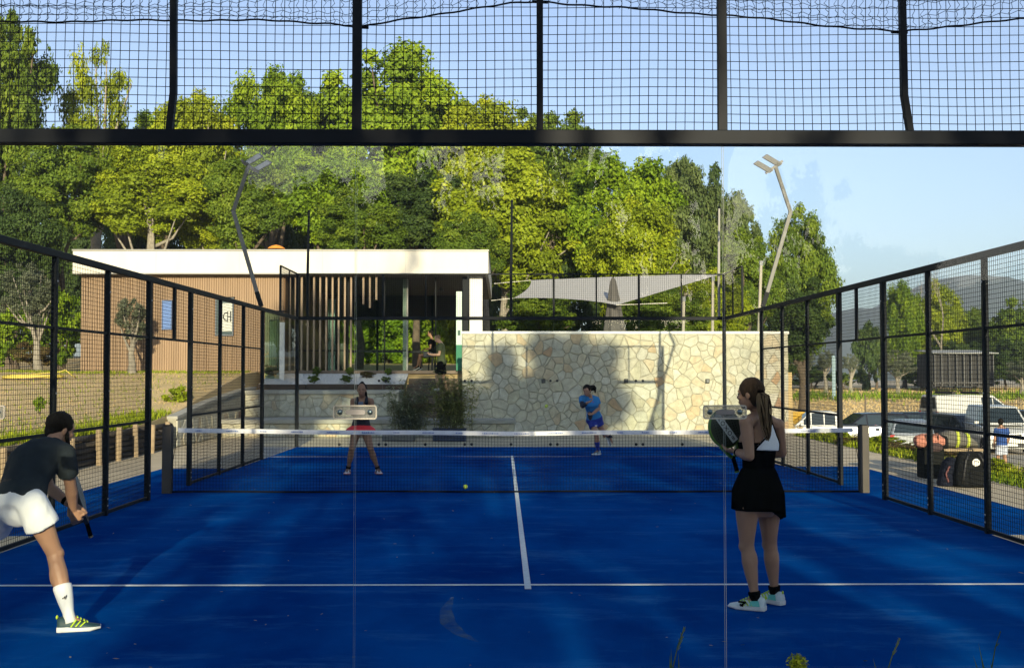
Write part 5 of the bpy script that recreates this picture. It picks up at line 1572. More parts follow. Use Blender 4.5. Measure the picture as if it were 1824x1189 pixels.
# ------------------------------------------------------------------ people
def remesh(b, name, m, parent, voxel=0.008, it=4, wrinkle=0.0, wscale=9.0, label=None, wdir=(1, 1, 1)):
    me = bpy.data.meshes.new('tmp'); me.from_pydata([tuple(p) for p in b.v], [], b.f)
    bm = bmesh.new(); bm.from_mesh(me); bmesh.ops.recalc_face_normals(bm, faces=bm.faces); bm.to_mesh(me); bm.free()
    o = bpy.data.objects.new('tmp', me); COL.objects.link(o)
    md = o.modifiers.new('r', 'REMESH'); md.mode = 'VOXEL'; md.voxel_size = voxel; md.use_smooth_shade = True
    if it:
        s_ = o.modifiers.new('s', 'SMOOTH'); s_.factor = 0.5; s_.iterations = it
    dg = bpy.context.evaluated_depsgraph_get()
    ev = o.evaluated_get(dg)
    nm = bpy.data.meshes.new_from_object(ev)
    bpy.data.objects.remove(o); bpy.data.meshes.remove(me)
    n = len(nm.vertices); co = np.empty(n * 3, dtype=np.float32); nm.vertices.foreach_get('co', co); co = co.reshape(-1, 3).astype(float)
    if wrinkle:
        no = np.empty(n * 3, dtype=np.float32); nm.vertex_normals.foreach_get('vector', no) if hasattr(nm, 'vertex_normals') else nm.vertices.foreach_get('normal', no)
        no = no.reshape(-1, 3)
        w = np.array([noise.noise((p[0] * wscale * wdir[0], p[1] * wscale * wdir[1], p[2] * wscale * wdir[2])) + .5 * noise.noise((p[0] * wscale * 2.3 * wdir[0], p[1] * wscale * 2.3 * wdir[1], p[2] * wscale * 2.3 * wdir[2] + 7)) for p in co])
        co = co + no * (w * wrinkle)[:, None]
    co -= np.array(origin_of(parent))
    nm.vertices.foreach_set('co', co.astype(np.float32).ravel())
    nm.polygons.foreach_set('use_smooth', [True] * len(nm.polygons))
    nm.materials.clear(); nm.materials.append(m); nm.name = name; nm.update()
    ob = bpy.data.objects.new(name, nm); COL.objects.link(ob); ob.parent = parent
    return tag(ob, label)


def V(p): return Vector(p)


def sect(c, X, Y, rx, ry, n=18, e=2.3):
    out = []
    for k in range(n):
        a = 2 * math.pi * k / n; ca, sa = math.cos(a), math.sin(a)
        f = (abs(ca) ** e + abs(sa) ** e) ** (-1 / e)
        out.append(c + X * (rx * f * ca) + Y * (ry * f * sa))
    return out


def limb(b, p, q, prof, n=10, side=None):
    """tapered limb from p to q; prof = [(t, r)] with optional flat factor"""
    d = (q - p); dn = d.normalized()
    x, y = frame(dn)
    if side is not None:
        x = (side - dn * side.dot(dn)).normalized(); y = dn.cross(x)
    b.loft([[p + d * t + (x * math.cos(2 * math.pi * k / n) + y * math.sin(2 * math.pi * k / n)) * r for k in range(n)] for t, r in prof], True)


def hand(b, w, d, palm_n, s=1.0, curl=0.5):
    """palm and five bent fingers from wrist w along d; palm_n = direction the palm faces"""
    d = d.normalized(); pn = (palm_n - d * palm_n.dot(d)).normalized(); x = d.cross(pn)
    k = w + d * (.085 * s)
    b.loft([sect(w + d * (.005 * s), x, pn, .024 * s, .016 * s, 10), sect(w + d * (.045 * s), x, pn, .036 * s, .017 * s, 10), sect(k, x, pn, .038 * s, .013 * s, 10)])
    for i, L in enumerate((.068, .076, .072, .056)):
        st = k + x * ((i - 1.5) * .0195 * s) - d * .012 * s
        pts = [st]; dd = d.copy(); p = st
        for j, f in enumerate((.46, .31, .26)):
            a = curl * (0.75 + .15 * i) * (0.9 if j == 0 else 1.15)
            dd = (dd * math.cos(a) + pn * math.sin(a)).normalized() if j or curl > .2 else dd
            p = p + dd * (L * f * 1.25 * s); pts.append(p)
            pn2 = pn
        b.tube(pts, [.0098 * s, .0095 * s, .0088 * s, .007 * s], 7)
    t0 = w + d * .02 * s + x * .026 * s
    t1 = t0 + (d * .55 + x * .7 + pn * .35).normalized() * .04 * s; t2 = t1 + (d * .8 + x * .1 + pn * .6).normalized() * .03 * s; t3 = t2 + (d * .7 - x * .25 + pn * .7).normalized() * .022 * s
    b.tube([t0, t1, t2, t3], [.013 * s, .011 * s, .0098 * s, .0075 * s], 7)


SPEC_F = [(-.17, .10, .085), (-.06, .158, .112), (.04, .163, .112), (.20, .142, .098), (.36, .118, .085), (.52, .124, .092), (.66, .138, .104), (.80, .142, .094), (.90, .125, .074), (.97, .072, .056), (1.02, .052, .05)]
SPEC_M = [(-.17, .10, .09), (-.06, .152, .112), (.04, .158, .114), (.20, .148, .106), (.36, .142, .102), (.52, .152, .110), (.66, .168, .118), (.80, .176, .110), (.90, .152, .084), (.97, .082, .062), (1.02, .058, .056)]


class Person:
    def __init__(s, label, J, skin, male=False, sc=1.0, voxel=.008, group=None, arch=0.0):
        s.J = {k: V(v) for k, v in J.items()}; J = s.J; s.sc = sc; s.male = male; s.vox = voxel
        s.root = thing('person', label, 'person', ((J['aL'].x + J['aR'].x) / 2, (J['aL'].y + J['aR'].y) / 2, min(J['aL'].z, J['aR'].z) - .09 * sc), group)
        s.spec = SPEC_M if male else SPEC_F
        s.pel = (J['hL'] + J['hR']) / 2; s.neck = J['neck']
        s.latH = (J['hR'] - J['hL']).normalized(); s.latS = (J['sR'] - J['sL']).normalized()
        s.arch = arch
        s.skin = skin

    def spine(s, t):
        up = s.neck - s.pel
        c = s.pel + up * t
        lat = (s.latH.lerp(s.latS, max(0, min(1, t)))).normalized()
        un = up.normalized()
        fwd = un.cross(lat) if False else lat.cross(un) * -1
        # forward = up x right
        fwd = un.cross(lat).normalized()
        lat = fwd.cross(un).normalized()
        c = c - fwd * (s.arch * math.sin(math.pi * max(0, min(1, t))))
        return c, lat, fwd

    def torso(s, b, t0, t1, grow=0.0, depth_add=0.0, steps=14, e=2.3, flare=None):
        sp = s.spec; rings = []
        for i in range(steps + 1):
            t = t0 + (t1 - t0) * i / steps
            for (ta, wa, da), (tb, wb, db) in zip(sp, sp[1:]):
                if ta <= t <= tb or (t < sp[0][0] and ta == sp[0][0]) or (t > sp[-1][0] and tb == sp[-1][0]):
                    f = max(0, min(1, (t - ta) / (tb - ta))); w, d = wa + (wb - wa) * f, da + (db - da) * f; break
            c, lat, fwd = s.spine(t)
            g = grow + (flare(t) if flare else 0)
            bust = 0
            if not s.male: bust = .022 * math.exp(-((t - .70) / .10) ** 2); 
            but = .016 * math.exp(-((t + .02) / .12) ** 2)
            rings.append(sect(c + fwd * (bust - but) * s.sc, lat, fwd, (w + g) * s.sc, (d + g + (bust + but) * .6) * s.sc, 18, e))
        b.loft(rings)

    def body(s, face, hup=(0, 0, 1), hands=None, curl=.6):
        J = s.J; k = s.sc; b = MB(); m = 1.08 if s.male else 1.0
        s.torso(b, -.17, 1.0)
        limb(b, J['neck'] - (J['head'] - J['neck']) * .35, J['head'], [(0, .062 * k * m), (.35, .051 * k * m), (.7, .049 * k * m), (1, .05 * k)])
        # trapezius and shoulders
        for S_, E, W, sd in (('sL', 'eL', 'wL', -1), ('sR', 'eR', 'wR', 1)):
            b.tube([J['neck'] + (J['head'] - J['neck']) * .05, J['neck'].lerp(J[S_], .55), J[S_]], [.045 * k * m, .048 * k * m, .046 * k * m], 10)
            b.ball(J[S_], .053 * k * m, 12, 8)
            limb(b, J[S_], J[E], [(0, .05 * k * m), (.3, .048 * k * m), (.6, .043 * k * m), (1, .036 * k * m)])
            b.ball(J[E], .037 * k * m, 10, 6)
            limb(b, J[E], J[W], [(0, .037 * k * m), (.25, .041 * k * m), (.6, .034 * k * m), (1, .025 * k * m)])
        for H, K, A, T_ in (('hL', 'kL', 'aL', 'tL'), ('hR', 'kR', 'aR', 'tR')):
            kf = (J[T_] - J[A]); kf.z = 0; kf = kf.normalized() if kf.length > 1e-4 else Vector((0, 1, 0))
            limb(b, J[H], J[K], [(-.04, .082 * k * m), (.12, .088 * k), (.4, .079 * k), (.7, .063 * k), (.9, .055 * k), (1, .053 * k)], 14)
            b.ball(J[K] + kf * .006, .055 * k, 12, 8)
            d = J[A] - J[K]
            limb(b, J[K] - kf * .004, J[A], [(0, .052 * k), (.12, .052 * k), (.3, .057 * k), (.5, .050 * k), (.75, .036 * k), (.92, .031 * k), (1.03, .034 * k)], 12)
            b.ball(J[K] + d * .30 - kf * .018 * k, (.046 * k, .046 * k, .10 * k), 12, 8)
            b.tube([J[A], J[A].lerp(J[T_], .5) + Vector((0, 0, -.01)), J[T_]], [.031 * k, .024 * k, .014 * k], 8)
        # head
        F = V(face).normalized(); U = V(hup); U = (U - F * U.dot(F)).normalized(); Rr = F.cross(U)
        s.F, s.U, s.Rr = F, U, Rr; h = J['head']; s.h = h
        ax = (Rr, F, U)
        b.ball(h + U * .025 * k, (.074 * k, .094 * k, .092 * k), 18, 12, ax)
        b.ball(h + F * .030 * k - U * .045 * k, (.058 * k, .064 * k, .070 * k), 14, 10, ax)
        b.ball(h + F * .062 * k - U * .085 * k, (.030 * k, .024 * k, .022 * k), 10, 8, ax)     # chin
        b.tube([h + F * .088 * k + U * .012 * k, h + F * .106 * k - U * .020 * k, h + F * .094 * k - U * .032 * k], [.009 * k, .013 * k, .010 * k], 8)   # nose
        for q in (-1, 1):
            b.ball(h + Rr * q * .076 * k - F * .004 * k - U * .008 * k, (.010 * k, .018 * k, .030 * k), 8, 6, ax)   # ear
            b.ball(h + Rr * q * .040 * k + F * .070 * k - U * .022 * k, (.020 * k, .016 * k, .018 * k), 8, 6, ax)   # cheek
            b.ball(h + Rr * q * .030 * k + F * .080 * k + U * .026 * k, (.024 * k, .012 * k, .008 * k), 8, 6, ax)   # brow
        b.ball(h + F * .088 * k - U * .055 * k, (.024 * k, .012 * k, .012 * k), 8, 6, ax)      # lips
        if hands:
            for w, (d, pn) in hands.items(): hand(b, J[w], V(d), V(pn), k * (1.08 if s.male else .96), curl)
        body = remesh(b, 'body', s.skin, s.root, s.vox, 3)
        DK = M('eye_dark', (.02, .015, .012), .3); LP = M('lip_tone', (.36, .14, .11), .6)
        for q in (-1, 1):
            b = MB(); b.ball(h + Rr * q * .030 * k + F * .0845 * k + U * .008 * k, (.013 * k, .008 * k, .0065 * k), 10, 6, ax); b.build('eye', DK, body)
            b = MB(); b.tube([h + Rr * q * (.016 + .013 * j) * k + F * (.092 - .004 * j * j) * k + U * (.026 + .003 * (j == 1)) * k for j in range(3)], [.003 * k, .004 * k, .002 * k], 5); b.build('eyebrow', DK, body)
        b = MB(); b.ball(h + F * .0965 * k - U * .055 * k, (.019 * k, .006 * k, .006 * k), 8, 6, ax); b.build('mouth', LP, body)
        return body

    def shoe(s, A, T_, upper, sole, extra=None, stripe=None, lift=0.0, sock=None, sock_h=.06, pitch=None):
        J = s.J; k = s.sc; a = J[A]; f = (J[T_] - a)
        if pitch is None: f.z = 0
        f = f.normalized(); up = Vector((0, 0, 1)) if pitch is None else (Vector((0, 0, 1)) - f * f.z).normalized()
        sd_ = f.cross(up); g = a - up * .085 * k
        prof = [(-.075, .028, .092), (-.05, .037, .098), (-.01, .038, .096), (.035, .040, .084), (.08, .045, .064), (.125, .048, .048), (.162, .046, .040), (.188, .036, .033)]
        rings = [[g + f * x * k + sd_ * (math.cos(q) * w * k) + up * ((.022 + max(0, math.sin(q)) * (h - .022)) * k) if math.sin(q) >= 0 else g + f * x * k + sd_ * (math.cos(q) * w * k) + up * .018 * k for q in [2 * math.pi * j / 14 for j in range(14)]] for x, w, h in prof]
        b = MB(); b.loft(rings); sh = b.build('shoe', upper, s.root, smooth=True)
        rings = []
        for x, w, h in prof:
            w2 = w + .005; z1 = .026 + (.008 if x < 0 else 0); z0 = .0 if x < .13 else .006 + (x - .13) * .12
            rings.append([g + f * x * 1.03 * k + sd_ * u * w2 * k + up * z * k for u, z in ((-.92, z0), (.92, z0), (1, z0 + .01), (1, z1), (-1, z1), (-1, z0 + .01))])
        b = MB(); b.loft(rings); b.build('sole', sole, sh, bevel=.003)
        if stripe:
            for q in (-1, 1):
                b = MB()
                for j in range(3):
                    x = .03 + j * .028
                    p0 = g + f * (x - .02) * k + sd_ * q * .0435 * k + up * .034 * k; p1 = g + f * (x + .012) * k + sd_ * q * .034 * k + up * (.078 - j * .008) * k
                    b.bar(p0, p1, .007 * k, .006 * k)
                b.build('side_stripe', stripe, sh, kind='stuff')
            b = MB()
            for j in range(4):
                x = .045 + j * .02; z = .090 - j * .011
                b.bar(g + f * x * k - sd_ * .022 * k + up * z * k, g + f * (x + .006) * k + sd_ * .022 * k + up * z * k, .008 * k, .006 * k)
            b.build('lace', stripe, sh, kind='stuff')
            b = MB(); b.ball(g - f * .076 * k + up * .095 * k, (.008, .012, .014), 8, 6); b.build('heel_tab', stripe, sh)
        if extra:
            for q in (-1, 1):
                b = MB(); b.add([g + f * x * k + sd_ * q * w * k + up * z * k for x, w, z in ((-.045, .0405, .034), (.03, .0435, .034), (.025, .037, .068), (-.035, .036, .075))], [(0, 1, 2, 3)])
                b.v = b.v + [tuple(V(p) + sd_ * q * .004) for p in b.v]; b.f = [(4, 5, 6, 7), (0, 1, 5, 4), (1, 2, 6, 5), (2, 3, 7, 6), (3, 0, 4, 7)]
                b.build('side_panel', extra, sh)
        if sock:
            d = (J['k' + A[1]] - a).normalized()
            b = MB(); limb(b, a - d * .035 * k, a + d * sock_h * k, [(0, .037 * k), (.3, .036 * k), (.6, .038 * k + .055 * sock_h), (.93, .040 * k + .095 * sock_h), (1, .038 * k + .095 * sock_h)], 14)
            return sh, b.build('sock', sock, s.root, smooth=True)
        return sh, None

    def sleeve(s, b, S_, E, t1, r0, r1):
        J = s.J; k = s.sc
        b.ball(J[S_], r0 * k, 12, 8); limb(b, J[S_], J[E], [(0, r0 * k), (t1 * .5, (r0 + r1) / 2 * k), (t1, r1 * k)], 14)

    def leg_cloth(s, b, H, K, t1, r0, r1):
        J = s.J; k = s.sc
        limb(b, J[H], J[K], [(-.26, r0 * .4 * k), (-.18, r0 * .75 * k), (-.06, r0 * .95 * k), (.1, r0 * k), (t1 * .6, (r0 + r1) / 2 * k), (t1, r1 * k)], 16)


def skin_mat(n, c): return M(n, c, .5, var=.12, scale=10, spec=.35)


SK_T = skin_mat('skin_tan', (.36, .20, .125)); SK_P = skin_mat('skin_fair', (.46, .28, .19)); SK_D = skin_mat('skin_olive', (.27, .145, .085))
HAIR_D = M('hair_dark', (.010, .008, .006), .7, spec=.12, var=.4, scale=60, stretch=(1, 1, .1), bump=.5, bscale=90)
HAIR_B = M('hair_brown', (.055, .032, .017), .7, spec=.15, var=.45, scale=50, stretch=(2, 2, .15), bump=.6, bscale=80)
HAIR_L = M('hair_blonde_ends', (.27, .175, .09), .7, spec=.2, var=.5, scale=50, stretch=(3, 3, .12), bump=.6, bscale=80)
CB = M('cloth_black', (.004, .004, .005), .9, spec=.04)
CB.node_tree.nodes['Principled BSDF'].inputs['IOR'].default_value = 1.03
CW = M('cloth_white', (.70, .71, .73), .85)
SOLE_W = M('shoe_sole_white', (.62, .62, .60), .6)


def racket(name, label, centre, normal, updir, face, rim, band=None, s=1.0, letters=None):
    N_ = V(normal).normalized(); U = V(updir); U = (U - N_ * U.dot(N_)).normalized(); X = U.cross(N_)
    c = V(centre)
    t = thing(name, label, 'racket', c)
    def outline(k, sc_=1.0): a = 2 * math.pi * k / 40; return (.13 * s * sc_ * math.cos(a), (.142 if math.sin(a) > 0 else .150) * s * sc_ * math.sin(a))
    def ring(sc_, off): return [c + X * outline(k, sc_)[0] + U * outline(k, sc_)[1] + N_ * off for k in range(40)]
    b = MB(); b.loft([ring(.93, -.019), ring(.96, -.015), ring(.96, .015), ring(.93, .019)]); fc = b.build('face', face, t)
    b = MB(); b.loft([ring(.925, -.017), ring(.99, -.019), ring(1.01, -.008), ring(1.01, .008), ring(.99, .019), ring(.925, .017)], False); b.build('frame', rim, t, smooth=True)
    b = MB()
    for q in (-1, 1): b.bar(c + X * q * .075 * s - U * .125 * s, c + X * q * .012 * s - U * .225 * s, .02 * s, .03 * s, N_)
    b.bar(c - X * .045 * s - U * .178 * s, c + X * .045 * s - U * .178 * s, .012 * s, .024 * s, N_)
    b.build('throat', rim, t, kind='stuff')
    MB().tube([c - U * .215 * s, c - U * .33 * s], [.0155 * s, .0165 * s], 10).build('handle', CB, t)
    MB().tube([c - U * .331 * s, c - U * .342 * s], [.0185 * s, .0185 * s], 10).build('handle_cap', rim, t)
    b = MB()
    for i in range(-4, 5):
        for j in range(-4, 5):
            if i * i + j * j < 18 and (i + j) % 2 == 0 and abs(i + j * .5) > 1.4: b.lathe([(.0045 * s, 0), (.001, .0005)], (0, 0, 0), 6); 
    if band:
        D = (U * .93 - X * .37).normalized(); W = D.cross(N_)
        for e in (-1, 1):
            b = MB(); b.obox(c + N_ * e * .0205, D * .122 * s, W * .026 * s, N_ * .0012); b.build('band', band, fc)
        if letters:
            for i, ch in enumerate(letters): text_mesh(ch, .05 * s, 'letter', CB, fc, c + N_ * .0225 + D * (.085 - i * .045) * s, W, D, .0006)
    hb = MB()
    for i in range(-5, 6):
        for j in range(-5, 6):
            px_, py_ = i * .021 * s, j * .021 * s
            if (px_ / .105) ** 2 + (py_ / .115) ** 2 < s * s and (not band or abs(px_ * .93 + py_ * .37) > .034 * s):
                for e in (-1, 1): hb.tube([c + X * px_ + U * py_ + N_ * e * .0192, c + X * px_ + U * py_ + N_ * e * .0196], .0042 * s, 6)
    hb.build('hole', CB, fc, kind='stuff')
    return t


# --- woman at the right, seen from behind
YW = 2.15
J = dict(neck=at(1352, 741, YW + .03), head=at(1338, 702, YW - .02),
         sL=at(1329, 752, YW - .13), sR=at(1385, 757, YW + .12),
         eL=at(1335, 812, YW - .17), eR=at(1393, 806, YW + .20),
         wL=at(1311, 804, YW + .07), wR=at(1352, 806, YW + .33),
         hL=at(1331, 892, YW - .06), hR=at(1369, 893, YW + .06),
         kL=at(1330, 972, YW - .04), kR=at(1371, 969, YW + .12),
         aL=at(1345, 1058, YW - .08), aR=at(1380, 1046, YW + .14),
         tL=at(1315, 1076, YW - .02), tR=at(1362, 1058, YW + .22))
for a, g_ in (('aL', 'tL'), ('aR', 'tR')):
    J[a].z = .088; J[g_].z = .03
W1 = Person('woman in black dress and white racerback with long ponytail, seen from behind on the right', J, SK_T, False, 1.0, .0065)
w1body = W1.body((-.80, .58, -.05), hands={'wL': ((-.75, .6, .1), (.3, .2, .9)), 'wR': ((-.8, .3, .1), (0, .2, 1))}, curl=.75)
b = MB(); W1.torso(b, -.02, .69, .010, e=2.3); limb(b, J['sL'].lerp(J['neck'], .42), J['sL'].lerp(J['neck'], .42) - Vector((0, 0, .12)), [(0, .02), (1, .03)])
top = remesh(b, 'dress_top', CB, W1.root, .008, 3, .005, 11)
# white racer back panel: narrow between the shoulder blades, wide below
rings = []
for t_, w_, f_ in ((.60, .128, .004), (.64, .124, .004), (.69, .104, .003), (.74, .074, .002), (.78, .052, .004), (.88, .036, .004), (.985, .032, .002)):
    c, lat, fwd = W1.spine(t_)
    dep = np.interp(t_, [x[0] for x in SPEC_F], [x[2] for x in SPEC_F])
    wid = np.interp(t_, [x[0] for x in SPEC_F], [x[1] for x in SPEC_F])
    r = []
    for k in range(12):
        u = -1 + 2 * k / 11; xx = u * w_; yy = (dep + .020) * (1 - (abs(xx) / (wid + .014)) ** 2.3) ** (1 / 2.3) if abs(xx) < wid + .013 else 0.0
        r.append(c + lat * (xx + .012) - fwd * yy)
    r2 = [p + fwd * .018 for p in r][::-1]
    rings.append(r + r2)
b = MB(); b.loft(rings); remesh(b, 'racerback', CW, W1.root, .006, 2)
rings2 = []
for q in (-1, 1):       # black piping along the panel
    b = MB(); pts = []
    for r in rings: pts.append(r[0 if q < 0 else 11])
    b.tube(pts, .006, 6); b.build('piping', CB, W1.root, smooth=True)
def skirt(P, m, t_top, z_hem, flare, name='skirt', n=40, wav=.010, hemfn=None, label=None):
    b = MB(); rings = []
    for i in range(15):
        f = i / 14
        c, lat, fwd = P.spine(t_top)
        f2 = Vector((fwd.x, fwd.y, 0)).normalized(); l2 = Vector((lat.x, lat.y, 0)).normalized()
        ring = []
        for k in range(n):
            a = 2 * math.pi * k / n
            zz = c.z + ((z_hem + (hemfn(a) if hemfn else 0)) - c.z) * f
            w = (.134 + (.195 - .134) * min(1, f * 1.9) ** .8 + flare * f) * P.sc; d = (.100 + (.176 - .100) * min(1, f * 1.9) ** .8 + flare * f) * P.sc
            ww = 1 + wav * 8 * f * math.sin(7 * a + 1.0) * .35 + wav * 4 * f * math.sin(13 * a)
            cc = Vector((c.x + (P.pel.x - c.x) * min(1, f * 1.6), c.y + (P.pel.y - c.y) * min(1, f * 1.6), zz))
            ring.append(cc + l2 * (w * ww * math.cos(a)) + f2 * (d * ww * math.sin(a)))
        rings.append(ring)
    b.loft(rings)
    return b.build(name, m, P.root, smooth=True, label=label)
zh = at(1345, 912, YW).z
skirt(W1, CB, .40, zh, .006, 'skirt', hemfn=lambda a: -.045 * math.cos(a) - .02 * math.cos(2 * a))
sA = M('shoe_white_mint', (.55, .62, .62), .6); sM = M('mint_panel', (.12, .50, .42), .6); sY = M('lime_lace', (.38, .55, .03), .6)
for a, g_ in (('aL', 'tL'), ('aR', 'tR')): W1.shoe(a, g_, sA, SOLE_W, sM, sY, sock=CB, sock_h=.05)
# dark brand-like wedge on the outer side of the near shoe
f = (J['tL'] - J['aL']); f.z = 0; f.normalize(); sd_ = f.cross(Vector((0, 0, 1))); g0 = J['aL'] - Vector((0, 0, .085))
sgn = -1 if (sd_.y > 0) else 1
b = MB()
for p0, p1 in (((.095, .03), (.055, .06)), ((.055, .06), (.11, .058)), ((.075, .03), (.10, .04))):
    b.bar(g0 + f * p0[0] + sd_ * sgn * .049 + Vector((0, 0, p0[1])), g0 + f * p1[0] + sd_ * sgn * .046 + Vector((0, 0, p1[1])), .009, .012)
b.build('shoe_mark', CB, W1.root)
# hair and ponytail
h, F, U, Rr = W1.h, W1.F, W1.U, W1.Rr
b = MB(); b.ball(h - F * .008 + U * .034, (.084, .096, .094), 20, 14, (Rr, F, U)); b.ball(h - F * .045 - U * .02, (.066, .058, .075), 14, 10, (Rr, F, U))
tie = at(1353, 697, YW - .09); b.tube([h - F * .07 + U * .03, tie], [.045, .026], 10)
remesh(b, 'hair', HAIR_B, W1.root, .007, 3, .003, 30, wdir=(1, 1, .2))
rr = random.Random(2)
ctrl = [tie, at(1360, 705, YW - .125), at(1363, 730, YW - .14), at(1366, 760, YW - .145), at(1369, 779, YW - .14)]
for i in range(64):
    u, w = rr.gauss(0, .55), rr.gauss(0, .55); pts = []
    spread = (.006, .026, .034, .028, .010)
    tipcut = rr.uniform(.75, 1.08)
    for q, p in enumerate(ctrl): pts.append(ctrl[0].lerp(p, 1) + Vector((u * spread[q], w * spread[q] * .7, (p - ctrl[0]).z * (tipcut - 1) * (q / 4))))
    fine = []
    for q in range(4):
        for e in range(3): fine.append(pts[q].lerp(pts[q + 1], e / 3) + Vector((.006 * math.sin(q * 2.2 + e * .7 + i), .004 * math.cos(q * 2 + e + i * 2), 0)))
    fine.append(pts[-1])
    rad = [.0048 * (1 - .8 * (j / len(fine)) ** 2) + .0012 for j in range(len(fine))]
    MB().tube(fine, rad, 5).build('ponytail_lock', HAIR_L if i % 3 else HAIR_B, W1.root, smooth=True)
MB().lathe([(.022, -.012), (.028, -.006), (.028, .006), (.022, .012)], tie, 12).build('hair_tie', CB, W1.root)
# small tattoo mark on the shoulder blade, wrist band, earring
q = at(1351, 760, YW - .138)
MB().tube([J['wL'].lerp(J['eL'], .10), J['wL'].lerp(J['eL'], .2)], [.0295, .031], 12).build('wristband', CB, W1.root)
racket('padel_racket', 'round black and lime padel racket held up by the woman on the right', at(1291, 762, YW + .16), (.25, -.95, .1), (-.28, .1, .95), M('racket_black_green', (.012, .022, .012), .35), M('racket_lime', (.085, .20, .012), .4), M('racket_band', (.45, .50, .48), .5), 1.0, ['A', 'O', 'X', 'O', '8'])

# --- man at the left, bending forward
J = dict(neck=at(92, 791, 1.92), head=at(107, 764, 2.02),
         sR=at(116, 808, 1.76), sL=at(62, 798, 2.10),
         eR=at(126, 866, 1.90), eL=at(88, 868, 2.2),
         wR=at(131, 906, 2.03), wL=at(124, 897, 2.12),
         hR=at(58, 897, 1.50), hL=at(14, 900, 1.66),
         kR=at(98, 986, 1.58), kL=at(-48, 985, 1.95),
         aR=at(124, 1090, 1.46), aL=at(-95, 1080, 1.85),
         tR=at(160, 1108, 1.50), tL=at(-60, 1098, 1.95))
for a, g_ in (('aL', 'tL'), ('aR', 'tR')): J[a].z = .088; J[g_].z = .03
M1 = Person('man in charcoal shirt and white shorts bending forward at the left picture edge', J, SK_T, True, 1.02, .0068, arch=.055)
M1.body((.62, .74, -.26), (.25, .2, .95), hands={'wR': ((.1, .3, -.9), (-.2, .9, .2)), 'wL': ((.75, .1, -.65), (.1, -.9, .2))}, curl=.8)
CHAR = M('cloth_charcoal', (.027, .034, .040), .95, spec=.1, var=.25, scale=14)
b = MB(); M1.torso(b, -.05, .97, .030, steps=16); M1.sleeve(b, 'sR', 'eR', .62, .072, .070); M1.sleeve(b, 'sL', 'eL', .62, .072, .068)
for S_ in ('sL', 'sR'): b.tube([J['neck'].lerp(J[S_], .1), J['neck'].lerp(J[S_], .6), J[S_]], [.062, .068, .070], 12)
remesh(b, 'shirt', CHAR, M1.root, .009, 3, .007, 6, wdir=(1, 1, 1.8))
b = MB(); M1.torso(b, -.17, .10, .024, steps=6); M1.leg_cloth(b, 'hR', 'kR', .46, .104, .116); M1.leg_cloth(b, 'hL', 'kL', .46, .104, .116); b.ball(M1.pel - V((0, 0, .02)), (.15, .12, .13), 16, 12)
sho = remesh(b, 'shorts', CW, M1.root, .012, 7, .009, 7, wdir=(1.6, 1.6, .7))
q = J['hR'].lerp(J['kR'], .40)
# hair, beard
h, F, U, Rr = M1.h, M1.F, M1.U, M1.Rr
b = MB(); b.ball(h - F * .016 + U * .036, (.086, .101, .094), 20, 14, (Rr, F, U)); b.ball(h - F * .05 - U * .015, (.07, .055, .07), 14, 10, (Rr, F, U))
remesh(b, 'hair', HAIR_D, M1.root, .007, 2, .005, 28)
b = MB()
for q in (-1, 1): b.tube([h + Rr * q * .071 + F * .018 + U * .0, h + Rr * q * .064 + F * .035 - U * .05, h + Rr * q * .035 + F * .072 - U * .088, h + F * .086 - U * .098], [.010, .016, .018, .018], 8)
remesh(b, 'beard', HAIR_D, M1.root, .006, 2)
gS = M('shoe_dark_teal', (.015, .045, .055), .6); gY = M('neon_yellow', (.45, .62, .02), .6)
SOCK = M('sock_white', (.72, .72, .72), .85)
_, sk = M1.shoe('aR', 'tR', gS, SOLE_W, None, gY, sock=SOCK, sock_h=.22)
M1.shoe('aL', 'tL', gS, SOLE_W, None, gY, sock=SOCK, sock_h=.22)
# three slanting bars printed on the sock
d = (J['kR'] - J['aR']).normalized(); cpos = J['aR'] + d * .155 + Vector((.020, -.056, 0))
b = MB()
for i in range(3): b.bar(cpos + Vector((-.012 + .011 * i, -.001 * i, -.012)), cpos + Vector((-.006 + .011 * i, -.001 * i, -.002 + .008 * i)), .005, .004)
b.build('sock_mark', CB, M1.root, kind='stuff')
MB().tube([J['wL'].lerp(J['eL'], .12), J['wL'].lerp(J['eL'], .24)], [.033, .034], 12).build('wristband', CB, M1.root)
racket('padel_racket', 'dark padel racket held low by the man at the left, mostly hidden by his arm', at(140, 880, 2.30), (.93, .25, .25), (.2, -.1, .95), M('racket_grey', (.16, .19, .20), .4), M('racket_dark', (.02, .025, .03), .4), None, 1.0)

# --- woman at the far side, facing the viewer
Y2 = 13.0
J = dict(neck=at(645, 709, Y2 + .02), head=at(644.5, 694, Y2 - .05),
         sR=at(629, 714, Y2), sL=at(661, 714, Y2), eR=at(627, 735, Y2 - .02), eL=at(664, 735, Y2 - .02),
         wR=at(638, 744, Y2 - .24), wL=at(651, 744, Y2 - .24),
         hR=at(635, 765, Y2 + .06), hL=at(651, 765, Y2 + .06), kR=at(627, 799, Y2 - .06), kL=at(660, 799, Y2 - .06),
         aR=at(620, 832, Y2 + .02), aL=at(673, 832, Y2 + .02), tR=at(617, 838, Y2 - .14), tL=at(677, 838, Y2 - .14))
for a, g_ in (('aL', 'tL'), ('aR', 'tR')): J[a].z = .088; J[g_].z = .03
W2 = Person('woman in black tank top and red skirt facing the viewer beyond the net', J, SK_D, False, 1.0, .010)
W2.body((.0, -1, -.05), hands={'wR': ((.5, -.8, .1), (.8, 0, .5)), 'wL': ((-.5, -.8, .1), (-.8, 0, .5))}, curl=.7)
NAVY = M('cloth_navy_black', (.012, .014, .022), .85)
b = MB(); W2.torso(b, -.04, .80, .012)
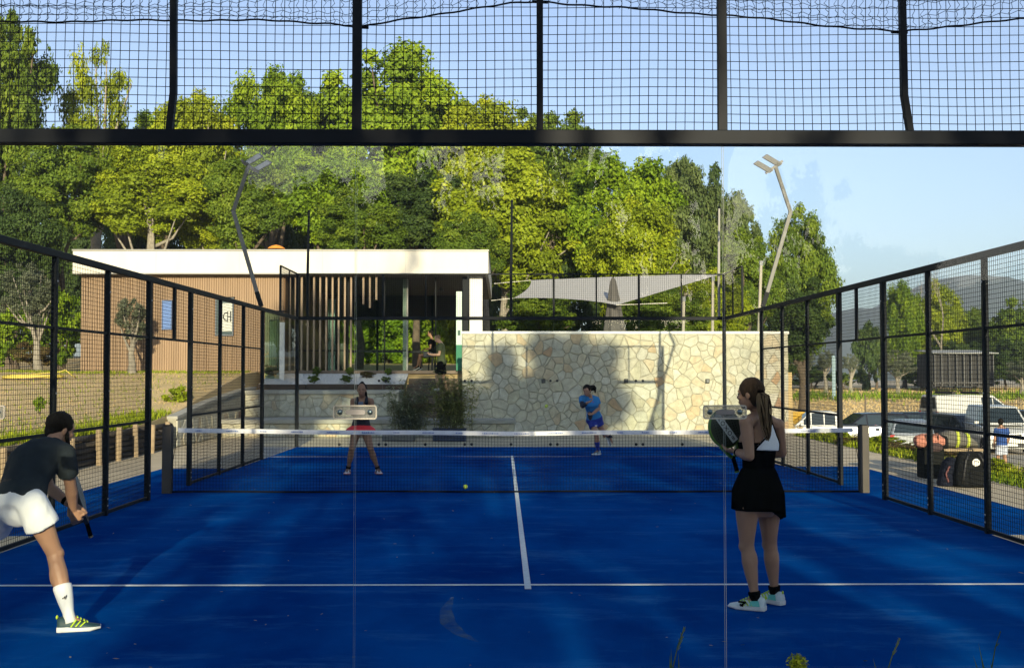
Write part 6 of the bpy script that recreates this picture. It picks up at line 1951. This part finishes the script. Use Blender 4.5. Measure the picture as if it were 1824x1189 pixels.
for S_ in ('sL', 'sR'): b.tube([J['neck'].lerp(J[S_], .5) + Vector((0, .0, .035)), J['neck'].lerp(J[S_], .55) + Vector((0, -.10, -.06))], [.03, .034], 10); b.tube([J['neck'].lerp(J[S_], .5) + Vector((0, .0, .035)), J['neck'].lerp(J[S_], .5) + Vector((0, .09, -.06))], [.03, .034], 10)
remesh(b, 'tank_top', NAVY, W2.root, .009, 3, .003, 9)
b = MB(); c_ = J['neck'] + Vector((0, -.125, -.11))
b.add([c_ + Vector(p) for p in ((-.05, 0, .05), (.03, 0, .06), (.04, -.004, -.02), (-.01, -.006, -.07), (-.05, -.004, -.03))], [(0, 1, 2, 3, 4)]); b.v += [tuple(V(p) + Vector((0, -.004, 0))) for p in b.v]; b.f += [(5, 6, 7, 8, 9)] + [(k, (k + 1) % 5, 5 + (k + 1) % 5, 5 + k) for k in range(5)]
b.build('chest_print', M('print_greyblue', (.10, .13, .18), .8), W2.root)
MB().box(c_.x + .05, c_.y + .0, c_.z - .03, c_.x + .075, c_.y + .012, c_.z - .022).build('shirt_mark', CW, W2.root)
RED_C = M('cloth_red', (.68, .03, .035), .8)
skirt(W2, RED_C, .16, at(645, 769, Y2).z, .07, 'skirt', n=40, wav=.012)
b = MB(); W2.leg_cloth(b, 'hR', 'kR', .16, .098, .094); W2.leg_cloth(b, 'hL', 'kL', .16, .098, .094); remesh(b, 'shorts', RED_C, W2.root, .010, 2)
h, F, U, Rr = W2.h, W2.F, W2.U, W2.Rr
b = MB(); b.ball(h - F * .020 + U * .034, (.083, .094, .092), 18, 12, (Rr, F, U)); b.ball(h - F * .05 + U * .115, (.035, .035, .03), 10, 8, (Rr, F, U)); b.tube([h - F * .08 + U * .06, h - F * .10 + Rr * -.05 - U * .05, h - F * .05 - Rr * .075 - U * .13, h - F * .02 - Rr * .08 - U * .19], [.03, .028, .022, .008], 8)
remesh(b, 'hair', HAIR_D, W2.root, .008, 2)
SHW = M('shoe_white_pink', (.68, .64, .66), .6)
for a, g_ in (('aL', 'tL'), ('aR', 'tR')): W2.shoe(a, g_, SHW, M('shoe_sole_rose', (.50, .20, .22), .6), None, M('shoe_dark_trim', (.12, .10, .12), .6), sock=CB, sock_h=.045)

# --- woman in blue at the back, mid stride
Y3 = 17.45
J = dict(neck=at(1051, 706, Y3 - .10), head=at(1045.5, 695, Y3 - .22),
         sR=at(1036.5, 709, Y3 - .12), sL=at(1063, 711, Y3 - .04), eR=at(1037, 724, Y3 - .30), eL=at(1067, 727, Y3 - .05),
         wR=at(1047, 716, Y3 - .42), wL=at(1055, 737, Y3 - .25),
         hR=at(1054, 748, Y3 + .05), hL=at(1064, 747, Y3 + .08), kR=at(1062, 773, Y3 - .10), kL=at(1074, 769, Y3 + .10),
         aR=at(1065, 797, Y3 - .02), aL=at(1087, 777, Y3 + .42), tR=at(1057, 806, Y3 - .16), tL=at(1091, 789, Y3 + .40))
J['aR'].z = .088; J['tR'].z = .03
W3 = Person('player in blue shirt and royal blue shorts striding at the back of the court', J, SK_T, False, 1.0, .011)
W3.body((-.35, -.9, -.35), (-.1, -.2, 1), hands={'wR': ((.9, -.2, .3), (0, -.5, .8)), 'wL': ((-.85, -.4, -.1), (0, -.5, .8))}, curl=.6)
BLU = M('cloth_sky_blue', (.015, .17, .42), .85); ROY = M('cloth_royal_blue', (.006, .022, .22), .85); NVY = M('cloth_dark_navy', (.010, .016, .035), .85)
b = MB(); W3.torso(b, -.04, .95, .018); W3.sleeve(b, 'sL', 'eL', .55, .066, .066); W3.sleeve(b, 'sR', 'eR', .5, .066, .064)
for S_ in ('sL', 'sR'): b.tube([J['neck'].lerp(J[S_], .15), J[S_]], [.058, .064], 10)
remesh(b, 'shirt', BLU, W3.root, .011, 3, .005, 8)
b = MB(); limb(b, J['sR'].lerp(J['eR'], .5), J['eR'], [(0, .049), (1, .044)]); limb(b, J['eR'], J['wR'], [(0, .044), (.8, .036)]); remesh(b, 'arm_sleeve', NVY, W3.root, .010, 2)
c, lat, fwd = W3.spine(.74); b = MB(); rings = []
b.ball(c + fwd * .105 - lat * .0, (.055, .028, .075), 12, 8, (lat, fwd, Vector((0, 0, 1)))); b.build('chest_print', M('print_magenta', (.38, .03, .18), .8), W3.root, smooth=True)
c, lat, fwd = W3.spine(.35); b = MB(); b.ball(c + fwd * .05 - lat * -.075, (.06, .065, .14), 12, 8, (lat, fwd, Vector((0, 0, 1)))); b.build('side_panel', NVY, W3.root, smooth=True)
b = MB(); W3.torso(b, -.17, .12, .022, steps=6); W3.leg_cloth(b, 'hR', 'kR', .55, .10, .102); W3.leg_cloth(b, 'hL', 'kL', .5, .10, .10); remesh(b, 'shorts', ROY, W3.root, .011, 3, .004, 8)
q = J['hR'].lerp(J['kR'], .4) + Vector((.02, -.105, 0)); MB().box(q.x, q.y - .004, q.z, q.x + .05, q.y + .01, q.z + .018).build('shorts_mark', CW, W3.root)
h, F, U, Rr = W3.h, W3.F, W3.U, W3.Rr
b = MB(); b.ball(h - F * .012 + U * .034, (.086, .098, .094), 16, 12, (Rr, F, U)); b.ball(h - F * .05 - U * .02, (.075, .06, .08), 12, 8, (Rr, F, U))
e = at(1061, 692, Y3 - .15); b.tube([h - F * .06 + U * .02, e, at(1060, 699, Y3 - .2)], [.06, .045, .02], 8); b.tube([h + U * .03 - F * .05, at(1058, 688.5, Y3 - .2), at(1062, 690, Y3 - .2)], [.05, .04, .012], 8)
remesh(b, 'hair', HAIR_D, W3.root, .010, 2, .006, 18)
SHT = M('shoe_white_teal', (.42, .55, .56), .6)
W3.shoe('aR', 'tR', SHT, SOLE_W, None, M('shoe_navy_trim', (.02, .05, .12), .6), sock=ROY, sock_h=.20)
W3.shoe('aL', 'tL', M('shoe_grey', (.22, .24, .26), .6), SOLE_W, sock=NVY, sock_h=.14, pitch=1)

# --- man on the steps looking down at his phone
Y4 = 28.6; zs = .2 + .193 * int((Y4 - 25.3) / .62)
B0 = at(777, 690, Y4); o_ = Vector((B0.x, Y4, zs)); 
J = dict(neck=o_ + V((.13, 0, 1.50)), head=o_ + V((.04, -.02, 1.62)), sL=o_ + V((.15, -.17, 1.42)), sR=o_ + V((.17, .19, 1.42)),
         eL=o_ + V((.10, -.22, 1.12)), eR=o_ + V((.12, .24, 1.12)), wL=o_ + V((-.14, -.10, 1.12)), wR=o_ + V((-.14, .10, 1.14)),
         hL=o_ + V((.15, -.09, .86)), hR=o_ + V((.16, .09, .86)), kL=o_ + V((.02, -.10, .47)), kR=o_ + V((.22, .10, .45)),
         aL=o_ + V((.04, -.10, .09)), aR=o_ + V((.36, .11, -.10)), tL=o_ + V((-.12, -.11, .03)), tR=o_ + V((.20, .10, -.16)))
M3 = Person('man in dark green shirt and black shorts on the timber steps looking at a phone', J, SK_P, True, 1.0, .014)
M3.body((-.9, -.1, -.5), (-.4, 0, 1), hands={'wL': ((-.9, .3, .1), (0, .3, .9)), 'wR': ((-.9, -.3, .1), (0, -.3, .9))}, curl=.6)
GRN = M('cloth_dark_green', (.045, .060, .025), .9)
b = MB(); M3.torso(b, -.06, .96, .024); M3.sleeve(b, 'sL', 'eL', .62, .074, .074); M3.sleeve(b, 'sR', 'eR', .62, .074, .074); remesh(b, 'shirt', GRN, M3.root, .013, 3, .006, 7)
b = MB(); M3.torso(b, -.17, .08, .02, steps=6); M3.leg_cloth(b, 'hL', 'kL', .85, .115, .11); M3.leg_cloth(b, 'hR', 'kR', .85, .115, .11); remesh(b, 'shorts', CB, M3.root, .013, 3, .005, 7)
h, F, U, Rr = M3.h, M3.F, M3.U, M3.Rr
b = MB(); b.ball(h - F * .020 + U * .034, (.082, .094, .088), 14, 10, (Rr, F, U)); remesh(b, 'hair', M('hair_sandy', (.15, .085, .045), .6), M3.root, .012, 2)
for a, g_ in (('aL', 'tL'), ('aR', 'tR')): M3.shoe(a, g_, M('shoe_pale', (.55, .55, .54), .6), SOLE_W)
p = (J['wL'] + J['wR']) / 2 + V((-.10, 0, .03)); t = thing('phone', 'dark phone held by the man on the steps', 'phone', p)
MB().obox(p, V((.045, 0, .05)), V((0, .036, 0)), V((.004, 0, -.004))).build('case', CB, t); MB().obox(p + V((.0045, 0, -.0045)) * -1.3, V((.04, 0, .044)), V((0, .032, 0)), V((.0006, 0, -.0006))).build('screen', M('phone_glass', (.03, .035, .04), .1), t)

# --- person sitting on a stool under the roof
Y5 = 34.0; o_ = at(768, 656, Y5); o_.z = 1.80
J = dict(neck=o_ + V((.02, 0, 1.16)), head=o_ + V((-.03, 0, 1.34)), sL=o_ + V((.0, -.19, 1.08)), sR=o_ + V((.02, .19, 1.08)), eL=o_ + V((-.02, -.24, .80)), eR=o_ + V((.0, .24, .80)),
         wL=o_ + V((-.24, -.12, .76)), wR=o_ + V((-.24, .12, .76)), hL=o_ + V((.02, -.09, .60)), hR=o_ + V((.02, .09, .60)), kL=o_ + V((-.40, -.12, .56)), kR=o_ + V((-.40, .14, .52)),
         aL=o_ + V((-.50, -.12, .15)), aR=o_ + V((-.44, .14, .11)), tL=o_ + V((-.64, -.12, .09)), tR=o_ + V((-.58, .14, .05)))
P5 = Person('person in black top and grey shorts sitting on a stool above the steps', J, SK_T, False, 1.0, .016)
P5.body((-1, -.1, -.1), hands={'wL': ((-.9, .3, -.2), (0, 0, -1)), 'wR': ((-.9, -.3, -.2), (0, 0, -1))})
b = MB(); P5.torso(b, -.02, .93, .02); P5.sleeve(b, 'sL', 'eL', .5, .07, .068); P5.sleeve(b, 'sR', 'eR', .5, .07, .068); remesh(b, 'shirt', CB, P5.root, .015, 3)
b = MB(); P5.torso(b, -.17, .06, .02, steps=6); P5.leg_cloth(b, 'hL', 'kL', .7, .105, .098); P5.leg_cloth(b, 'hR', 'kR', .7, .105, .098); remesh(b, 'shorts', M('cloth_grey', (.16, .17, .19), .9), P5.root, .015, 3)
h, F, U, Rr = P5.h, P5.F, P5.U, P5.Rr
b = MB(); b.ball(h - F * .02 + U * .034, (.088, .1, .095), 14, 10, (Rr, F, U)); b.ball(h - F * .07 - U * .05, (.07, .05, .09), 12, 8, (Rr, F, U)); remesh(b, 'hair', HAIR_D, P5.root, .014, 2)
for a, g_ in (('aL', 'tL'), ('aR', 'tR')): P5.shoe(a, g_, CB, SOLE_W, pitch=1)
t = thing('stool', 'dark bar stool under the seated person above the steps', 'stool', o_ + V((.02, 0, 0)))
MB().lathe([(.17, .49), (.18, .505), (.17, .525), (.01, .53)], o_ + V((.02, 0, 0)), 16).build('seat', WOOD_DARK, t)
for q in range(4):
    a = q * math.pi / 2 + .78; MB().tube([o_ + V((.02 + .11 * math.cos(a), .11 * math.sin(a), .488)), o_ + V((.02 + .17 * math.cos(a), .17 * math.sin(a), .0))], .014, 6).build('leg', ANTHRA, t)

# --- boy in blue by the parked van
Y6 = 24.8; o_ = at(1785, 840, Y6); o_.z = terrain_h(o_.x, Y6) + .03
k = .86
J = dict(neck=o_ + V((.0, 0, 1.42 * k)), head=o_ + V((-.02, .0, 1.58 * k)), sL=o_ + V((-.16 * k, .03, 1.34 * k)), sR=o_ + V((.16 * k, -.03, 1.34 * k)), eL=o_ + V((-.20 * k, .05, 1.07 * k)), eR=o_ + V((.21 * k, -.05, 1.07 * k)),
         wL=o_ + V((-.17 * k, .14, .84 * k)), wR=o_ + V((.20 * k, .08, .84 * k)), hL=o_ + V((-.08 * k, 0, .84 * k)), hR=o_ + V((.08 * k, 0, .84 * k)), kL=o_ + V((-.10 * k, .05, .47 * k)), kR=o_ + V((.10 * k, .02, .47 * k)),
         aL=o_ + V((-.10 * k, .06, .088 * k)), aR=o_ + V((.11 * k, -.06, .088 * k)), tL=o_ + V((-.12 * k, .2, .03)), tR=o_ + V((.13 * k, .1, .03)))
P6 = Person('boy in blue shirt and pale shorts standing by the white van at the right', J, SK_T, True, k, .014)
P6.body((.2, .95, -.1), hands={'wL': ((0, .2, -1), (1, 0, 0)), 'wR': ((0, .2, -1), (-1, 0, 0))}, curl=.4)
b = MB(); P6.torso(b, -.04, .95, .02); P6.sleeve(b, 'sL', 'eL', .55, .07, .07); P6.sleeve(b, 'sR', 'eR', .55, .07, .07); remesh(b, 'shirt', M('cloth_boy_blue', (.012, .05, .20), .85), P6.root, .014, 3)
b = MB(); P6.torso(b, -.17, .06, .02, steps=6); P6.leg_cloth(b, 'hL', 'kL', .8, .105, .10); P6.leg_cloth(b, 'hR', 'kR', .8, .105, .10); remesh(b, 'shorts', M('cloth_pale', (.42, .46, .56), .85), P6.root, .014, 3)
h, F, U, Rr = P6.h, P6.F, P6.U, P6.Rr
b = MB(); b.ball(h - F * .02 + U * .03, (.078, .09, .085), 14, 10, (Rr, F, U)); b.ball(h - F * .04 - U * .02, (.06, .045, .06), 12, 8, (Rr, F, U)); remesh(b, 'hair', HAIR_D, P6.root, .012, 2)
for a, g_ in (('aL', 'tL'), ('aR', 'tR')): P6.shoe(a, g_, SHW, SOLE_W)

# ------------------------------------------------------------------ balls and bags
BALL = M('ball_felt', (.42, .58, .03), .9, bump=.4, bscale=400)
for q, lab in ((at(973, 723, 15.5), 'yellow green ball flying in front of the stone wall'), (None, 'yellow green ball lying on the blue court just behind the net')):
    if q is None: q = at(829, 869, 10.55); q.z = .036
    t = thing('padel_ball', lab, 'ball', q, 'padel balls')
    MB().ball(q, .0335, 16, 12).build('felt', BALL, t, smooth=True)
    b = MB(); b.tube([q + V((.0338 * math.cos(a) * math.cos(.5 * math.sin(2 * a)), .0338 * math.sin(a) * math.cos(.5 * math.sin(2 * a)), .0338 * math.sin(.5 * math.sin(2 * a)))) for a in [2 * math.pi * i / 24 for i in range(25)]], .0016, 4); b.build('seam', CW, t)

BAGB = M('bag_black', (.010, .011, .012), .8, spec=.1, var=.3, scale=6, bump=.3, bscale=30)
x0, x1 = at(1700, 860, 10.9).x, at(1759, 860, 10.9).x; cx = (x0 + x1) / 2; w = (x1 - x0) / 2
t = thing('backpack', 'large black sports backpack with round white emblem on the sandy path', 'backpack', (cx, 10.9, 0))
b = MB(); b.loft([sect(V((cx, 10.9, z)), V((1, 0, 0)), V((0, 1, 0)), w * f, .15 * g_, 22, 3.2) for z, f, g_ in ((-.01, .96, .92), (.04, 1.02, 1.05), (.2, 1.0, 1.05), (.36, .9, .95), (.47, .76, .8), (.52, .66, .6))]); remesh(b, 'bag_body', BAGB, t, .012, 3, .008, 9)
b = MB(); b.loft([sect(V((cx + .04, 10.77, z)), V((1, 0, 0)), V((0, 1, 0)), w * f, .05, 18, 3) for z, f in ((.02, .5), (.08, .56), (.22, .54), (.27, .46))]); remesh(b, 'front_pocket', BAGB, t, .010, 2)
for s_ in (-1, 1): MB().tube([(cx + s_ * .07, 10.79, .50), (cx + s_ * .13, 10.76, .40), (cx + s_ * .16, 10.75, .22), (cx + s_ * .18, 10.77, .06)], .018, 6).build('strap', TRIM, t, smooth=True)
MB().tube([(cx - .04, 10.9, .51), (cx - .03, 10.9, .56), (cx + .03, 10.9, .56), (cx + .04, 10.9, .51)], .012, 6).build('grab_handle', TRIM, t)
q = V((cx + .02, 10.755, .37))
em = MB(); em.lathe([(.058, 0), (.058, -.006), (.002, -.008)], q, 20, 'y'); e_ = em.build('emblem', M('emblem_white', (.72, .70, .68), .7), t)
b = MB()
for i in range(7):
    a0 = R(10 + i * 26); b.bar(q + V((.034 * math.cos(a0), -.0095, .034 * math.sin(a0) - .012)), q + V((.034 * math.cos(a0 + .46), -.0095, .034 * math.sin(a0 + .46) - .012)), .012, .004)
b.build('emblem_arc', M('emblem_dark', (.05, .04, .04), .7), e_)
MB().lathe([(.03, 0), (.03, -.006), (.002, -.008)], V((cx + .19, 10.76, .16)), 14, 'y').build('emblem', M('emblem_rose', (.55, .42, .40), .7), t)
# second, smaller dark bag leaning at its left
xa = at(1688, 860, 11.0).x
t = thing('sports_bag', 'dark navy soft bag slumped at the left of the large backpack', 'bag', (xa, 11.05, 0))
b = MB(); b.loft([sect(V((xa + .02 * k_, 11.05, z)), V((1, 0, 0)), V((0, 1, 0)), f, .12, 18, 2.6) for k_, (z, f) in enumerate(((-.01, .13), (.06, .155), (.2, .14), (.34, .11), (.42, .06)))]); remesh(b, 'bag_body', M('bag_navy', (.008, .010, .02), .8, spec=.1), t, .012, 3, .012, 10)
MB().tube([(xa, 10.92, .3), (xa - .06, 10.91, .18), (xa - .02, 10.92, .06)], .014, 6).build('strap', M('strap_wine', (.14, .05, .05), .8), t)
# black box with salmon bag on top
Yb = 12.4; xb0, xb1 = at(1640, 840, Yb).x, at(1676, 840, Yb).x
t = thing('storage_box', 'upright black box standing on the sandy path under the salmon bag', 'box', ((xb0 + xb1) / 2, Yb, -.01))
MB().box(xb0, Yb - .17, -.012, xb1, Yb + .17, .47).build('bin_body', M('bin_black', (.007, .008, .007), .7, spec=.1), t, bevel=.012)
MB().box(xb0 - .015, Yb - .185, .472, xb1 + .015, Yb + .185, .50).build('lid', M('bin_black', (.007, .008, .007), .7, spec=.1), t, bevel=.008)
xs0 = at(1654, 780, Yb).x
t = thing('duffel_bag', 'salmon pink bag lying on top of the black box', 'bag', (xs0, Yb, .5))
b = MB(); b.loft([sect(V((xs0 + u, Yb - .02, .60 - .05 * abs(u))), V((0, 1, 0)), V((0, 0, 1)), r_, r_ * .86, 16, 2.4) for u, r_ in ((-.25, .03), (-.235, .09), (-.15, .135), (0, .135), (.16, .125), (.24, .08), (.26, .03))]); remesh(b, 'bag_body', M('salmon_cloth', (.50, .20, .14), .85, var=.2, scale=9), t, .012, 3, .014, 9)
MB().tube([(xs0 - .1, Yb - .16, .6), (xs0 - .1, Yb - .15, .7), (xs0 + .1, Yb - .15, .72), (xs0 + .1, Yb - .16, .62)], .014, 6).build('carry_strap', M('strap_brown', (.14, .07, .05), .8), t)
b = MB(); b.loft([sect(V((xs0 + .02 + u, Yb - .17, .50)), V((0, 1, 0)), V((0, 0, 1)), r_, r_ * 1.3, 14, 2.4) for u, r_ in ((-.12, .03), (-.05, .06), (.08, .06), (.14, .03))]); remesh(b, 'hanging_flap', M('flap_dark', (.05, .03, .03), .85), t, .012, 2)
# grey bag with yellow straps on a low bench behind
Yg = 12.9; xg0, xg1 = at(1668, 830, Yg).x, at(1740, 830, Yg).x
t = thing('bench', 'low pale bench behind the bags on the right path', 'bench', ((xg0 + xg1) / 2, Yg, 0))
for q in range(3): MB().box(xg0 - .1, Yg - .18 + q * .125, .40, xg1 + .1, Yg - .07 + q * .125, .44).build('slat', WOOD_POST, t, bevel=.005)
for x in (xg0, xg1): MB().box(x - .04, Yg - .15, -.01, x + .04, Yg + .15, .398).build('leg', CONCRETE, t)
t = thing('racket_bag', 'grey racket bag with bright yellow straps lying on the low bench', 'bag', ((xg0 + xg1) / 2, Yg, .44))
b = MB(); cxg = (xg0 + xg1) / 2
b.loft([sect(V((cxg + u, Yg, .46 + r_ * .8)), V((0, 1, 0)), V((0, 0, 1)), .14, r_ * .8, 18, 2.6) for u, r_ in ((-.34, .06), (-.28, .15), (-.12, .19), (.05, .17), (.2, .12), (.32, .06))]); remesh(b, 'bag_body', M('bag_grey', (.12, .115, .10), .8, var=.3, scale=7), t, .012, 3, .01, 8)
for u, r_ in ((-.02, .185), (.16, .145)):
    b = MB(); b.loft([sect(V((cxg + u + e, Yg, .46 + r_ * .8)), V((0, 1, 0)), V((0, 0, 1)), .15, r_ * .86, 18, 2.6) for e in (-.025, .025)], True); b.build('strap', M('hi_vis_yellow', (.40, .46, .04), .7), t)
b = MB(); b.loft([sect(V((cxg - .30 + u, Yg - .12, .52)), V((0, 1, 0)), V((0, 0, 1)), .05, .16 * f, 18, 2.2) for u, f in ((-.1, .4), (0, 1), (.1, .8))]); remesh(b, 'side_pocket', BAGB, t, .012, 2)
